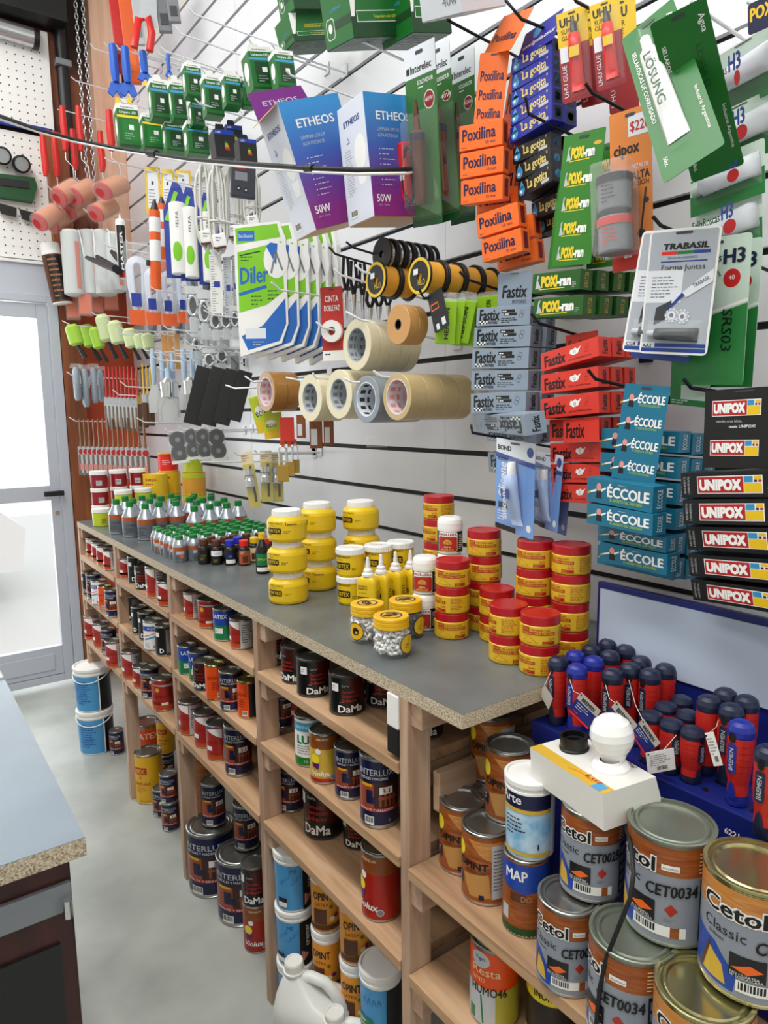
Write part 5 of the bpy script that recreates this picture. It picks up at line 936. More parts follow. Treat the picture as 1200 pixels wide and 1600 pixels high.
# ---- black boxes with red lettering
def uni(b, c, u, v, w, h):
    b.rect(c, u, v, u + w, v + h, 'white', 1); b.rect(c, u + w * .012, v + h * .05, u + w * .72, v + h * .95, 'unipox_red', 2); b.text(c, 'UNIPOX', u + w * .05, v + h * .22, h * .54, 'white', 4, w=w * .63, bold=.06); b.rect(c, u + w * .73, v + h * .05, u + w * .985, v + h * .58, 'uni_yellow', 2); b.rect(c, u + w * .73, v + h * .62, u + w * .86, v + h * .95, 'uni_cyan', 2); b.rect(c, u + w * .88, v + h * .62, u + w * .92, v + h * .75, 'nearblack', 2); b.rect(c, u + w * .94, v + h * .62, u + w * .985, v + h * .75, 'unipox_red', 2); b.rect(c, u + w * .88, v + h * .79, u + w * .985, v + h * .95, 'uni_yellow', 2)
def f_uni(b, c, w, h): uni(b, c, w * .17, h * .16, w * .62, h * .68); b.text(c, 'ADHESIVO', w * .05, h * .15, w * .02, 'lightgrey', w=h * .7, rot=pi / 2); b.text(c, 'UNIVERSAL', w * .09, h * .15, w * .02, 'lightgrey', w=h * .7, rot=pi / 2); b.text(c, '25ml', w * .83, h * .2, h * .16, 'lightgrey', w=w * .08)
UX = (((0.9507,0.496,1.3782),(2.515,-5.5611,-93.1369),(0.153,0.0363)), ((0.9503,0.4909,1.3405),(0.8858,-5.8557,-88.59),(0.1456,0.0359)), ((0.9563,0.4869,1.3022),(4.9334,-6.5922,-95.6467),(0.156,0.0349)), ((0.9608,0.4844,1.2612),(3.9392,-6.7336,-99.6586),(0.1654,0.0333)), ((0.9663,0.4807,1.2223),(6.6112,-6.925,-106.1364),(0.182,0.0325)))
for i, p in enumerate(UX): carton('uni', p, .036, 'unipox_black', f_uni, None, 'black box with red lettering panel, %s of the right hand stack' % ('topmost', 'second', 'third', 'fourth', 'lowest')[i], 'black lettered glue boxes')
for i, p in enumerate(UX): carton('uni', shift(p, .042, .004, -.003), .036, 'unipox_black', f_uni, None, 'black box with red lettering panel, %s of the column behind' % ('topmost', 'second', 'third', 'fourth', 'lowest')[i], 'black lettered glue boxes')
def a_uni(b, c, w, h):
    uni(b, c, w * .1, h * .66, w * .6, h * .2); b.text(c, 'tenés una idea,', w * .16, h * .58, h * .035, 'lightgrey', w=w * .32); b.text(c, 'tenés UNIPOX!', w * .32, h * .51, h * .035, 'white', w=w * .32, bold=.02); uni(b, c, w * .09, h * .16, w * .6, h * .2)
strip(((0.9686,0.4936,1.4176),(-1.3969,-1.9063,-92.0253),(0.1164,0.1101)), 'unipox_black', a_uni, 'black header card with two red lettering panels'); hook(((1.25,0.5352,1.5041),(0.97,0.5752,1.5304),(0.958,0.5806,1.5433)), 'black hook carrying the black lettered boxes', 'black_metal')
# ---- silicone blister packs
def tube_on(t, c, pts, m, capm, w=None, txt=None, ink='trab_blue', r=.011, band=None, flip=False):
    """a squeezed tube in a clear blister lying on the card"""
    (u0, v0), (u1, v1) = pts; d = Vector((u1 - u0, v1 - v0)); L = d.length; d.normalize(); n = Vector((-d.y, d.x))
    P = lambda a, s, l: c(u0 + d.x * a + n.x * s, v0 + d.y * a + n.y * s, 0, l)
    b = MB(); k = 10
    def sect(a, rx, rz): return [P(a, rx * cos(2 * pi * i / k), max(.0008, rz + rz * sin(2 * pi * i / k))) for i in range(k)]
    S = [sect(0, r * 1.15, .0008), sect(L * .12, r * 1.1, r * .35), sect(L * .6, r, r * .8), sect(L * .8, r * .95, r * .9)]
    V = [p for q in S for p in q]; b.add(V, [(j * k + i, j * k + (i + 1) % k, (j + 1) * k + (i + 1) % k, (j + 1) * k + i) for j in range(3) for i in range(k)] + [tuple(range(k)), tuple(range(3 * k, 4 * k))], m, True)
    if txt:
        cc = Flat(P(L * .14, 0, r * 1.95), c.u * d.x + c.v * d.y, c.u * n.x + c.v * n.y, .0003)
        if flip: cc = Flat(P(L * .72, 0, r * 1.95), -c.u * d.x - c.v * d.y, -c.u * n.x - c.v * n.y, .0003)
        b.text(cc, txt, 0, -r * .4, r * .8, ink, w=L * .5, bold=.03)
    if band:
        cc = Flat(P(L * .45, 0, r * 1.75), c.u * d.x + c.v * d.y, c.u * n.x + c.v * n.y, .0003); b.rect(cc, 0, -r * .8, L * .15, r * .8, band)
    b.build('tube', t); b = MB(); S = [sect(L * .8, r * .6, r * .6), sect(L * .98, r * .55, r * .55), sect(L, r * .4, r * .4)]; V = [p for q in S for p in q]
    b.add(V, [(j * k + i, j * k + (i + 1) % k, (j + 1) * k + (i + 1) % k, (j + 1) * k + i) for j in range(2) for i in range(k)] + [tuple(range(2 * k, 3 * k))], capm, True); b.build('tube_cap', t)
def blister(t, c, u0, v0, u1, v1, d):
    b = MB(); e = d * .6; A = [(u0, v0), (u1, v0), (u1, v1), (u0, v1)]; B_ = [(u0 + e, v0 + e), (u1 - e, v0 + e), (u1 - e, v1 - e), (u0 + e, v1 - e)]
    V = [c(u, v, 1) for u, v in A] + [c(u, v, 0, d) for u, v in B_]; b.add(V, [(0, 1, 5, 4), (1, 2, 6, 5), (2, 3, 7, 6), (3, 0, 4, 7), (4, 5, 6, 7)], 'clear_plastic'); b.build('blister', t)
def a_sil(b, c, w, h):
    b.rect(c, 0, h * .8, w, h, 'bond_white', 1); b.text(c, 'BOND', w * .05, h * .88, h * .05, 'nearblack', w=w * .35, bold=.05); b.poly(c, [(0, h * .8), (w, h * .74), (w, h * .79), (0, h * .85)], 'trab_blue', 2); b.text(c, 'ACETICA', w * .04, h * .77, h * .03, 'nearblack', 3, w=w * .3, bold=.03); b.text(c, 'Silicone', w * .28, h * .36, w * .2, 'white', w=h * .38, rot=pi / 2, bold=.02, shear=.15); b.rect(c, w * .08, h * .24, w * .2, h * .31, 'darkgrey'); b.rect(c, w * .22, h * .24, w * .34, h * .3, 'nearblack'); b.para(c, w * .06, h * .2, w * .25, 4, h * .03, 'white'); b.rect(c, 0, 0, w * .55, h * .06, 'nearblack'); b.disc(c, w * .88, h * .9, w * .08, 'trab_blue', 2); b.disc(c, w * .88, h * .1, w * .06, 'white')
def k_sil(t, w, h):
    c = Flat((-w / 2, 0, 0)); blister(t, c, w * .36, h * .08, w * .78, h * .82, .028); tube_on(t, c, [(w * .62, h * .1), (w * .5, h * .78)], 'sil_tube', 'white', r=w * .13, txt='Silicone', band='trab_blue', ink='bond_white')
for i, p in enumerate((((0.9953,0.9462,1.2634),(2.7414,4.2094,-98.8518),(0.1199,0.1818)), ((1.0281,0.8999,1.2778),(-2.5152,2.3455,-111.4225),(0.1102,0.1431)), ((1.0792,0.9218,1.2617),(-1.5179,3.2189,-105.4025),(0.0948,0.1462)))): card('silicone_pack', p, 'sil_blue', a_sil, ('blue silicone blister pack in front with white topped tube', 'second blue silicone pack half hidden behind the front one', 'rearmost blue silicone pack beside the red boxes')[i], 'blister pack', 'blue silicone packs', kids=k_sil)
hook(((1.25,0.9871,1.4086),(0.96,1.0271,1.4586),(0.948,1.018,1.474)), 'dark blue hook carrying the silicone packs', 'drv_navy')
# ---- white and grey gasket maker packs
def a_trab(code):
    def art(b, c, w, h):
        b.poly(c, rr(w * .03, h * .02, w * .97, h * .98, .003), 'trab_grey', 1); b.rect(c, w * .03, h * .42, w * .55, h * .68, 'bond_white', 2); b.text(c, 'TRABASIL', w * .22, h * .84, h * .045, 'nearblack', 3, w=w * .64, bold=.05, shear=.12)
        for i, m in enumerate(('brightred', 'green', 'trab_blue')): b.rect(c, w * (.2 + .23 * i), h * .8, w * (.43 + .23 * i), h * .825, m, 2)
        b.text(c, 'SELLADOR ANAEROBICO', w * .3, h * .765, h * .016, 'trab_blue', 2, w=w * .42); b.rect(c, w * .2, h * .74, w * .86, h * .75, 'trab_blue', 2); b.text(c, 'Forma Juntas' if code == 'AA2' else 'Uso Total', w * .22, h * .68, h * .04, 'nearblack', 3, w=w * .62)
        b.para(c, w * .1, h * .62, w * .4, 7, h * .026, 'grey', 3, th=.3)
        for u, v in ((.44, .32), (.6, .31)):
            for k in range(10): a_ = 2 * pi * k / 10; b.poly(c, [(w * u + w * .1 * cos(a_ + s), h * v + w * .1 * sin(a_ + s)) for s in (-.2, .2)] + [(w * u + w * .06 * cos(a_ + s), h * v + w * .06 * sin(a_ + s)) for s in (.3, -.3)], 'bond_white', 4)
            b.disc(c, w * u, h * v, w * .08, 'bond_white', 4); b.disc(c, w * u, h * v, w * .03, 'grey', 5)
        b.poly(c, [(w * .18, h * .24), (w * .2, h * .38), (w * .42, h * .44), (w * .4, h * .3)], 'darkgrey', 3); b.poly(c, [(w * .32, h * .34), (w * .38, h * .36), (w * .6, h * .48), (w * .56, h * .5)], 'trab_blue', 5); b.poly(c, [(w * .56, h * .5), (w * .62, h * .46), (w * .97, h * .58), (w * .97, h * .68), (w * .82, h * .62)], 'bond_white', 4); b.text(c, 'TRABASIL', w * .72, h * .535, h * .03, 'nearblack', 6, w=w * .24, rot=.5)
        b.rect(c, w * .03, h * .02, w * .97, h * .05, 'trab_blue', 2); b.rect(c, w * .03, h * .06, w * .97, h * .09, 'trab_blue', 2); b.rect(c, w * .03, h * .05, w * .23, h * .095, 'bond_white', 3); b.text(c, code, w * .05, h * .055, h * .03, 'nearblack', 4, bold=.03)
    return art
def k_trab(t, w, h): c = Flat((-w / 2, 0, 0)); blister(t, c, w * .1, h * .09, w * .92, h * .28, .02); tube_on(t, c, [(w * .85, h * .16), (w * .12, h * .17)], 'darkgrey', 'lightgrey', r=h * .05)
card('gasket_pack', ((0.9609,0.6032,1.5797),(4.5419,6.071,-84.0787),(0.1033,0.1739)), 'white', a_trab('AA2'), 'white and grey blister pack with gears, front one of its hook', 'blister pack', 'gasket maker packs', .007, kids=k_trab)
card('gasket_pack', ((0.9688,0.637,1.5843),(-2.9344,7.2582,-81.3342),(0.1057,0.1785)), 'white', a_trab('CG4'), 'white and grey blister pack tilted behind the front one', 'blister pack', 'gasket maker packs', .007, kids=k_trab); card('gasket_pack', ((0.9872,0.6415,1.5748),(-2.5729,8.6906,-95.4406),(0.1093,0.1842)), 'trab_blue', a_trab('AA2'), 'rearmost blister pack, only its dark lower corner shows', 'blister pack', 'gasket maker packs', .007)
hook(((1.25,0.5832,1.7138),(0.95,0.6232,1.7638),(0.938,0.6283,1.7756)), 'black hook carrying the white and grey gasket packs', 'black_metal')
# ---- green and white pipe sealant packs
def a_h3(hand):
    def art(b, c, w, h):
        b.poly(c, [(0, 0), (w, 0), (w, h * .55), (0, h * .42)], 'h_green'); b.line(c, [(0, h * .44), (w, h * .57)], h * .02, 'white', 2)
        b.text(c, 'SellaRoscas', w * .1, h * .84, h * .05, 'darkgreen', w=w * .5, bold=.03); b.text(c, 'H3', w * .64, h * .82, h * .09, 'inter_navy', 2, bold=.05, w=w * .28); b.disc(c, w * .76, h * .72, w * .12, 'red'); b.text(c, '40', w * .76, h * .71, h * .03, 'white', 2, al='C'); b.line(c, [(w * .3, h * .78), (w * .55, h * .78), (w * .6, h * .74)], h * .015, 'grey', 2)
        if hand: b.text(c, 'SRS03', w * .66, h * .52, w * .14, 'black', 4, w=h * .28, rot=-pi / 2, shear=.1)
    return art
card('sealant_pack', ((1.0069,0.5711,1.5348),(3.7444,2.4756,-92.4786),(0.1061,0.206)), 'h_pale', a_h3(1), 'tall green and white sealant card with black handwriting', 'sealant card', 'pipe sealant cards', .006); card('sealant_pack', ((1.0345,0.5685,1.5318),(2.4108,2.209,-91.7021),(0.0994,0.2064)), 'h_pale', a_h3(1), 'tall green and white sealant card behind the hand written one', 'sealant card', 'pipe sealant cards', .006)
def k_h3(t, w, h): c = Flat((-w / 2, 0, 0)); blister(t, c, w * .05, h * .2, w * .97, h * .9, .018); tube_on(t, c, [(w * .95, h * .58), (w * .08, h * .44)], 'bond_white', 'h_pale', r=h * .2)
def a_h3b(b, c, w, h): b.poly(c, [(0, 0), (w, 0), (w, h * .5), (0, h * .4)], 'h_green'); cc = Flat(c(w * .2, h * .3, 0, h * .42 if h < .1 else .03), c.u, c.v); b.text(cc, 'SellaRoscas', 0, h * .22, h * .14, 'darkgreen', w=w * .42, bold=.03); b.text(cc, 'H3', w * .45, h * .22, h * .24, 'trab_blue', w=w * .16, bold=.05); b.disc(cc, w * .56, h * .08, h * .12, 'red')
for i, p in enumerate((((1.0791,0.5902,1.7271),(-0.5865,-5.1123,-96.9883),(0.1104,0.0879)), ((1.0704,0.593,1.8018),(0.8727,-3.9255,-93.8998),(0.1185,0.0762)), ((1.0939,0.5876,1.8644),(5.7191,-1.1838,-101.7665),(0.1215,0.0843)), ((1.1119,0.5959,1.9546),(10.3907,13.383,-129.0925),(0.2445,0.0842)))): card('sealant_pack', p, 'h_pale', a_h3b, 'green and white pack with white tube, %s at the right edge' % ('lowest', 'third', 'second', 'topmost')[i], 'sealant card', 'pipe sealant packs', .004, kids=k_h3)
card('sealant_pack', ((1.0346,0.6158,1.5046),(6.6554,5.5917,-100.0753),(0.0751,0.07)), 'h_green', lambda b, c, w, h: (b.rect(c, w * .28, h * .14, w, h, 'h_pale'), b.text(c, 'H3', w * .55, h * .95, w * .2, 'inter_navy', rot=-pi / 2, w=h * .4, bold=.05), b.disc(c, w * .38, h * .68, w * .1, 'red'), b.para(c, w * .05, h * .1, w * .6, 2, h * .05, 'white')), 'small green and white pack between the teal boxes and black card', 'sealant card', None, .004)
hook(((1.25,0.5981,2.0836),(1.07,0.5581,2.0536),(1.058,0.5711,2.0706)), 'pale hook at the top right corner', 'white_metal'); hook(((1.25,0.6717,2.1109),(1.05,0.6317,2.0809),(1.038,0.6456,2.0972)), 'pale hook carrying the green sealant cards', 'white_metal')
def a_los(b, c, w, h): b.text(c, 'SELLAROSCAS DE CORRUGADO', w * .1, h * .85, w * .07, 'white', w=h * .5, rot=-pi / 2, bold=.02); b.text(c, 'Agua', w * .82, h * .93, w * .1, 'white', w=h * .1, rot=-pi / 2, bold=.02); b.text(c, 'Industria Argentina', w * .86, h * .4, w * .06, 'white', w=h * .27, rot=-pi / 2); b.text(c, '50cc.', w * .1, h * .13, w * .07, 'white', rot=-pi / 2, bold=.02); b.text(c, 'LOS50 D', w * .66, h * .78, w * .1, 'darkgreen', w=h * .25, rot=-pi / 2)
def k_los(t, w, h): c = Flat((-w / 2, 0, 0)); blister(t, c, w * .2, h * .14, w * .62, h * .9, .03); tube_on(t, c, [(w * .42, h * .18), (w * .4, h * .86)], 'white_gloss', 'white', r=w * .17, txt='LÖSUNG', ink='darkgreen', flip=True)
card('thread_sealant', ((0.8847,0.5365,1.8113),(-23.684,-23.8449,-75.4658),(0.0804,0.3063)), 'los_green', a_los, 'large green card with white tube hanging slanted at the upper right', 'blister pack', 'green thread sealant cards', .005, kids=k_los); card('thread_sealant', ((1.0347,0.5885,1.8403),(35.0325,-8.874,-75.2605),(0.0715,0.2203)), 'los_green', a_los, 'large green card behind the front one with the white tube', 'blister pack', 'green thread sealant cards', .005)
card('small_card', ((1.0007,0.5186,1.9956),(1.6064,-3.1245,-83.7509),(0.0346,0.0389)), 'inter_navy', lambda b, c, w, h: b.text(c, 'POX', w * .1, h * .4, h * .4, 'uni_yellow', w=w * .8, bold=.05), 'navy card with yellow letters at the top right corner', 'card')
# ---- orange epoxy card with two jars
def a_cip(b, c, w, h): b.text(c, 'cipox', w * .1, h * .73, h * .07, 'nearblack', w=w * .6, bold=.04); b.rect(c, w * .45, h * .83, w * .98, h * .96, 'bond_white'); b.text(c, '$220', w * .5, h * .86, h * .06, 'red', 2, w=w * .45, bold=.02); b.text(c, 'ALTA', w * .52, h * .56, h * .05, 'nearblack', w=w * .42, bold=.03); b.text(c, 'PIEZAS DE', w * .52, h * .63, h * .025, 'bond_white', w=w * .4); b.text(c, 'FUSION', w * .52, h * .52, h * .03, 'nearblack', w=w * .4); b.line(c, [(w * .85, h * .5), (w * .75, h * .3), (w * .7, h * .2)], w * .05, 'darkgrey'); b.disc(c, w * .72, h * .22, w * .1, 'darkgrey'); b.disc(c, w * .85, h * .42, w * .07, 'darkgrey'); b.rect(c, 0, 0, w, h * .12, 'fast_red'); b.para(c, w * .3, h * .08, w * .5, 1, h * .05, 'white', 2)
def k_cip(t, w, h):
    for j, (z, cap) in enumerate(((h * .36, 'nearblack'), (h * .1, 'fast_red'))):
        b = MB(); o = (-w * .25, -.031, z); b.lathe([(.026, 0), (.027, .002), (.027, .04), (.0285, .041), (.0285, .053), (.027, .055), (0, .055)], 'grey', 26, c=o); b.lathe([(.0288, .041), (.0288, .053)], cap, 26, c=o, cap=False); b.para(Flat((o[0] - .012, o[1] - .0275, z)), 0, .034, .026, 5, .006, 'darkgrey' if j == 0 else 'brightred'); b.build('jar', t)
    b = MB(); b.box((-w * .25, -.031, h * .37), (.062, .06, h * .58), 'clear_bag', .008); b.build('bag', t)
card('epoxy_pack', ((1.0442,0.7327,1.7301),(1.1328,-2.9391,-73.7199),(0.0674,0.2508)), 'cip_orange', a_cip, 'orange card with a red price tag and two grey jars in clear wrap', 'blister pack', None, .003, kids=k_cip); hook(((1.25,0.7589,1.9677),(1.01,0.7989,2.0177),(0.998,0.8029,2.0309)), 'black hook carrying the orange card with jars', 'black_metal')
# ---- yellow and red glue blisters
def a_uhu(b, c, w, h): b.rect(c, 0, h * .62, w, h, 'uhu_yellow'); b.text(c, 'UHU', w * .1, h * .84, h * .09, 'nearblack', w=w * .6, bold=.05); b.text(c, 'SUPER', w * .12, h * .76, h * .05, 'brown', w=w * .5, bold=.02); b.text(c, 'GLUE', w * .12, h * .69, h * .05, 'brown', w=w * .45, bold=.02); b.rect(c, w * .04, h * .45, w * .3, h * .62, 'bond_white', 2); b.text(c, 'UHU GLUE', w * .22, h * .06, w * .14, 'bond_white', 2, w=h * .36, rot=pi / 2)
def k_uhu(t, w, h):
    c = Flat((-w / 2, 0, 0)); blister(t, c, w * .3, h * .05, w * .95, h * .92, .02); tube_on(t, c, [(w * .55, h * .1), (w * .55, h * .85)], 'brightred', 'nearblack', r=w * .2, band='uhu_yellow')
for i, p in enumerate((((1.0452,0.8565,2.0341),(1.6487,-5.5664,-62.0528),(0.0518,0.1467)), ((1.025,0.7715,2.0199),(1.2677,-6.9282,-62.8723),(0.0467,0.133)), ((1.0844,0.8468,2.0331),(0.9616,-4.8177,-60.5898),(0.0526,0.1584)), ((1.1043,0.8037,2.0118),(1.0078,-3.9871,-62.38),(0.0489,0.1807)))): card('instant_glue_pack', p, 'uhu_red', a_uhu, ('yellow and red glue blister next to the blue boxes', 'yellow and red glue blister next to the big green card', 'yellow and red glue blister behind the left one', 'dark red glue blister behind the right one')[i], 'blister pack', 'yellow and red glue blisters', .004, kids=k_uhu if i < 2 else None)
hook(((1.25,0.8768,2.2024),(1.01,0.8368,2.1724),(0.998,0.8338,2.1771)), 'dark hook carrying the yellow and red blisters', 'black_metal')
# ---- soldering irons
def a_sol(b, c, w, h): b.rect(c, 0, h * .84, w, h, 'bond_white'); b.text(c, 'Interelec', w * .2, h * .865, h * .04, 'nearblack', 2, w=w * .66, bold=.03); b.rect(c, w * .06, h * .865, w * .16, h * .9, 'nearblack', 2); b.text(c, 'SOLDADOR', w * .4, h * .795, h * .022, 'white', w=w * .5, bold=.02); b.para(c, w * .42, h * .775, w * .45, 1, h * .02, 'white'); b.disc(c, w * .75, h * .7, w * .17, 'white'); b.disc(c, w * .75, h * .7, w * .15, 'deepred', 2); b.text(c, '40W', w * .75, h * .69, h * .025, 'white', 3, al='C'); b.rect(c, 0, 0, w, h * .06, 'darkgreen')
def k_sol(t, w, h):
    b = MB(); o = Matrix.Translation((.08 * w, -.022, h * .12)); b.lathe([(.010, 0), (.013, .01), (.013, h * .3), (.016, h * .36), (.016, h * .4), (.008, h * .42), (.006, h * .5), (.003, h * .58)], 'brown', 18, T=o); b.lathe([(.0165, h * .36), (.0165, h * .4)], 'inter_navy', 18, T=o, cap=False); b.build('soldering_iron', t)
    b = MB(); b.tube([(-.2 * w + .03 * cos(a) * (.7 if a > pi else 1), -.026 - .002 * (a % 2), h * .3 + h * .16 * sin(a)) for a in [i * .35 for i in range(38)]], .0028, 'nearblack', 6); b.build('cord', t)
    c = Flat((-w / 2, 0, 0)); blister(t, c, w * .03, h * .04, w * .97, h * .66, .042); b = MB(); b.box((-.42 * w, -.02, h * .33), (.02, .02, h * .34), 'pink' if 0 else 'brightred', .004); b.rect(Flat((-.42 * w - .01, -.0305, h * .2)), 0, h * .08, .02, h * .16, 'bond_white'); b.build('solder_tube', t)
for i, p in enumerate((((1.0264,1.2447,1.905),(8.7572,6.277,-90.6411),(0.1035,0.3438)), ((1.0556,1.2078,1.9114),(0.5623,-4.5826,-74.594),(0.0626,0.3627)), ((1.1225,1.2357,1.922),(4.1754,3.2913,-90.0158),(0.0815,0.3446)))): card('soldering_iron_pack', p, 'inter_green', a_sol, ('green soldering iron blister, front one with coiled cord and red tube', 'green soldering iron blister, second on its hook', 'green soldering iron blister, rearmost on its hook')[i], 'blister pack', 'soldering iron blisters', .006, kids=k_sol)
hook(((1.25,1.3711,2.2823),(0.95,1.4111,2.3323),(0.938,1.4209,2.35)), 'long pale hook carrying the soldering irons')
# ---- big lamp boxes
def f_eth(b, c, w, h):
    b.rect(c, 0, 0, w, h, 'eth_fade', 1); b.text(c, 'ETHEOS', w * .2, h * .79, h * .065, 'white', 3, w=w * .62, bold=.02); b.text(c, 'LÁMPARA LED DE', w * .2, h * .7, h * .026, 'lightgrey', 3, w=w * .4); b.text(c, 'ALTA POTENCIA', w * .2, h * .65, h * .026, 'lightgrey', 3, w=w * .37)
    for i in range(8): b.rect(c, w * .2, h * (.55 - .042 * i), w * .215, h * (.558 - .042 * i), 'white', 3); b.para(c, w * .25, h * (.55 - .042 * i), w * .34, 1, h * .02, 'lightgrey', 3, th=.4, seed=i)
    b.text(c, '50W', w * .08, h * .12, h * .06, 'white', 3, w=w * .26, bold=.02); b.text(c, '220 V - 50 Hz', w * .1, h * .085, h * .015, 'lightgrey', 3, w=w * .2); b.text(c, 'LED', w * .72, h * .11, h * .04, 'white', 3, w=w * .17, bold=.02); b.para(c, w * .72, h * .085, w * .18, 2, h * .02, 'lightgrey', 3)
def side_eth(b, d, w, h):
    c = Flat((-w / 2, d, 0), (0, -1, 0)); b.text(c, 'ETHEOS', d * .2, h * .82, h * .045, 'trab_blue', 3, w=d * .6, bold=.02); b.poly(c, [(d * .25, h * .68), (d * .37, h * .68), (d * .31, h * .73)], 'trab_blue', 2); b.poly(c, [(d * .27, h * .685), (d * .35, h * .685), (d * .31, h * .72)], 'eth_white', 3); b.para(c, d * .15, h * .62, d * .3, 18, h * .022, 'lightgrey', 2, th=.3); b.barcode(c, d * .15, h * .05, d * .28, h * .07)
    b.disc(c, d * .72, h * .56, d * .22, 'white', 1, d * .3); b.poly(c, [(d * .55, h * .42), (d * .9, h * .42), (d * .85, h * .3), (d * .6, h * .3)], 'white', 1)
def lamp_box(pose, d, label, flaps=True):
    (loc, rot, (w, h)) = pose; t = thing('lamp_box', label, 'lamp box', loc, rot, 'large purple and blue lamp boxes'); b = MB()
    b.box((0, d / 2, h / 2), (w, d, h), 'eth_white', .001); b.build('carton', t)
    b = MB(); f_eth(b, Flat((-w / 2, -.0003, 0)), w, h); b.build('front_print', t); b = MB(); side_eth(b, d, w, h); b.build('side_print', t)
    b = MB(); b.box((0, d / 2, -.0008), (w * .98, d * .98, .0012), 'kraft'); b.build('bottom', t)
    if flaps:
        b = MB(); c = Flat((-w / 2, d, h), (1, 0, 0), (.0, .35, 1)); b.prism([(0, 0), (w, 0), (w * .96, d * .62), (w * .04, d * .62)], 'eth_purple', .0012, c); b.text(c, 'ETHEOS', w * .2, d * .3, d * .1, 'lightgrey', w=w * .6); b.prism([(0, 0), (0, -d), (w * .0 - .03, -d * .9), (-.03, -d * .1)], 'kraft', .001, Flat((-w / 2, 0, h), (1, 0, .6), (0, -1, 0))); b.build('flap', t)
lamp_box(((0.9644,1.4828,1.9546),(0.2015,-18.8047,-6.0507),(0.1596,0.2765)), .12, 'purple and blue lamp box, open topped, left one'); lamp_box(((0.9845,1.286,1.9283),(1.6255,-6.6743,-6.1674),(0.1353,0.2441)), .12, 'purple and blue lamp box, right one behind the soldering irons', False)
def f_lamp(b, c, w, h):
    b.rect(c, 0, 0, w, h * .3, 'lamp_dark', 1); b.text(c, 'CON ADAPTADOR', w * .3, h * .52, h * .045, 'lemon', w=w * .5, bold=.02); b.text(c, 'DE ROSCA E27 A E40', w * .3, h * .45, h * .045, 'lemon', w=w * .55, bold=.02); b.rect(c, w * .1, h * .18, w * .9, h * .32, 'white', 2); b.rect(c, w * .11, h * .19, w * .89, h * .31, 'lamp_green', 3); b.text(c, 'Temperatura color 6500K', w * .4, h * .23, h * .035, 'lemon', 4, w=w * .45)
    b.poly(c, [(-w * .0, h * .95), (w * .18, h * .95), (w * .12, h * .6), (w * .06, h * .25), (0, h * .25)], 'white', 4)
def big_green(pose, d, label):
    (loc, rot, (w, h)) = pose; t = thing('lamp_box', label, 'lamp box', loc, rot, 'large green lamp boxes'); b = MB(); b.box((0, d / 2, h / 2), (w, d, h), 'lamp_green', .001); b.build('carton', t)
    b = MB(); f_lamp(b, Flat((-w / 2, 0, 0)), w, h); c = Flat((-w / 2, d, 0), (0, -1, 0)); b.text(c, 'LUMENES', d * .3, h * .42, h * .04, 'skyblue', w=d * .4); b.poly(c, rr(d * .1, h * .1, d * .4, h * .36, .01), 'white', 1); b.poly(c, rr(d * .12, h * .11, d * .38, h * .35, .009), 'lamp_green', 2); b.disc(c, d * .25, h * .24, d * .07, 'white', 3, h * .06); b.rect(c, d * .4, h * .2, d, h * .3, 'lamp_dark', 2); b.build('print', t)
    b = MB(); b.box((0, d / 2, -.0008), (w * .98, d * .98, .0012), 'lamp_dark'); b.para(Flat((-w / 2, d, -.0015), (1, 0, 0), (0, -1, 0)), w * .1, d * .8, w * .8, 5, d * .12, 'grey'); b.build('bottom', t)
big_green(((0.9903,1.361,2.3246),(10.7527,-14.2573,-7.2643),(0.1389,0.1539)), .13, 'large green lamp box at the top centre with yellow print'); big_green(((1.0767,1.2866,2.3267),(8.1328,-11.9426,-7.222),(0.1041,0.1513)), .13, 'large green lamp box right of the central one, behind the white box')
big_green(((1.095,1.8046,2.6036),(6.0975,-12.8536,-7.3612),(0.134,0.1288)), .1, 'large green lamp box cut by the top edge, left of centre'); big_green(((1.1098,1.8349,2.5401),(2.0639,-15.6689,-6.8563),(0.1369,0.0723)), .1, 'dark green lamp box under the upper left one')
(l_, r_, (w_, h_)) = ((0.9944,1.0359,2.2422),(12.216,-23.522,4.116),(0.1325,0.077))
t = thing('lamp_box', 'plain white lamp box at the top edge above the orange strip', 'lamp box', l_, r_); b = MB(); b.box((0, .05, h_ / 2), (w_, .1, h_), 'bond_white', .001); b.build('carton', t); b = MB(); c = Flat((-w_ / 2, .1, 0), (0, -1, 0)); b.text(c, '40w', .055, h_ * .2, .014, 'grey'); b.rect(c, .02, h_ * .45, .09, h_ * .46, 'grey'); c = Flat((-w_ / 2, 0, 0)); b.para(c, w_ * .3, h_ * .2, w_ * .5, 1, .01, 'pink'); b.build('print', t); b = MB(); b.box((0, .05, -.0008), (w_ * .98, .098, .0012), 'lightgrey'); b.build('bottom', t)
# ---- rolls and spools on hooks
def roll(kind, R, r, wd, m, core, label, loc, grp, name='tape_roll', face=None, inner=None):
    def mk():
        t = thing(name, label, 'tape'); T = Matrix.Rotation(pi / 2, 4, 'Y'); b = MB(); b.lathe([(r, 0), (R - .001, 0), (R, .001), (R, wd - .001), (R - .001, wd), (r, wd)], m, 44, T=T, cap=False); b.build('tape', t)
        b = MB(); b.lathe([(r, wd), (r, 0), (r - .0025, 0), (r - .0025, wd), (r, wd)], core, 36, T=T, cap=False); b.build('core', t)
        if inner:
            b = MB()
            for k in range(12):
                a = 2 * pi * k / 12; cc = Flat((wd * .15, (r - .0029) * cos(a), (r - .0029) * sin(a)), (1, 0, 0), (0, -sin(a), cos(a))); cc.n = Vector((0, -cos(a), -sin(a))); b.rect(cc, 0, -r * .12, wd * .3, r * .12, inner, 1); b.rect(cc, wd * .45, -r * .15, wd * .6, r * .15, inner, 1)
            b.build('core_print', t)
        return t
    return place(kind, mk, label, loc, (0, 0, 0), grp)
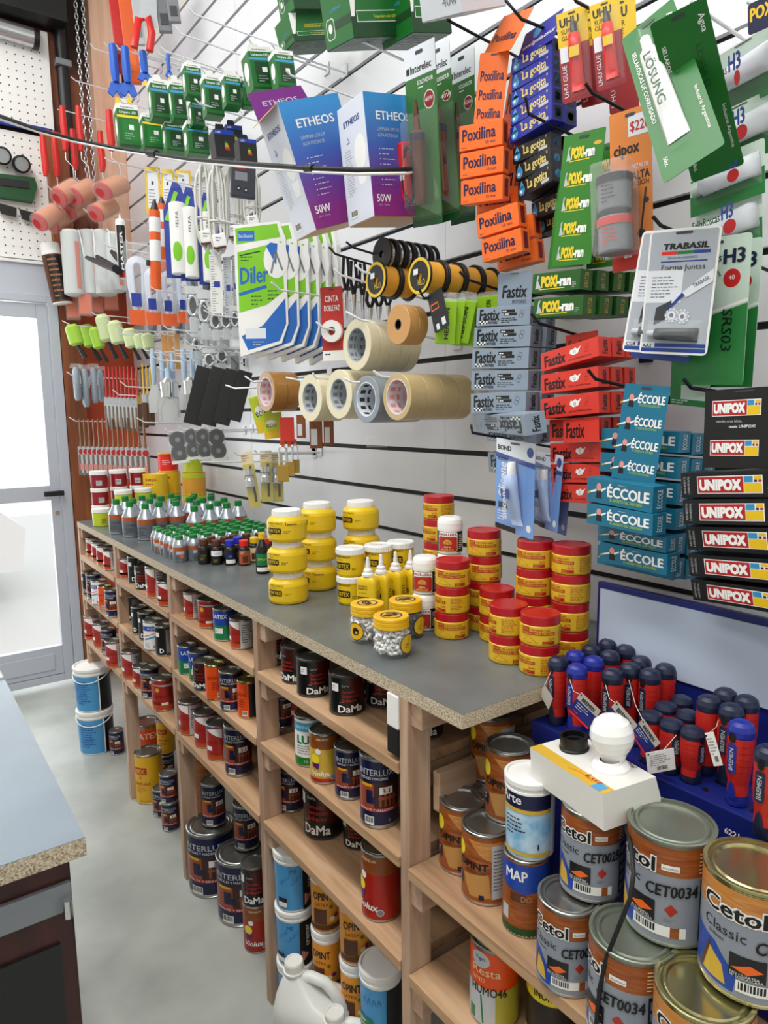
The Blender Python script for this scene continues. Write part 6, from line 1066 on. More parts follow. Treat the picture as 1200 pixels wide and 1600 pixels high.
def rolls(kind, tp, n, wd, R, r, m, core, label, grp, gap=.0008, sag=0, **k):
    x, y, z = tp[:3]
    for i in range(n): roll(kind, R, r, wd, m, core, label % (ORD[i] if n > 1 else ''), (x + i * (wd + gap), y, z + sag * i), grp, **k)
PAL['tape_clear'] = ('cdb98e', .2, 0); PAL['tape_brown'] = ('b08446', .25, 0)
rolls('mask', (0.98,1.4638,1.6652,0.0637), 5, .03, .062, .042, 'masking', 'lightgrey', 'cream masking tape, %s from the front of the upper row', 'masking tapes of the upper row', inner='grey'); rolls('kraft', (0.98,1.2939,1.6963,0.0447), 2, .026, .044, .012, 'kraft', 'nearblack', 'small kraft tape roll, %s of the pair above the masking tapes', 'kraft tape rolls')
rolls('brown', (0.98,1.9662,1.5673,0.0605), 2, .045, .0605, .044, 'tape_brown', 'foam', 'brown packing tape, %s on its hook', 'brown packing tapes', inner='pink'); rolls('m4', (0.98,1.699,1.5418,0.0669), 2, .045, .064, .042, 'masking', 'lightgrey', 'cream masking tape, %s on the hook beside the brown tape', 'masking tapes of the lower row', inner='grey')
rolls('m5', (0.98,1.5506,1.5481,0.066), 2, .045, .063, .041, 'masking', 'lightgrey', 'cream masking tape, %s on the hook beside the duct tape', 'masking tapes of the lower row', inner='grey'); rolls('duct', (0.98,1.4257,1.5324,0.0585), 3, .05, .057, .042, 'duct_grey', 'bond_white', 'grey duct tape, %s on its hook', 'duct tapes', inner='darkgrey'); rolls('clear', (0.98,1.3011,1.5355,0.0551), 4, .048, .054, .041, 'tape_clear', 'foam', 'clear packing tape, %s from the front of the long row', 'clear packing tapes', inner='pink')
for i, x in enumerate((.99, 1.04)): tag((lambda b: (b.rect(Cyl(.0545, 0, 90), -.012, .004, .022, .036, 'white', 2), b.barcode(Cyl(.0545, 0, 90), -.008, .008, .024, .026, 3), b.build('barcode_sticker'))[-1])(MB()), 'white barcode sticker on the %s clear packing tape' % ORD[i], 'sticker') if 0 else None
hooks = [(((1.25,1.3932,1.6722),(0.97,1.4332,1.7222),(0.958,1.4733,1.744)), 'pale hook with the kraft tape pair'), (((1.25,1.5627,1.6833),(0.97,1.6027,1.72),(0.958,1.6174,1.7353)), 'pale hook with the upper masking tapes'), (((1.25,1.7175,1.546),(0.96,1.7575,1.596),(0.948,1.7724,1.6)), 'pale hook with the masking tape beside the brown tape'), (((1.25,1.5879,1.5798),(0.96,1.6279,1.5919),(0.948,1.6234,1.6046)), 'pale hook with the masking tape beside the duct tape'), (((1.25,1.4164,1.5725),(0.96,1.4564,1.5748),(0.948,1.4721,1.5846)), 'pale hook with the duct tapes'), (((1.25,1.2953,1.5626),(0.96,1.3353,1.5829),(0.948,1.3487,1.5964)), 'pale hook with the clear packing tapes'), (((1.25,2.1052,1.5968),(0.96,2.1452,1.5828),(0.948,2.1877,1.5944)), 'pale hook with the brown packing tapes'), (((1.25,2.0256,1.6264),(0.95,1.9856,1.5964),(0.938,2.0172,1.6149)), 'pale hook behind the brown packing tapes')]
for h, l in hooks: hook(h, l)
def spool(kind, R, wd, m, rim, label, loc, grp, band=None):
    def mk():
        t = thing('string_spool', label, 'spool'); T = Matrix.Rotation(pi / 2, 4, 'Y'); b = MB(); b.lathe([(R * .8, .005), (R * .84, .008), (R * .82, wd / 2), (R * .84, wd - .008), (R * .8, wd - .005)], m, 32, T=T); b.build('string', t)
        for s in (0, wd - .005):
            b = MB(); b.lathe([(.008, s), (R * .98, s), (R, s + .001), (R, s + .004), (R * .98, s + .005), (.008, s + .005)], rim, 36, T=T, cap=False)
            if band and s == 0:
                c = Flat((-.0003, 0, 0), (0, -1, 0)); b.ring(c, 0, 0, R * .8, R * .97, band, 1, 28); b.rect(c, -R * .5, R * .1, -R * .1, R * .4, 'bond_white', 1); b.text(c, 'HILO', -R * .1, -R * .5, R * .3, band, w=R * .6)
            b.build('rim', t)
        return t
    return place(kind, mk, label, loc, (0, 0, 0), grp)
def spools(kind, tp, n, *a, lab='', grp=''):
    for i in range(n): spool(kind, tp[3], a[0], a[1], a[2], lab % ORD[i], (tp[0] + i * (a[0] + .001), tp[1], tp[2]), grp, a[3] if len(a) > 3 else None)
PAL['string_yellow'] = ('ecb548', .6, 0)
spools('spa', (0.98,1.3789,1.8068,0.041), 2, .05, 'string_yellow', 'nearblack', 'uhu_yellow', lab='yellow string spool, %s on the left hook', grp='yellow string spools'); spools('spb', (0.98,1.2173,1.7899,0.0392), 4, .052, 'string_yellow', 'nearblack', 'uhu_yellow', lab='yellow string spool, %s on the right hook', grp='yellow string spools'); spools('sol', (1,1.3824,1.867,0.0374), 6, .024, 'steel', 'nearblack', lab='silver wire reel, %s of the row under the purple boxes', grp='silver wire reels')
hook(((1.25,1.4718,1.7869),(0.97,1.5118,1.8369),(0.958,1.5276,1.8535)), 'pale hook with the left yellow string spools'); hook(((1.25,1.3646,1.7776),(0.96,1.4046,1.8276),(0.948,1.4158,1.8426)), 'pale hook with the right yellow string spools'); hook(((1.25,1.3856,1.8334),(0.95,1.4256,1.8834),(0.938,1.4369,1.897)), 'black hook with the silver wire reels', 'black_metal'); hook(((1.25,1.4647,1.8333),(0.95,1.5047,1.8833),(0.938,1.5141,1.9001)), 'black hook before the cleaning cloth bags', 'black_metal')
# ---- lime sachets
def sachet(label, pose):
    (loc, rot, (w, h)) = pose; t = thing('sachet', label, 'sachet', loc, rot, 'lime green sachets'); b = MB(); b.box((0, 0, h * .42), (w, .006, h * .84), 'lime_bag', .002); b.build('bag', t); b = MB(); b.prism([(-w * .5, h * .84), (w * .5, h * .84), (w * .4, h), (-w * .4, h)], 'clear_bag', .001); b.build('bag_top', t)
    b = MB(); b.text(Flat((0, -.0035, 0)), 'HEPSON', w * .15, h * .1, w * .2, 'nearblack', w=h * .6, rot=pi / 2, bold=.02); b.build('print', t)
SA = ((1.0192,1.1793,1.6449),(1.4644,8.0952,-73.9891),(0.043,0.1083))
for i in range(8): (l_, r_, s_) = SA; sachet('lime green sachet in the bunch, %s from the front' % ORD[i], ((l_[0] + .021 * i, l_[1] + .006 * (i % 2), l_[2] + .003 * (i % 3)), (r_[0], r_[1] + 4 * (i % 3 - 1), r_[2] + 30 - 5 * (i % 4)), s_))
for i in range(3): (l_, r_, s_) = ((1.1018,1.1304,1.6947),(3.6083,2.9512,-86.7146),(0.0684,0.0605)); sachet('lime green sachet behind the grey boxes, %s' % ORD[i], ((l_[0] + .02 * i, l_[1], l_[2]), r_, s_))
card('adapter_pack', ((0.9915,1.1553,1.6718),(1.9333,-15.3443,-89.4746),(0.0482,0.0843)), 'nearblack', lambda b, c, w, h: (b.rect(c, w * .1, h * .55, w * .6, h * .72, 'orange'), b.rect(c, w * .14, h * .58, w * .56, h * .69, 'nearblack', 2), b.rect(c, w * .2, h * .05, w * .4, h * .2, 'bond_white', 2), b.rect(c, w * .6, h * .1, w * .85, h * .28, 'bond_white', 2)), 'small black card before the lime sachets', 'card'); hook(((1.25,1.1623,1.7713),(0.98,1.2023,1.7413),(0.968,1.2026,1.7588)), 'black hook carrying the lime sachets', 'black_metal')
# ================================================================ goods hanging on the far half of the slatted wall
pal('hand_red:d8322a hand_blue:2a6fd0 skin_roll:d99a70 bag_orange:e8702a bag_blue:2347a8 cord_white:dcdcd6 meter_dark:3a3f4a diler_green:8ed02c diler_blue:2a78c8 foam_white:d4d8d8 foam_lime:b4dc5a foam_pale:d6e2b4 brush_brown:8a6440 brush_red:c03a32 bristle:6a4a30 grey_bag:a4aeb8 knife_blue:b8cadc brass:b99a4a hose_white:dfe6f2 card_olive:cfc25a', .45)
def hung(kind, d, mk, label, cat, grp, name, roll=0, yaw=None):
    """d: hanging point, size in metres, heading; mk builds into the thing with the point it hangs from as origin"""
    loc, (w, h), yw = d
    if kind not in PROTO: t = thing(name, label, cat); mk(t, w, h); SIZE[kind] = (w, h); PROTO[kind] = t
    else: t = copy_tree(PROTO[kind])
    s = (w / SIZE[kind][0], h / SIZE[kind][1]); t.scale = (s[0], s[0], s[1]); t.location = loc; t.rotation_euler = (0, radians(roll), radians(yw if yaw is None else yaw)); t['label'] = label
    if grp: t['group'] = grp
    elif 'group' in t: del t['group']
    if kind in AUTO: own_hook(loc, label)
    return t
AUTO = 'gpk wd kn clr coil blue bl mp trw cas hw'.split()
def own_hook(loc, label):
    x, y, z = loc; hook(((1.25, y, z - .012), (x - .03, y, z - .008), (x - .042, y, z + .004)), 'hook with ' + label)
def one_mesh(name):
    def deco(fn):
        def mk(t, w, h): b = MB(); fn(b, w, h); b.build(name, t)
        return mk
    return deco
# ---- small lamp boxes
def f_sm(band):
    def art(b, c, w, h):
        b.rect(c, 0, h * .88, w, h, 'white'); b.text(c, 'Lumenac', w * .2, h * .91, h * .04, 'darkgreen', w=w * .6, bold=.02); b.rect(c, 0, h * .68, w, h * .74, 'lemon' if band else 'skyblue'); b.text(c, 'Lámpara LED', w * .12, h * .78, h * .06, 'white', w=w * .76, bold=.02)
        b.poly(c, rr(w * .2, h * .14, w * .95, h * .64, w * .05), 'lamp_dark' if not band else 'green', 2); b.rect(c, w * .5, h * .4, w * .72, h * .52, 'white', 3); b.para(c, w * .3, h * .3, w * .5, 3, h * .06, 'lightgrey', 3, th=.3); b.rect(c, 0, 0, w, h * .05, 'lamp_dark')
    return art
def lamp_small(kind, pose, col, art, label, grp):
    (loc, rot, (w, h)) = pose; d = w * .95
    if kind not in PROTO:
        t = thing('bulb_box', label, 'bulb box'); b = MB(); b.box((0, d / 2, h / 2), (w, d, h), col, .0008); b.build('carton', t); b = MB(); art(b, Flat((-w / 2, 0, 0)), w, h); c = Flat((-w / 2, d, 0), (0, -1, 0))
        if col != 'nearblack': b.rect(c, 0, h * .88, d, h, 'white'); b.disc(c, d * .5, h * .5, d * .3, 'white', 2, h * .22); b.rect(c, d * .38, h * .18, d * .62, h * .32, 'lightgrey', 2)
        b.build('print', t); b = MB(); b.prism([(-w * .3, 0), (w * .3, 0), (w * .18, w * .45), (-w * .18, w * .45)], 'white' if col != 'nearblack' else col, .001, Flat((0, d * .6, h))); b.build('hang_tab', t); SIZE[kind] = (w, h); PROTO[kind] = t
    else: t = copy_tree(PROTO[kind])
    t.scale = (w / SIZE[kind][0], w / SIZE[kind][0], h / SIZE[kind][1]); t.location = loc; t.rotation_euler = [radians(a) for a in rot]; t['label'] = label; t['group'] = grp
SB = [(((1.0022,2.8075,2.6231),(0.3224,-1.818,-8.2206),(0.0656,0.1383)), 0, 'front left one of the middle row'), (((1.0348,2.6945,2.5891),(-0.3623,-4.1506,-8.0859),(0.0521,0.1353)), 0, 'right of the front left one'), (((1.0023,2.4693,2.5863),(0.1073,-2.5765,-8.1569),(0.0555,0.104)), 0, 'top one, third from left'), (((1.003,2.3014,2.4702),(0.2705,-2.89,-8.2206),(0.0585,0.1201)), 0, 'fourth from left'), (((1.0022,2.1576,2.4493),(0.2865,-2.7074,-8.2042),(0.0491,0.0931)), 0, 'fifth from left'), (((1.0521,2.1491,2.4577),(-0.0869,-2.976,-8.1158),(0.0361,0.0815)), 0, 'last of the middle row'),
      (((1.0043,3.2058,2.6391),(0.3148,-2.9351,-8.2632),(0.088,0.1677)), 1, 'leftmost of the lowest row, lime banded'), (((1.0323,2.9853,2.5727),(0.4099,-1.944,-8.232),(0.0823,0.1309)), 1, 'second of the lowest row, lime banded'), (((1.0621,2.8209,2.5213),(0.3848,-2.0853,-8.2097),(0.0768,0.1122)), 0, 'third of the lowest row'), (((1.0623,2.5975,2.448),(0.4751,-2.359,-8.2306),(0.0778,0.1095)), 0, 'last of the lowest row'), (((1.0516,2.567,2.5327),(0.1259,-2.0333,-8.1273),(0.0456,0.0875)), 0, 'in the shade below the top one'),
      (((1.0084,1.9559,2.4297),(-0.16,-8.7321,-8.3501),(0.0703,0.1115)), 0, 'left one of the upper pair'), (((1.0251,1.8531,2.4019),(-0.1048,-6.319,-8.269),(0.0549,0.0943)), 0, 'right one of the upper pair')]
for p, k, s in SB: lamp_small('sm%d' % k, p, 'lamp_green', f_sm(k), 'small green bulb box, ' + s, 'small green bulb boxes'); own_hook((p[0][0] + .02, p[0][1] + .05, p[0][2] + p[2][1] + .03), 'the small green bulb box, ' + s)
def f_blk(b, c, w, h): b.rect(c, 0, h * .82, w, h, 'bag_blue'); b.rect(c, w * .45, h * .2, w * .75, h * .66, 'nearblack', 2); [b.rect(c, w * .48, h * (.24 + .07 * i), w * (.72 - .03 * i), h * (.29 + .07 * i), ('red', 'orange', 'yellow', 'lime', 'green')[i], 3) for i in range(5)]; b.text(c, 'LED', w * .1, h * .86, h * .08, 'white', 3)
for i, p in enumerate((((1.0038,2.2323,2.3222),(-0.3612,-5.3683,-8.1318),(0.0667,0.0818)), ((1.0016,2.0662,2.2639),(-0.1243,-2.9183,-8.0873),(0.0546,0.0619)), ((1.0524,2.2646,2.3656),(-0.0533,-3.8879,-8.1421),(0.0551,0.0725)))): lamp_small('sblk', p, 'nearblack', f_blk, 'black bulb box with coloured energy bars, %s' % ('left one', 'right one', 'half hidden between the other two')[i], 'black bulb boxes')
# ---- tools at the top left
def plier(t, w, h, m='hand_blue'):
    b = MB(); b.tube([(-w * .1, 0, 0), (-w * .05, 0, -h * .5), (0, 0, -h * .72)], [w * .55, w * .6, w * .45], m, 10, squash=.6); b.build('handle', t); b = MB(); b.prism([(-w * .4, -h * .72), (w * .4, -h * .72), (w * .7, -h * .92), (w * .3, -h), (0, -h * .88), (-w * .3, -h), (-w * .7, -h * .92)], m, w * .3, Flat((0, -w * .15, 0))); b.build('head', t); b = MB(); b.prism([(-w * .15, -h), (w * .15, -h), (w * .2, -h * 1.14), (-w * .2, -h * 1.14)], 'yellow', w * .1, Flat((0, -w * .05, 0))); b.build('card_tag', t)
for i, d in enumerate((((1,3.3483,3.0906),(0.0529,0.2074),-16.6286), ((1.02,3.2468,3.046),(0.0518,0.1929),-17.4403), ((1.05,3.1107,2.9861),(0.045,0.1131),-18.6517), ((1.08,2.9143,2.9087),(0.0228,0.0845),-20.3338))): hung('bl', d, plier, 'blue tool handle hanging at the top left, %s' % ('first from the left', 'second from left', 'third, before the orange saw', 'last one, beside the bulb boxes')[i], 'tool', 'blue tool handles', 'hand_tool')
def bar(m, m2): 
    def mk(t, w, h): b = MB(); b.box((0, 0, -h / 2), (w, w * .5, h), m, .003); b.build('bar', t); b = MB(); b.box((0, -w * .26, -h * .8), (w * .6, .003, h * .2), m2); b.build('vial', t)
    return mk
hung('lv1', ((1.02,3.3987,3.4042),(0.0446,0.401),-16.7053), bar('red', 'deepred'), 'long red level hanging at the top left', 'level', None, 'spirit_level', -4); hung('lv2', ((1.05,3.3442,3.3886),(0.0553,0.4371),-17.4313), bar('bag_orange', 'orange'), 'long orange level right beside the red one', 'level', None, 'spirit_level', -4); hung('lv3', ((1.08,3.2835,3.3701),(0.0384,0.2782),-18.2067), bar('lightgrey', 'grey'), 'grey level between the orange level and the saw', 'level', None, 'spirit_level', -3)
def saw(t, w, h):
    b = MB(); b.prism([(-w * .1, 0), (w * .35, 0), (w * .5, -h * .6), (-w * .2, -h * .6)], 'lightgrey', .002); b.build('blade', t); b = MB(); b.tube([(-w * .3, 0, -h * .95), (-w * .2, 0, -h * .55), (w * .15, 0, -h * .5), (w * .3, 0, -h * .7), (w * .25, 0, -h * .95)], w * .14, 'hand_red', 10); b.build('handle', t)
hung('saw', ((1.05,3.0404,3.2243),(0.1077,0.2727),-19.0526), saw, 'hand saw with orange red handle hanging at the top left', 'saw', None, 'hand_saw', 6); hung('saw2', ((1.1,3.0444,3.2657),(0.0518,0.2145),-19.8657), bar('grey', 'darkgrey'), 'grey metal square at the top beside the saw', 'tool', None, 'steel_square', -6); hung('saw2', ((1.12,2.9823,3.2549),(0.046,0.1879),-20.5839), bar('grey', 'darkgrey'), 'second grey metal square at the top left', 'tool', None, 'steel_square', -6)
# ---- paint rollers with red handles in clear wrap
def roller(t, w, h):
    b = MB(); b.tube([(0, 0, 0), (0, 0, -h * .16), (.003, 0, -h * .34), (0, 0, -h * .42)], [w * .13, w * .16, w * .17, w * .11], 'hand_red', 12); b.build('handle', t)
    b = MB(); b.tube([(0, 0, -h * .42), (0, 0, -h * .5), (w * .3, 0, -h * .56), (w * .34, 0, -h * .72), (w * .3, 0, -h * .76)], .003, 'steel', 8); b.build('frame', t)
    b = MB(); T = Matrix.Translation((w * .34, 0, -h * .76)) @ Matrix.Rotation(radians(48), 4, 'Y') @ Matrix.Rotation(radians(-30), 4, 'X'); R_ = w * .46; b.lathe([(R_ * .3, -w * 1.25), (R_ * .95, -w * 1.27, 'hand_red'), (R_, -w * 1.15, 'hand_red'), (R_, 0), (R_ * .9, .006), (R_ * .3, .004)], 'skin_roll', 22, T=T); b.lathe([(R_ * .95, .0045), (R_ * .6, .006)], 'hand_red', 22, T=T, cap=False); b.build('roller_sleeve', t)
    b = MB(); b.lathe([(R_ * .5, -w * 1.4), (R_ * 1.12, -w * 1.3), (R_ * 1.15, -w * .3), (R_ * 1.08, .01), (R_ * .4, .03)], 'clear_bag', 18, T=T, cap=False); b.build('wrapper', t)
for i, d in enumerate((((0.8014,3.92,2.8786),(0.0968,0.493),-11.5538), ((0.8669,3.98,2.9079),(0.0991,0.5049),-12.2882), ((0.8872,3.86,2.9918),(0.0964,0.4886),-12.9444), ((0.96,3.8539,3.0064),(0.0974,0.4937),-13.9877), ((0.9511,3.96,2.9315),(0.1,0.4618),-13.5057), ((1.03,3.7589,2.8768),(0.0969,0.4478),-15.3237), ((1.05,3.6575,2.9442),(0.1099,0.4357),-16.0177))): hung('rol', d, roller, 'paint roller with red handle and wrapped tan sleeve, %s' % ('leftmost of the bunch', 'second from the left', 'third, in front of the brown post', 'fourth, its wire clearly showing', 'behind the fourth one', 'lower right one', 'rightmost behind the black cable')[i], 'paint roller', 'paint rollers with red handles', 'paint_roller')
# ---- foam sleeves, sealant tubes, caulking gun
@one_mesh('sleeve')
def foam(b, w, h): b.lathe([(w * .3, -h), (w * .5, -h * .97), (w * .5, -h * .06), (w * .4, -h * .02), (w * .15, -h * .02)], 'foam_white', 22); b.rect(Cyl(w * .5, -h, -60), -w * .12, h * .1, w * .12, h * .8, 'pink', 2)
for i, d in enumerate((((0.8898,3.88,2.4259),(0.0992,0.3251),-12.9163), ((0.9755,3.88,2.4376),(0.1005,0.3295),-14.1131), ((1.02,3.7888,2.4247),(0.0992,0.3253),-15.0677), ((1.03,3.6286,2.381),(0.0805,0.2843),-15.8469))): hung('foam', d, foam, 'white foam roller sleeve, %s' % ('leftmost and nearest', 'second from left', 'third from left', 'last, behind the sealant tube')[i], 'foam roller', 'white foam rollers', 'foam_roller')
for i, (a, c, e, f) in enumerate((((0.93,3.8957,2.4346), (0.92,3.832,2.4079), (0.91,3.7251,2.2685), (0.915,3.2297,2.1302)), ((0.96,3.7583,2.4102), (0.95,3.6866,2.3851), (0.93,3.6038,2.255), (0.95,3.3066,2.1356)), ((0.99,3.6005,2.3816), (0.98,3.5344,2.3579), (0.97,3.4877,2.2588), (0.98,3.3618,2.1923)))):
    a, c, e, f = [Vector(q) for q in (a, c, e, f)]; t = thing('wire_roller', 'white wire roller holder with black handle, %s before the foam sleeves' % ('left one', 'middle one', 'right one')[i], 'roller', a, group='wire roller holders'); b = MB(); b.tube([Vector((0, 0, 0)), c - a, e - a, e - a + (f - e) * .12], .0035, 'white_metal', 8); b.build('wire', t); b = MB(); b.tube([e - a + (f - e) * .08, e - a + (f - e) * .6, f - a], [.009, .016, .017], 'nearblack', 10); b.build('handle', t)
def sealant(a, c_):
    def mk(t, w, h):
        b = MB(); b.lathe([(w * .5, -h), (w * .5, -h * .12), (w * .42, -h * .08), (w * .12, -h * .06)], a, 20); b.build('tube', t); b = MB(); b.lathe([(w * .12, -h * .06), (w * .06, 0), (0, 0)], 'white', 12); b.build('nozzle', t); b = MB(); cc = Cyl(w * .5, -h); b.rect(cc, -w * .5, h * .06, w * .5, h * .82, c_); b.text(cc, 'MASTER', w * .12, h * .12, w * .26, 'white', 3, w=h * .6, rot=pi / 2, bold=.03); b.rect(cc, -w * .5, 0, w * .5, h * .08, 'red', 2); b.build('label', t)
    return mk
hung('sea', ((0.98,3.3472,2.3905),(0.0429,0.2759),-16.319), sealant('white', 'nearblack'), 'black and red sealant cartridge with white lettering among the foam rollers', 'sealant', None, 'sealant_cartridge')
def dark_tube(t, w, h): b = MB(); b.lathe([(w * .5, -h), (w * .5, -h * .16), (w * .47, -h * .15), (w * .47, -h * .02), (w * .4, 0), (0, 0)], 'white', 20); b.build('tube', t); b = MB(); b.lathe([(w * .505, -h * .98), (w * .505, -h * .2)], 'brown', 20, cap=False); cc = Cyl(w * .507, -h); b.rect(cc, -w * .36, h * .06, w * .36, h * .78, 'nearblack'); b.para(cc, -w * .3, h * .7, w * .6, 8, h * .085, 'cork_orange', 3); b.build('label', t)
hung('sea2', ((0.8071,3.98,2.3674),(0.0971,0.298),-11.4637), dark_tube, 'black and brown cartridge with white cap hanging furthest left by the door head', 'sealant', None, 'sealant_cartridge', -8)
def gun(t, w, h): b = MB(); b.tube([(0, 0, -h * .12), (0, 0, -h)], w * .42, 'bag_orange', 16); b.build('barrel', t); b = MB(); b.tube([(0, 0, 0), (0, 0, -h * .12)], [w * .1, w * .35], 'nearblack', 10); b.build('tip', t); b = MB(); b.lathe([(w * .43, -h * .68), (w * .43, -h * .45)], 'white', 16, cap=False); b.lathe([(w * .435, -h * .36), (w * .435, -h * .2)], 'white', 16, cap=False); b.box((-w * .4, 0, -h * .7), (w * .6, w * .3, h * .06), 'nearblack', .002); b.build('bands', t)
hung('gun', ((0.98,2.8786,2.3413),(0.0505,0.3463),-18.8011), gun, 'orange caulking tool standing out among the clear wrapped goods', 'caulking gun', None, 'caulking_gun', 2); hung('gun', ((1.05,2.9875,2.3959),(0.0474,0.3043),-19.3648), gun, 'second orange caulking tool behind the first', 'caulking gun', None, 'caulking_gun', 2)
def coilbag(t, w, h):
    b = MB()
    for k in range(4): r_ = w * (.2 + .065 * k); b.tube([(r_ * cos(a), .004 * k, -h * .3 + (r_ if sin(a) > 0 else h * .58) * sin(a)) for a in [2 * pi * i / 20 for i in range(20)]], .007, 'hose_white', 6, closed=True)
    b.build('hose', t); b = MB(); b.box((0, 0, -h * .5), (w, .03, h), 'clear_bag', .01); b.build('bag', t); b = MB(); b.prism([(-w * .45, -h * .82), (w * .45, -h * .82), (w * .4, -h), (-w * .4, -h)], 'bag_orange', .001, Flat((0, -.016, 0))); b.build('bag_foot', t); b = MB(); b.rect(Flat((0, -.0155, 0)), -w * .3, -h * .78, w * .1, -h * .62, 'bag_blue'); b.build('print', t)
for i, d in enumerate((((0.98,3.1426,2.233),(0.1038,0.3455),-17.3195), ((1.02,3.0668,2.1664),(0.0811,0.2843),-18.3966), ((1.04,2.9313,2.1319),(0.0734,0.2678),-19.5344), ((1.06,2.8211,2.1025),(0.0613,0.236),-20.5933))): hung('coil', d, coilbag, 'clear bag with white hose and orange foot, %s' % ('leftmost one', 'second one', 'third one', 'last one under the blue bags')[i], 'bagged hose', 'clear bags with white hoses', 'hose_bag')
def bluebag(t, w, h):
    b = MB(); b.lathe([(w * .28, -h * .96), (w * .3, -h * .95), (w * .3, -h * .25), (w * .26, -h * .24)], 'white', 20); cc = Cyl(w * .3, -h); b.disc(cc, -w * .05, h * .26, w * .18, 'diler_green', 2, h * .1); b.text(cc, 'FELPA', w * .03, h * .5, w * .1, 'darkgrey', 3, rot=pi / 2, w=h * .16); b.build('sleeve', t)
    b = MB(); b.prism([(-w * .5, -h * .98), (w * .5, -h * .98), (w * .5, -h * .3), (w * .12, 0), (-w * .12, 0), (-w * .5, -h * .3)], 'bag_blue', .004, Flat((0, w * .32, 0))); b.line(Flat((0, w * .31 - .002, 0)), [(-w * .4, -h * .4), (0, -h * .1)], w * .15, 'diler_green', 2); b.build('bag', t)
for i, d in enumerate((((0.98,2.637,2.355),(0.0984,0.3504),-20.3867), ((1.01,2.5915,2.3308),(0.0839,0.3417),-21.2926), ((1.06,2.5486,2.3107),(0.0791,0.3371),-22.5832))): hung('blue', d, bluebag, 'white paint roller sleeve in blue bag, %s' % ('left and nearest', 'middle one', 'right one behind the white cords')[i], 'roller sleeve', 'roller sleeves in blue bags', 'roller_sleeve_pack')
def cordhank(t, w, h):
    for k in range(5):
        b = MB(); q = w * (.16 + .07 * k); o = (k % 3 - 1) * w * .06; b.tube([(o + q * (.75 + .25 * abs(sin(a))) * cos(a), .005 * (k - 2), -h * .5 + h * .49 * sin(a) * (1 - .03 * k)) for a in [2 * pi * i / 28 for i in range(28)]], .0042, 'cord_white', 7, closed=True); b.build('cord_loop', t)
    b = MB(); b.tube([(w * .34 * cos(a), w * .2 * sin(a), -h * .62) for a in [i * .7 for i in range(9)]], .003, 'cord_white', 6, closed=True); b.build('tie', t)
    b = MB(); b.box((0, -.02, -h * .84), (w * .5, .018, h * .15), 'white', .006, Euler((0, -.2, 0))); b.box((0, -.021, -h * .91), (w * .46, .014, h * .025), 'brown', .002, Euler((0, -.2, 0))); b.para(Flat((-w * .14, -.0295, -h * .82)), 0, 0, w * .3, 2, .008, 'darkgrey'); b.build('plug', t)
for i, d in enumerate((((0.97,2.3382,2.3279),(0.0977,0.2852),-22.5311), ((0.99,2.2858,2.3132),(0.0881,0.292),-23.4183), ((1.05,2.2996,2.316),(0.0855,0.2459),-24.5418), ((1.08,2.2169,2.299),(0.0755,0.2003),-25.974))): hung('hank', d, cordhank, 'white extension cord hank, %s' % ('leftmost with its plug in front', 'second from the left', 'third, behind the dark meter', 'last, beside the purple boxes')[i], 'extension cord', 'white extension cords', 'extension_cord')
def meter(t, w, h): b = MB(); b.box((0, 0, -h / 2), (w, .02, h), 'meter_dark', .003); b.build('case', t); b = MB(); c = Flat((-w / 2, -.0103, -h)); b.rect(c, w * .15, h * .5, w * .65, h * .75, 'grey'); b.rect(c, w * .2, h * .82, w * .6, h * .9, 'deepred'); b.disc(c, w * .3, h * .25, w * .1, 'black'); b.disc(c, w * .6, h * .22, w * .1, 'black'); b.disc(c, w * .3, h * .25, w * .04, 'lightgrey', 2); b.disc(c, w * .6, h * .22, w * .04, 'lightgrey', 2); b.build('face', t)
hung('met', ((0.96,2.0211,2.2311),(0.0721,0.0937),-15.4067), meter, 'dark timer meter with grey screen hanging before the white cords', 'meter', None, 'electric_meter', 3)
for i, p in enumerate((((1.0482,3.0925,2.3463),(0.0312,1.2074,-23.5556),(0.0607,0.1874)), ((1.0686,2.9694,2.3319),(-0.2333,1.0097,-27.7777),(0.0533,0.1635)), ((1.09,2.8441,2.3554),(-0.0865,-0.079,-27.0777),(0.0593,0.105)))): card('yellow_card', p, 'uhu_yellow', lambda b, c, w, h: (b.rect(c, w * .15, h * .12, w * .85, h * .9, 'bond_white'), b.rect(c, w * .4, h * .62, w * .55, h * .7, 'nearblack', 2), b.para(c, w * .22, h * .5, w * .5, 5, h * .07, 'grey', 2)), 'yellow card with white panel, %s' % ('leftmost of three', 'middle of three', 'rightmost of three')[i], 'card', 'yellow cards', hole=False); own_hook((p[0][0], p[0][1], p[0][2] + p[2][1] - .01), ('left', 'middle', 'right')[i] + ' yellow card with white panel')
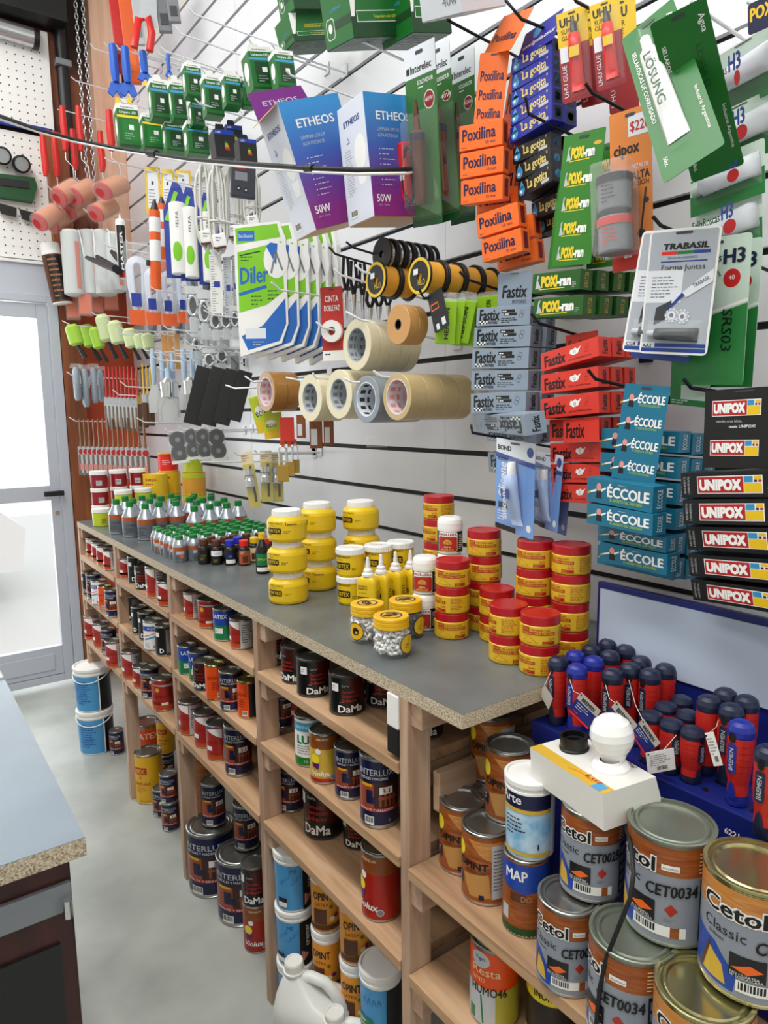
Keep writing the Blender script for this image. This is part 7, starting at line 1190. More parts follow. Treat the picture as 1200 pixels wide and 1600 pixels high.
# ---- cleaning cloth bags
def diler(t, w, h):
    b = MB(); c = Flat((0, 0, 0)); O = [(-w * .5, 0), (w * .38, h * .03), (w * .5, -h * .1), (w * .5, -h * .75), (w * .36, -h * .9), (-w * .46, -h), (-w * .5, -h * .4)]; b.prism(O, 'white', .016, c); b.build('bag', t); b = MB()
    b.poly(c, [(-w * .47, -h * .02), (w * .34, h * .01), (w * .4, -h * .09), (-w * .45, -h * .14)], 'diler_green'); b.rect(c, -w * .42, -h * .115, -w * .1, -h * .04, 'diler_blue', 2); b.text(c, 'Extra Duración', -w * .4, -h * .09, h * .025, 'white', 3, w=w * .27); b.poly(c, [(-w * .44, -h * .2), (w * .42, -h * .12), (w * .44, -h * .5), (w * .1, -h * .6), (-w * .45, -h * .66)], 'diler_green')
    b.poly(c, [(-w * .4, -h * .22), (-w * .4, -h * .23), (0, -h * .2), (0, -h * .19)], 'darkgreen', 2); b.para(c, -w * .38, -h * .24, w * .32, 2, h * .025, 'darkgreen', 2); b.text(c, 'Diler', -w * .4, -h * .44, h * .12, 'diler_blue', 3, w=w * .54, bold=.03, shear=.1, rot=.08); b.line(c, [(-w * .44, -h * .52), (w * .1, -h * .46)], h * .025, 'diler_blue', 2)
    b.disc(c, w * .3, -h * .26, w * .24, 'white', 3, h * .14); b.poly(c, [(w * .12, -h * .16), (w * .3, -h * .3), (w * .34, -h * .14), (w * .2, -h * .13)], 'diler_blue', 4); b.line(c, [(w * .2, -h * .36), (w * .3, -h * .2), (w * .42, -h * .34)], h * .015, 'grey', 5); b.para(c, -w * .2, -h * .54, w * .26, 3, h * .03, 'darkgreen', 2); b.para(c, w * .12, -h * .5, w * .26, 3, h * .03, 'darkgreen', 2)
    b.poly(c, [(w * .46, -h * .55), (w * .46, -h * .75), (w * .32, -h * .88), (-w * .3, -h * .95), (-w * .42, -h * .84), (0, -h * .76)], 'diler_blue'); b.rect(c, -w * .34, -h * .86, w * .06, -h * .78, 'bond_white', 2); b.para(c, -w * .2, -h * .89, w * .3, 2, h * .02, 'lightgrey', 3); b.build('print', t)
for i in range(6):
    (l_, s_, y_) = ((0.97,1.95,2.0472),(0.1537,0.3762),-26.4471); hung('dil', ((l_[0] + .034 * i, l_[1] - .012 * i, l_[2] - .004 * i), s_, y_), diler, 'white green and blue cleaning cloth bag, %s' % ('front one with the large lettering', 'second of the row', 'third of the row', 'fourth of the row', 'fifth of the row', 'last of the row')[i], 'cloth bag', 'cleaning cloth bags', 'cleaning_cloth_bag', 0, -38 - 9 * i)
card('tape_pack', ((1.003,1.6053,1.6373),(1.785,-0.7527,-50.13),(0.0607,0.1881)), 'brush_red', lambda b, c, w, h: (b.text(c, 'CINTA', w * .2, h * .8, h * .08, 'white', w=w * .6, bold=.02), b.text(c, 'DOBLE FAZ', w * .15, h * .68, h * .07, 'white', w=w * .7, bold=.02), b.rect(c, 0, 0, w, h * .14, 'white'), b.para(c, w * .1, h * .08, w * .7, 1, h * .05, 'nearblack', 2)), 'red card with a white tape roll left of the masking tapes', 'blister pack', None, .003, kids=lambda t, w, h: (lambda b: (b.ring(Flat((-w / 2, 0, 0)), w * .5, h * .4, w * .18, w * .46, 'white', 6, 28), b.lathe([(w * .18, 0), (w * .46, 0), (w * .46, .014), (w * .18, .014), (w * .18, 0)], 'white', 28, T=Matrix.Translation((0, 0, h * .4)) @ Matrix.Rotation(pi / 2, 4, 'X'), cap=False), b.build('tape', t)))(MB()))
# ---- pliers and knives behind the spools
def cutter(t, w, h): b = MB(); b.tube([(-w * .2, 0, 0), (-w * .3, 0, -h * .3), (0, 0, -h * .6)], w * .16, 'nearblack', 8); b.tube([(w * .2, 0, 0), (w * .3, 0, -h * .3), (0, 0, -h * .6)], w * .16, 'nearblack', 8); b.build('grips', t); b = MB(); b.tube([(0, 0, -h * .55), (0, 0, -h)], [w * .3, w * .12], 'chrome', 10); b.build('jaws', t)
for i, d in enumerate((((1.08,1.659,1.9181),(0.0278,0.1603),-33.0636), ((1.08,1.6218,1.9016),(0.0274,0.158),-33.6608), ((1.1,1.6088,1.895),(0.0274,0.1499),-34.3616), ((1.1,1.5747,1.819),(0.0305,0.0792),-34.9353), ((1.12,1.5619,1.819),(0.0306,0.0743),-35.644), ((1.12,1.5218,1.8133),(0.0267,0.0682),-36.3528))): hung('cut', d, cutter, 'black handled pliers, %s' % ('leftmost beside the red tape card', 'second from left', 'third from left', 'fourth, under the string spools', 'fifth, under the string spools', 'last, under the string spools')[i], 'pliers', 'black handled pliers', 'pliers')
# ---- rulers and clear blister goods
def ruler(m): 
    def mk(t, w, h): b = MB(); b.box((0, 0, -h / 2), (w, .006, h), m, .001); b.build('blade', t); b = MB(); c = Flat((-w / 2, -.0035, -h)); [b.rect(c, w * .1, h * i / 24, w * (.4 if i % 4 else .6), h * i / 24 + .0012, 'darkgrey') for i in range(1, 24)]; b.rect(c, w * .3, h * .45, w * .8, h * .55, 'bag_blue', 2); b.build('scale', t)
    return mk
hung('rul', ((0.99,2.3286,2.035),(0.0411,0.1933),-23.0324), ruler('white'), 'white folding ruler left of the front cleaning cloth bag', 'ruler', None, 'ruler'); hung('rul2', ((1.02,2.3032,2.0256),(0.026,0.1997),-23.8871), ruler('lightgrey'), 'narrow grey ruler beside the white one', 'ruler', None, 'ruler'); hung('rul2', ((1.05,2.3077,2.0299),(0.0175,0.1907),-24.4655), ruler('lightgrey'), 'narrow grey ruler half behind the cleaning cloth bag', 'ruler', None, 'ruler')
def clearpack(t, w, h):
    b = MB(); b.tube([(w * .3 * cos(a), -.004, -h * .35 + h * .18 * sin(a)) for a in [i * .5 for i in range(13)]], .006, 'chrome', 8); b.box((0, .006, -h * .38), (w * .7, .006, h * .4), 'darkgrey', .002); b.box((0, 0, -h * .7), (w * .5, .012, h * .3), 'lightgrey', .004); b.build('fitting', t); b = MB(); b.box((0, 0, -h * .5), (w, .026, h), 'clear_plastic', .006); b.build('blister', t); b = MB(); b.prism([(-w * .45, 0), (w * .45, 0), (w * .45, -h * .14), (-w * .45, -h * .14)], 'foam_white', .001, Flat((0, -.014, 0))); b.build('hang_card', t)
for i, d in enumerate((((0.98,2.5251,1.9583),(0.0555,0.1919),-21.2112), ((0.99,2.4441,1.9321),(0.0543,0.1991),-22.0507), ((1,2.372,1.869),(0.0489,0.1347),-22.8596), ((1.02,2.331,1.8655),(0.0485,0.1292),-23.6329), ((1.04,2.3015,1.8676),(0.0395,0.1285),-24.3173), ((1.03,2.6246,1.8082),(0.0535,0.1193),-21.4268), ((1,2.446,1.7336),(0.0505,0.1129),-22.236), ((1.05,2.4478,1.7472),(0.051,0.1095),-23.2169))): hung('clr', d, clearpack, 'clear pack of bright metal fittings, %s' % ('leftmost of upper row', 'second of upper row', 'third of upper row', 'fourth of upper row', 'last of upper row', 'left one lower down', 'middle one lower down', 'right one lower down')[i], 'fitting pack', 'clear packs of fittings', 'fitting_pack')
def greypack(t, w, h):
    b = MB(); b.box((0, .004, -h * .55), (w * .62, .012, h * .6), 'grey', .004); b.tube([(-w * .25, -.004, -h * .3), (w * .2, -.006, -h * .5), (-w * .15, -.004, -h * .85)], .006, 'darkgrey', 8); b.build('contents', t); b = MB(); b.box((0, 0, -h * .5), (w, .026, h), 'clear_bag', .008); b.build('bag', t)
for i, d in enumerate((((1.1,3.1641,2.0844),(0.0736,0.2485),-19.17), ((1.1,2.9925,2.0453),(0.0704,0.238),-20.1826), ((1.12,2.9221,1.9721),(0.0642,0.2095),-20.9711), ((1.14,2.87,1.8897),(0.0638,0.1826),-21.6636), ((1.15,2.777,1.8421),(0.0625,0.1533),-22.4949), ((1.16,2.6711,1.8445),(0.0607,0.1739),-23.4741), ((1.14,3.4734,2.0458),(0.074,0.2108),-18.1702), ((1.17,2.6041,1.7653),(0.0549,0.1475),-24.1943), ((1.14,2.9243,2.1291),(0.064,0.2073),-21.298), ((1.12,2.7269,2.0808),(0.0554,0.1465),-22.3288))): hung('gpk', d, greypack, 'grey goods in clear bag at the back, %s' % ('left of the blue bags foot', 'under the blue bags', 'right under the blue bags', 'beside the metal fittings', 'below the fittings', 'behind the cloth bags corner', 'behind the hose bags', 'above the black floats', 'behind the white roller sleeves', 'behind the white ruler')[i], 'bagged goods', 'grey bagged goods', 'bagged_goods')
for i, d in enumerate((((0.8974,3.98,2.1407),(0.0729,0.1449),-12.706), ((0.9321,3.86,2.1362),(0.0714,0.1324),-13.5754), ((1.0039,3.92,2.1577),(0.0665,0.1291),-14.3647), ((1.06,3.862,2.1703),(0.0728,0.1284),-15.3479))): hung('opk', d, lambda t, w, h: [(lambda b: (b.box((0, 0, -h * .5), (w * (.8 if n == 'pack' else .95), .014 if n == 'pack' else .022, h * (.85 if n == 'pack' else 1)), 'bag_orange' if n == 'pack' else 'clear_bag', .004), b.build(n, t)))(MB()) for n in ('pack', 'wrapper')][:2], 'small orange pack in clear wrap under the foam sleeves, %s' % ('leftmost', 'second', 'third', 'rightmost')[i], 'small pack', 'orange packs', 'orange_pack')
# ---- lime and pale mini rollers
def mini(m):
    def mk(t, w, h): b = MB(); b.lathe([(w * .3, -h * .62), (w * .5, -h * .56), (w * .5, -h * .1), (w * .3, -h * .02)], m, 18); b.build('sleeve', t); b = MB(); b.tube([(0, 0, -h * .6), (w * .3, 0, -h)], [w * .12, w * .18], 'nearblack', 8); b.build('handle', t)
    return mk
for i, d in enumerate((((0.8561,3.86,1.961),(0.071,0.1738),-12.5056), ((0.9523,3.98,1.9797),(0.074,0.1978),-13.4559), ((0.9632,3.86,1.9549),(0.0591,0.1868),-14.0118))): hung('ml', d, mini('foam_lime'), 'lime mini roller by the brown post, %s' % ('leftmost', 'middle', 'right one')[i], 'mini roller', 'lime mini rollers', 'mini_roller', -12)
for i, d in enumerate((((0.98,3.7626,2.0085),(0.0707,0.2268),-14.5989), ((1,3.6272,1.9637),(0.0689,0.1902),-15.4132), ((1.02,3.4626,1.9116),(0.0606,0.1543),-16.4137), ((1.04,3.3764,1.8808),(0.0536,0.1226),-17.1199), ((1.06,3.3273,1.8772),(0.0532,0.1216),-17.6704))): hung('mp', d, mini('foam_pale'), 'pale green mini roller, %s' % ('largest at the left', 'second', 'third', 'fourth', 'last one')[i], 'mini roller', 'pale mini rollers', 'mini_roller', -10)
def greybag(t, w, h): b = MB(); b.tube([(0, 0, -h * .1), (0, 0, -h * .2), (0, 0, -h * .9), (0, 0, -h)], [w * .3, w * .48, w * .46, w * .3], 'grey_bag', 14, squash=.5); b.build('bag', t); b = MB(); b.rect(Flat((0, -w * .26, 0)), -w * .25, -h * .55, w * .25, -h * .3, 'lightgrey'); b.para(Flat((0, -w * .26, 0)), -w * .2, -h * .35, w * .4, 3, h * .06, 'bag_blue', 2); b.build('label', t); b = MB(); b.prism([(-w * .4, -h * .12), (w * .4, -h * .12), (w * .3, 0), (-w * .3, 0)], 'clear_bag', .001); b.build('bag_top', t)
for i, d in enumerate((((0.8638,3.86,1.7651),(0.0781,0.1865),-12.6141), ((0.9081,3.88,1.7613),(0.0856,0.215),-13.1732), ((0.9525,3.88,1.7691),(0.0796,0.2032),-13.7934), ((1.0019,3.94,1.761),(0.0678,0.1874),-14.2677))): hung('gb', d, greybag, 'grey wrapped roller refill by the orange wall, %s' % ('leftmost', 'second with a blue printed label', 'third', 'last')[i], 'roller refill', 'grey wrapped refills', 'roller_refill')
# ---- paint brushes
def brush(hm, fm, sleeve):
    def mk(t, w, h):
        b = MB(); b.tube([(0, 0, 0), (0, 0, -h * .1), (0, 0, -h * .35), (0, 0, -h * .48)], [w * .2, w * .3, w * .24, w * .42], hm, 8, squash=.5); b.build('handle', t); b = MB(); b.box((0, 0, -h * .55), (w * .9, w * .4, h * .14), fm, .001); b.build('ferrule', t); b = MB(); b.box((0, 0, -h * .8), (w * .86, w * .34, h * .38), 'bristle', .002); b.build('bristles', t)
        if sleeve: b = MB(); b.box((0, 0, -h * .77), (w * 1.0, w * .5, h * .44), 'clear_bag', .002); c = Flat((0, -w * .26, 0)); b.rect(c, -w * .15, -h * .95, w * .1, -h * .6, 'foam_white', 2)
        if sleeve == 1: b.disc(c, 0, -h * .57, w * .38, 'brush_red', 3); b.rect(c, -w * .3, -h * .9, w * .15, -h * .78, 'pink', 3)
        if sleeve: b.build('sleeve', t)
    return mk
for i in range(14): (l_, s_, y_) = ((0.8674,3.88,1.4843),(0.038,0.2919),-12.6021); (m_, _, _) = ((1.02,3.31,1.4913),(0.0342,0.2499),-17.1272); f = i / 13; hung('br1', (tuple(a + (c - a) * f for a, c in zip(l_, m_)), s_, y_), brush('brush_brown', 'lightgrey', 1), 'brown handled brush with red printed sleeve, %s from the left' % ORD[i], 'paint brush', 'brown handled brushes', 'paint_brush')
for i in range(9): (l_, s_, y_) = ((0.95,3.6418,1.7389),(0.0314,0.3061),-14.6205); (m_, _, _) = ((1.03,3.4134,1.7278),(0.0302,0.2759),-16.7915); f = i / 8; hung('br2', (tuple(a + (c - a) * f for a, c in zip(l_, m_)), s_, y_), brush('red', 'lightgrey', 2), 'red handled paint brush, %s from the left' % ORD[i], 'paint brush', 'red handled brushes', 'paint_brush')
for i, d in enumerate((((1.02,3.3602,1.7273),(0.0208,0.2808),-16.886), ((1.03,3.3448,1.7267),(0.0208,0.2802),-17.1158), ((1.04,3.3307,1.7203),(0.0208,0.2799),-17.3408))): hung('br3', d, brush('brush_brown', 'brass', 0), 'thin brown handled brush between red and yellow ones, %s' % ORD[i], 'paint brush', 'thin brown brushes', 'paint_brush')
for i, d in enumerate((((1,3.2176,1.7296),(0.0229,0.2784),-17.2649), ((1.02,3.2279,1.7252),(0.023,0.2745),-17.5364), ((1.04,3.2375,1.7206),(0.0232,0.2704),-17.809))): hung('br4', d, brush('uhu_yellow', 'lightgrey', 0), 'yellow handled paint brush, %s from the left' % ORD[i], 'paint brush', 'yellow handled brushes', 'paint_brush')
# ---- putty knives and trowels
def knife(t, w, h): b = MB(); b.tube([(0, 0, 0), (0, 0, -h * .2), (0, 0, -h * .5), (0, 0, -h * .56)], [w * .3, w * .4, w * .3, w * .22], 'knife_blue', 10, squash=.6); b.build('handle', t); b = MB(); b.prism([(-w * .2, -h * .55), (w * .2, -h * .55), (w * .5, -h * .75), (w * .5, -h), (-w * .5, -h), (-w * .5, -h * .75)], 'steel', .0015); b.build('blade', t)
for i, d in enumerate((((0.98,3.0043,1.7764),(0.0538,0.2661),-18.0662), ((1,2.9527,1.7654),(0.0479,0.2904),-18.7101), ((1.03,2.9166,1.7535),(0.0478,0.2629),-19.4507), ((1.02,2.7546,1.7585),(0.0506,0.2377),-20.3194), ((1.05,2.739,1.7462),(0.0456,0.2511),-20.9746), ((1,2.8862,1.6911),(0.0629,0.2212),-19.1101), ((1.06,2.6872,1.7182),(0.0451,0.2108),-21.527))): hung('kn', d, knife, 'pale blue handled putty knife, %s' % ('leftmost beside the yellow brushes', 'second from left', 'third from left', 'fourth from left', 'fifth from left', 'lower one in the middle', 'last beside the black floats')[i], 'putty knife', 'putty knives', 'putty_knife')
def trowel(t, w, h): b = MB(); b.lathe([(.0, -h), (w * .46, -h * .97), (w * .5, -h * .6), (w * .3, -h * .5), (0, -h * .48)], 'chrome', 22); b.build('bowl', t); b = MB(); b.tube([(0, 0, 0), (0, 0, -h * .5)], w * .08, 'knife_blue', 8); b.build('stem', t)
for i, d in enumerate((((0.99,2.8512,1.7269),(0.0724,0.1584),-19.1481), ((1.02,2.6774,1.7162),(0.0644,0.1418),-20.8554))): hung('trw', d, trowel, 'shiny metal cup in clear wrap, %s' % ('left of the two', 'right of the two')[i], 'metal cup', 'shiny metal cups', 'metal_cup')
def wood(t, w, h): b = MB(); b.box((0, 0, -h / 2), (w, w * .5, h), 'kraft', .001); b.build('blade', t); b = MB(); b.box((0, 0, -h * .85), (w, w * .55, h * .2), 'brass', .001); b.build('ferrule', t)
for i, d in enumerate((((1.06,3.084,1.8539),(0.025,0.1637),-18.9685), ((1.07,3.0322,1.8495),(0.0247,0.1618),-19.4366), ((1.08,2.9831,1.8401),(0.0217,0.1467),-19.9021))): hung('wd', d, wood, 'flat wooden handle hanging behind the putty knives, %s' % ORD[i], 'wooden handle', 'wooden handles', 'wooden_handle')
# ---- black floats, castors, locks
def floatb(t, w, h): b = MB(); b.box((0, 0, -h / 2), (w, .012, h), 'nearblack', .002); b.build('board', t); b = MB(); b.tube([(0, .03, -h * .25), (0, .035, -h * .5), (0, .03, -h * .75)], .011, 'black', 8); b.tube([(0, .0, -h * .28), (0, .03, -h * .27)], .006, 'black', 6); b.tube([(0, .0, -h * .72), (0, .03, -h * .73)], .006, 'black', 6); b.build('grip', t)
for i, d in enumerate((((0.97,2.4035,1.665),(0.0632,0.2061),-21.9778), ((0.99,2.3217,1.6587),(0.0618,0.2017),-23.0941), ((1.02,2.2783,1.6506),(0.057,0.1916),-24.1181), ((1.05,2.2514,1.6456),(0.0482,0.1738),-25.0036))): hung('flt', d, floatb, 'long black plastering float, %s' % ('leftmost', 'second from left', 'third from left', 'rightmost beside the brown tape')[i], 'float', 'black plastering floats', 'plastering_float', 16)
def castor(t, w, h):
    for z in (-h * .3, -h * .72):
        b = MB(); b.lathe([(0, -.012), (w * .42, -.012), (w * .47, -.005), (w * .47, .005), (w * .42, .012), (0, .012)], 'rubber', 18, T=Matrix.Translation((0, 0, z)) @ Matrix.Rotation(pi / 2, 4, 'X')); b.disc(Flat((0, -.0125, z)), 0, 0, w * .14, 'grey'); b.box((0, .004, z + h * .16), (w * .8, .03, h * .07), 'darkgrey', .002); b.build('wheel', t)
    b = MB(); b.box((0, 0, -h / 2), (w, .03, h), 'clear_bag', .006); b.build('bag', t); b = MB(); b.box((0, -.001, -h), (w, .026, .012), 'white', .002); b.build('bag_seal', t)
for i, d in enumerate((((0.96,2.7139,1.4415),(0.0702,0.1254),-19.4807), ((0.99,2.641,1.4516),(0.0592,0.1184),-20.5488), ((1.02,2.5997,1.4513),(0.0589,0.1177),-21.4225), ((1.05,2.5411,1.4513),(0.0631,0.1213),-22.4506))): hung('cas', d, castor, 'bagged pair of black castor wheels, %s' % ('leftmost and nearest', 'second', 'third', 'rightmost')[i], 'castor pack', 'bagged castor wheels', 'castor_pack', -6)
def hardware(t, w, h): b = MB(); b.box((0, 0, -h / 2), (w, .001, h), 'card_olive', 0); c = Flat((-w / 2, -.0006, -h)); b.rect(c, 0, h * .78, w, h, 'cream'); b.para(c, w * .1, h * .92, w * .7, 3, h * .04, 'brush_red', 2); b.rect(c, w * .55, h * .1, w * .75, h * .75, 'nearblack', 2); b.build('card', t); b = MB(); b.lathe([(w * .35, -h * .62), (w * .4, -h * .6), (w * .4, -h * .5), (w * .3, -h * .46), (w * .3, -h * .42), (w * .4, -h * .4), (w * .4, -h * .3)], 'steel', 14, c=(-w * .1, -w * .4, 0)); b.build('fitting', t); b = MB(); b.box((0, -w * .4, -h * .5), (w * 1.1, w * .9, h * .95), 'clear_plastic', .004); b.build('blister', t)
for i, d in enumerate((((0.97,2.1033,1.3793),(0.0373,0.1841),-24.7584), ((1.06,2.142,1.3783),(0.0387,0.1733),-26.3291), ((1.1,2.1412,1.3724),(0.0391,0.1706),-27.1913))): hung('hw', d, hardware, 'narrow yellow green card with metal fittings, %s' % ('left one hanging alone', 'middle one', 'right one behind the padlocks')[i], 'fitting pack', 'narrow yellow cards', 'fitting_card', -8 if i == 0 else 0)
def padlock(t, w, h): b = MB(); b.box((0, 0, -h * .78), (w, .012, h * .4), 'brass', .002); b.build('lock_body', t); b = MB(); b.tube([(-w * .3, 0, -h * .6), (-w * .3, 0, -h * .2), (0, 0, -h * .1), (w * .3, 0, -h * .2), (w * .3, 0, -h * .6)], .003, 'chrome', 8); b.build('shackle', t); b = MB(); b.box((0, 0, -h * .06), (w * .4, .004, h * .2), 'bag_orange', .001); b.build('strap', t)
for i, d in enumerate((((1.05,2.0016,1.4163),(0.0366,0.1349),-27.6807), ((1.07,1.9922,1.4119),(0.0286,0.1125),-28.24), ((1.09,1.9906,1.4153),(0.0246,0.1068),-28.7044))): hung('pad', d, padlock, 'brass padlock on an orange strap, %s' % ('largest in front', 'second', 'third at the right')[i], 'padlock', 'brass padlocks', 'padlock')
def pouch(t, w, h): b = MB(); b.box((0, 0, -h / 2), (w, .02, h), 'lime', .003); b.build('carton', t); b = MB(); c = Flat((-w / 2, -.0103, -h)); b.rect(c, 0, 0, w, h * .3, 'uhu_yellow'); b.disc(c, w * .4, h * .6, w * .25, 'white'); b.text(c, 'eco', w * .15, h * .45, h * .2, 'darkgreen', 2, w=w * .5); b.build('print', t)
hung('pou', ((1,2.0659,1.5584),(0.0611,0.1175),-25.8293), pouch, 'small lime and yellow pack under the brown packing tape', 'pack', None, 'small_pack', -14); hung('pou', ((1.03,2.0312,1.5034),(0.0611,0.081),-26.8887), pouch, 'small yellow pack right under the brown packing tapes', 'pack', None, 'small_pack', -6)
def redtag(t, w, h): b = MB(); b.box((0, 0, -h / 2), (w, .008, h), 'fast_red', .002); b.build('tag_body', t)
hung('rt', ((1.04,1.9481,1.489),(0.0436,0.075),-28.0952), redtag, 'orange red plastic piece hanging above the padlocks', 'plastic strap', None, 'plastic_strap')
def block(t, w, h): b = MB(); b.box((0, 0, -h / 2), (w, w * 1.2, h), 'brown_timber', .001); b.build('block', t); b = MB(); b.rect(Flat((0, -w * .61, 0)), -w * .4, -h * .9, w * .1, -h * .4, 'bond_white'); b.build('sticker', t)
for i, d in enumerate((((1.06,1.8948,1.4964),(0.0273,0.0699),-29.2244), ((1.05,1.7896,1.4924),(0.0374,0.0932),-30.4012), ((1.08,1.767,1.4956),(0.0299,0.0894),-31.4332))): hung('bk', d, block, 'flat brown sanding block under the masking tapes, %s' % ORD[i], 'sanding block', 'brown sanding blocks', 'sanding_block')
card('clear_wrap', ((1.2001,1.6947,1.3984),(0.1826,-1.9546,-89.7996),(0.1075,0.032)), 'clear_bag', lambda b, c, w, h: None, 'crumpled clear wrap on the wall under the tapes', 'plastic wrap', hole=False)
# ---- empty and loaded prongs
HKS = [(((1.25,2.3188,2.7536),(0.95,2.3188,2.7656),(0.9339,2.3188,2.7795)), 'empty pale hook at the very top left of the wall'), (((1.25,2.4356,2.7428),(0.95,2.4356,2.7548),(0.9294,2.4356,2.7743)), 'second empty pale hook at the top left of the wall'), (((1.25,2.5927,2.7508),(0.95,2.5927,2.7628),(0.9326,2.5927,2.7746)), 'third empty pale hook, above the small bulb boxes'), (((1.25,3.474,3.1041),(0.95,3.474,3.1161),(0.9349,3.474,3.1329)), 'pale hook with blue tool handles'), (((1.25,3.8289,3.0997),(0.95,3.8289,3.1117),(0.9305,3.8289,3.1241)), 'pale hook crossing before the chain'), (((1.25,4,3.015),(0.9421,4,3.027),(0.8971,4,3.0259)), 'pale hook with the red roller handles'), (((1.25,2.305,2.4823),(0.95,2.305,2.4943),(0.9335,2.305,2.5059)), 'pale hook with the small bulb boxes, middle'), (((1.25,1.6986,2.3454),(0.95,1.6986,2.3574),(0.9356,1.6986,2.3659)), 'pale hook with the upper pair of bulb boxes'),
       (((1.25,3.3379,2.5942),(0.95,3.3379,2.6062),(0.9265,3.3379,2.6176)), 'pale hook right of the tan rollers'), (((1.25,3.7693,2.4772),(0.95,3.7693,2.4892),(0.9302,3.7693,2.5041)), 'pale hook with the foam rollers'), (((1.25,3.4627,2.2596),(0.95,3.4627,2.2716),(0.9369,3.4627,2.2868)), 'pale hook in front of the sealant cartridge'), (((1.25,2.8408,1.9774),(0.95,2.8408,1.9894),(0.9257,2.8408,2.0042)), 'pale hook under the orange caulking tool'), (((1.25,2.2884,1.818),(0.95,2.2884,1.83),(0.924,2.2884,1.8447)), 'pale hook left of the cleaning cloth bag'), (((1.25,3.9,1.9473),(0.8615,3.9,1.9593),(0.8235,3.9,1.979)), 'pale hook with the lime mini rollers'), (((1.25,3.3777,1.8583),(0.95,3.3777,1.8703),(0.9402,3.3777,1.8954)), 'pale hook with the clear hose bags'), (((1.25,2.7182,1.8152),(0.95,2.7182,1.8272),(0.9358,2.7182,1.8382)), 'pale hook with fittings, left'), (((1.25,2.4751,1.7329),(0.95,2.4751,1.7449),(0.9274,2.4751,1.7617)), 'pale hook with fittings, right'),
       (((1.25,2.8265,1.7043),(0.95,2.8265,1.7163),(0.9203,2.8265,1.7302)), 'pale hook with the putty knives'), (((1.25,3.94,1.693),(0.8678,3.94,1.705),(0.8353,3.94,1.7271)), 'pale hook with the grey refills'), (((1.25,3.2991,1.6185),(0.95,3.2991,1.6305),(0.9205,3.2991,1.6557)), 'pale hook with the red brushes, upper'), (((1.25,3.43,1.5847),(0.95,3.43,1.5967),(0.9224,3.43,1.6201)), 'pale hook with the red brushes, lower'), (((1.25,3.0693,1.458),(0.95,3.0693,1.47),(0.9185,3.0693,1.4895)), 'pale hook above the castor wheels'), (((1.25,3.88,1.4628),(0.8481,3.88,1.4748),(0.8187,3.88,1.4948)), 'pale hook with the brown brushes'), (((1.25,2.3591,1.3223),(0.95,2.3591,1.3343),(0.9172,2.3591,1.336)), 'pale hook with the narrow yellow cards'), (((1.25,1.794,1.8282),(0.95,1.794,1.8402),(0.9231,1.794,1.8582)), 'pale hook piercing the cleaning cloth bags'), (((1.25,2.1775,2.0941),(0.95,2.1775,2.1061),(0.9354,2.1775,2.1136)), 'pale hook with the white cords')]
for h, l in HKS: hook(h, l)
# ---- sagging cable across the wall, end wall fittings
cb = [(0.2,1.6851,2.1098), (0.32,2.0209,2.2249), (0.5,2.4986,2.3802), (0.64,2.657,2.4283), (0.74,2.5317,2.3849), (0.8,2.3441,2.3248), (0.8,2.0147,2.2152), (0.79,1.5938,2.084), (0.8,1.3642,2.0151), (0.83,1.2224,1.9785), (0.92,1.1888,1.987), (1.1,1.3526,2.068), (1.235,1.4411,2.1167)]
t = thing('cable', 'black and white twin cable sagging across the hanging goods', 'cable'); b = MB(); b.tube(cb, .0055, 'rubber', 8); b.build('black_wire', t); b = MB(); b.tube([(x, y - .003, z - .008) for x, y, z in cb], .003, 'white', 8); b.build('white_wire', t); b = MB(); b.tube([(0.797,2.3715,2.3339), (0.803,2.3115,2.3141)], .012, 'rubber', 10); b.tube([(0.798,1.3769,2.0186), (0.802,1.3517,2.0117)], .008, 'rubber', 10); b.build('tape_wrap', t)
def pegboard(x0, x1, z0, z1, y, label, strip_m):
    t = thing('pegboard', label, 'pegboard', ((x0 + x1) / 2, y, z0)); w, h = x1 - x0, z1 - z0; b = MB(); b.box((0, .008, h / 2), (w, .016, h), 'white', .003); c = Flat((-w / 2, 0, 0), k=.0006); n = int(w / .038); m = int(h / .038)
    for i in range(n):
        for j in range(m): b.disc(c, .02 + .038 * i, .02 + .038 * j, .004, 'darkgrey', 1, n=7)
    b.build('board', t)
    if strip_m: b = MB(); b.box((0, -.004, -.012), (w * .98, .02, .024), strip_m, .002); b.build('strip', t)
pegboard(-.3, .905, 2.97, 3.44, 4.135, 'white pegboard with blue foot strip high above the door', 'bag_blue'); pegboard(-.3, .895, 2.31, 2.93, 4.145, 'white pegboard with goggles above the door', None)
b = MB(); b.bb(-.3, .85, 4.13, 4.17, 2.13, 2.30, 'door_white', .003); b.bb(-.3, .85, 4.115, 4.135, 2.285, 2.30, 'white', .002); structure(b, 'trim_4')
t = thing('tube_lamp', 'silver tubular tool with yellow band and black end on the upper pegboard', 'tool', (0.8524,4.1,3.3765)); b = MB(); b.tube([(-.02, 0, 0), (-.23, 0, .006)], .044, 'steel', 18); b.build('tube', t); b = MB(); b.tube([(0, 0, 0), (-.025, 0, .001)], .05, 'black', 18); b.build('end_cap', t); b = MB(); b.tube([(-.23, 0, .006), (-.4, 0, .012)], .0445, 'uhu_yellow', 18); b.build('label_band', t)
t = thing('goggles', 'black round lens welding goggles hanging on the pegboard', 'goggles', (0.685,4.1,2.7745))
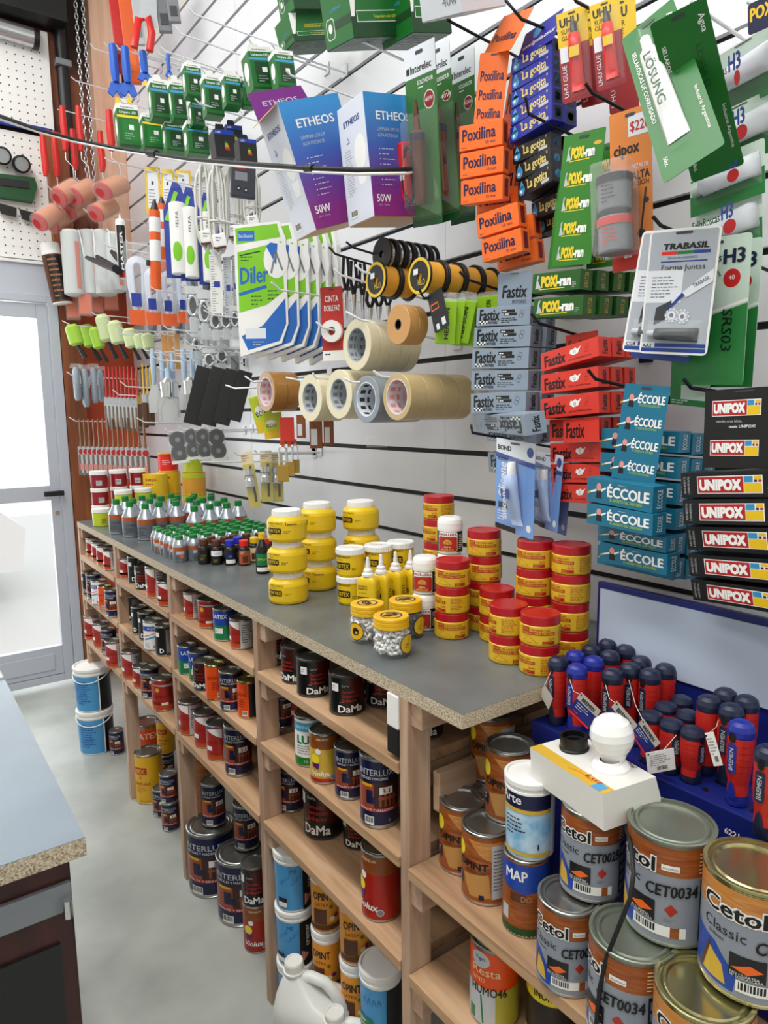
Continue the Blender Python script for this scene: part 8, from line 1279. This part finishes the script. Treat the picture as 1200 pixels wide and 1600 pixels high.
for s in (-1, 1):
    T = Matrix.Translation((s * .042, 0, -.012 * s)) @ Matrix.Rotation(pi / 2 + .25, 4, 'X'); b = MB(); b.lathe([(.03, -.03), (.04, -.02), (.042, .02), (.036, .03), (.033, .03)], 'rubber', 20, T=T, cap=False); b.build('cup', t); b = MB(); b.lathe([(.033, .022), (0, .022)], 'steel', 20, T=T, cap=False); b.build('lens', t)
t = thing('face_mask', 'dark green face shield hanging below the goggles', 'mask', (0.6955,4.1,2.6487)); b = MB(); b.prism([(-.11, .05), (.09, .06), (.1, .02), (.075, -.06), (-.09, -.06), (-.105, 0)], 'darkgreen', .06); b.build('shell', t); b = MB(); b.prism([(-.08, .03), (.06, .035), (.06, .0), (-.08, -.005)], 'nearblack', .004, Flat((0, -.006, 0))); b.build('window', t)
t = thing('safety_glasses', 'dark safety glasses on the lower pegboard', 'glasses', (0.7028,4.11,2.5352)); b = MB(); b.prism([(-.11, .03), (-.01, .015), (-.015, -.03), (-.08, -.025)], 'black', .006); b.prism([(.1, .0), (.0, .012), (.01, -.035), (.07, -.05)], 'black', .006); b.build('lenses', t); b = MB(); b.tube([(-.11, 0, .03), (-.11, .03, .03)], .003, 'black'); b.tube([(.1, 0, 0), (.1, .03, 0)], .003, 'black'); b.build('temples', t)
b = MB(); b.bb(-.35, .98, 4.02, 4.17, 3.46, 3.95, 'nearblack', .004); tag(b.build('shutter_housing'), 'black roller shutter housing at the top left corner', 'shutter box')
b = MB(); b.tube([(.965, 4.13, 2.75), (.965, 4.13, 3.94)], .03, 'nearblack', 14); b.box((.965, 4.12, 3.3), (.075, .06, .03), 'grey', .003); tag(b.build('black_pipe'), 'thick black vertical pipe beside the pegboards', 'pipe')
b = MB()
for k in range(46):
    for dx, z0 in ((0, 3.94), (.035, 3.93)):
        z = z0 - k * .0265; T = Matrix.Translation((1.03 + dx, 4.05, z)) @ Matrix.Rotation(pi / 2 * (k % 2), 4, 'Z'); b.M = T; b.tube([(.008 * cos(a), 0, .016 * sin(a)) for a in [i * pi / 4 for i in range(8)]], .003, 'steel', 5, closed=True); b.M = None
tag(b.build('chain'), 'steel hand chain of the roller shutter hanging in two strands', 'chain')
bpy.data.objects.remove(_to)
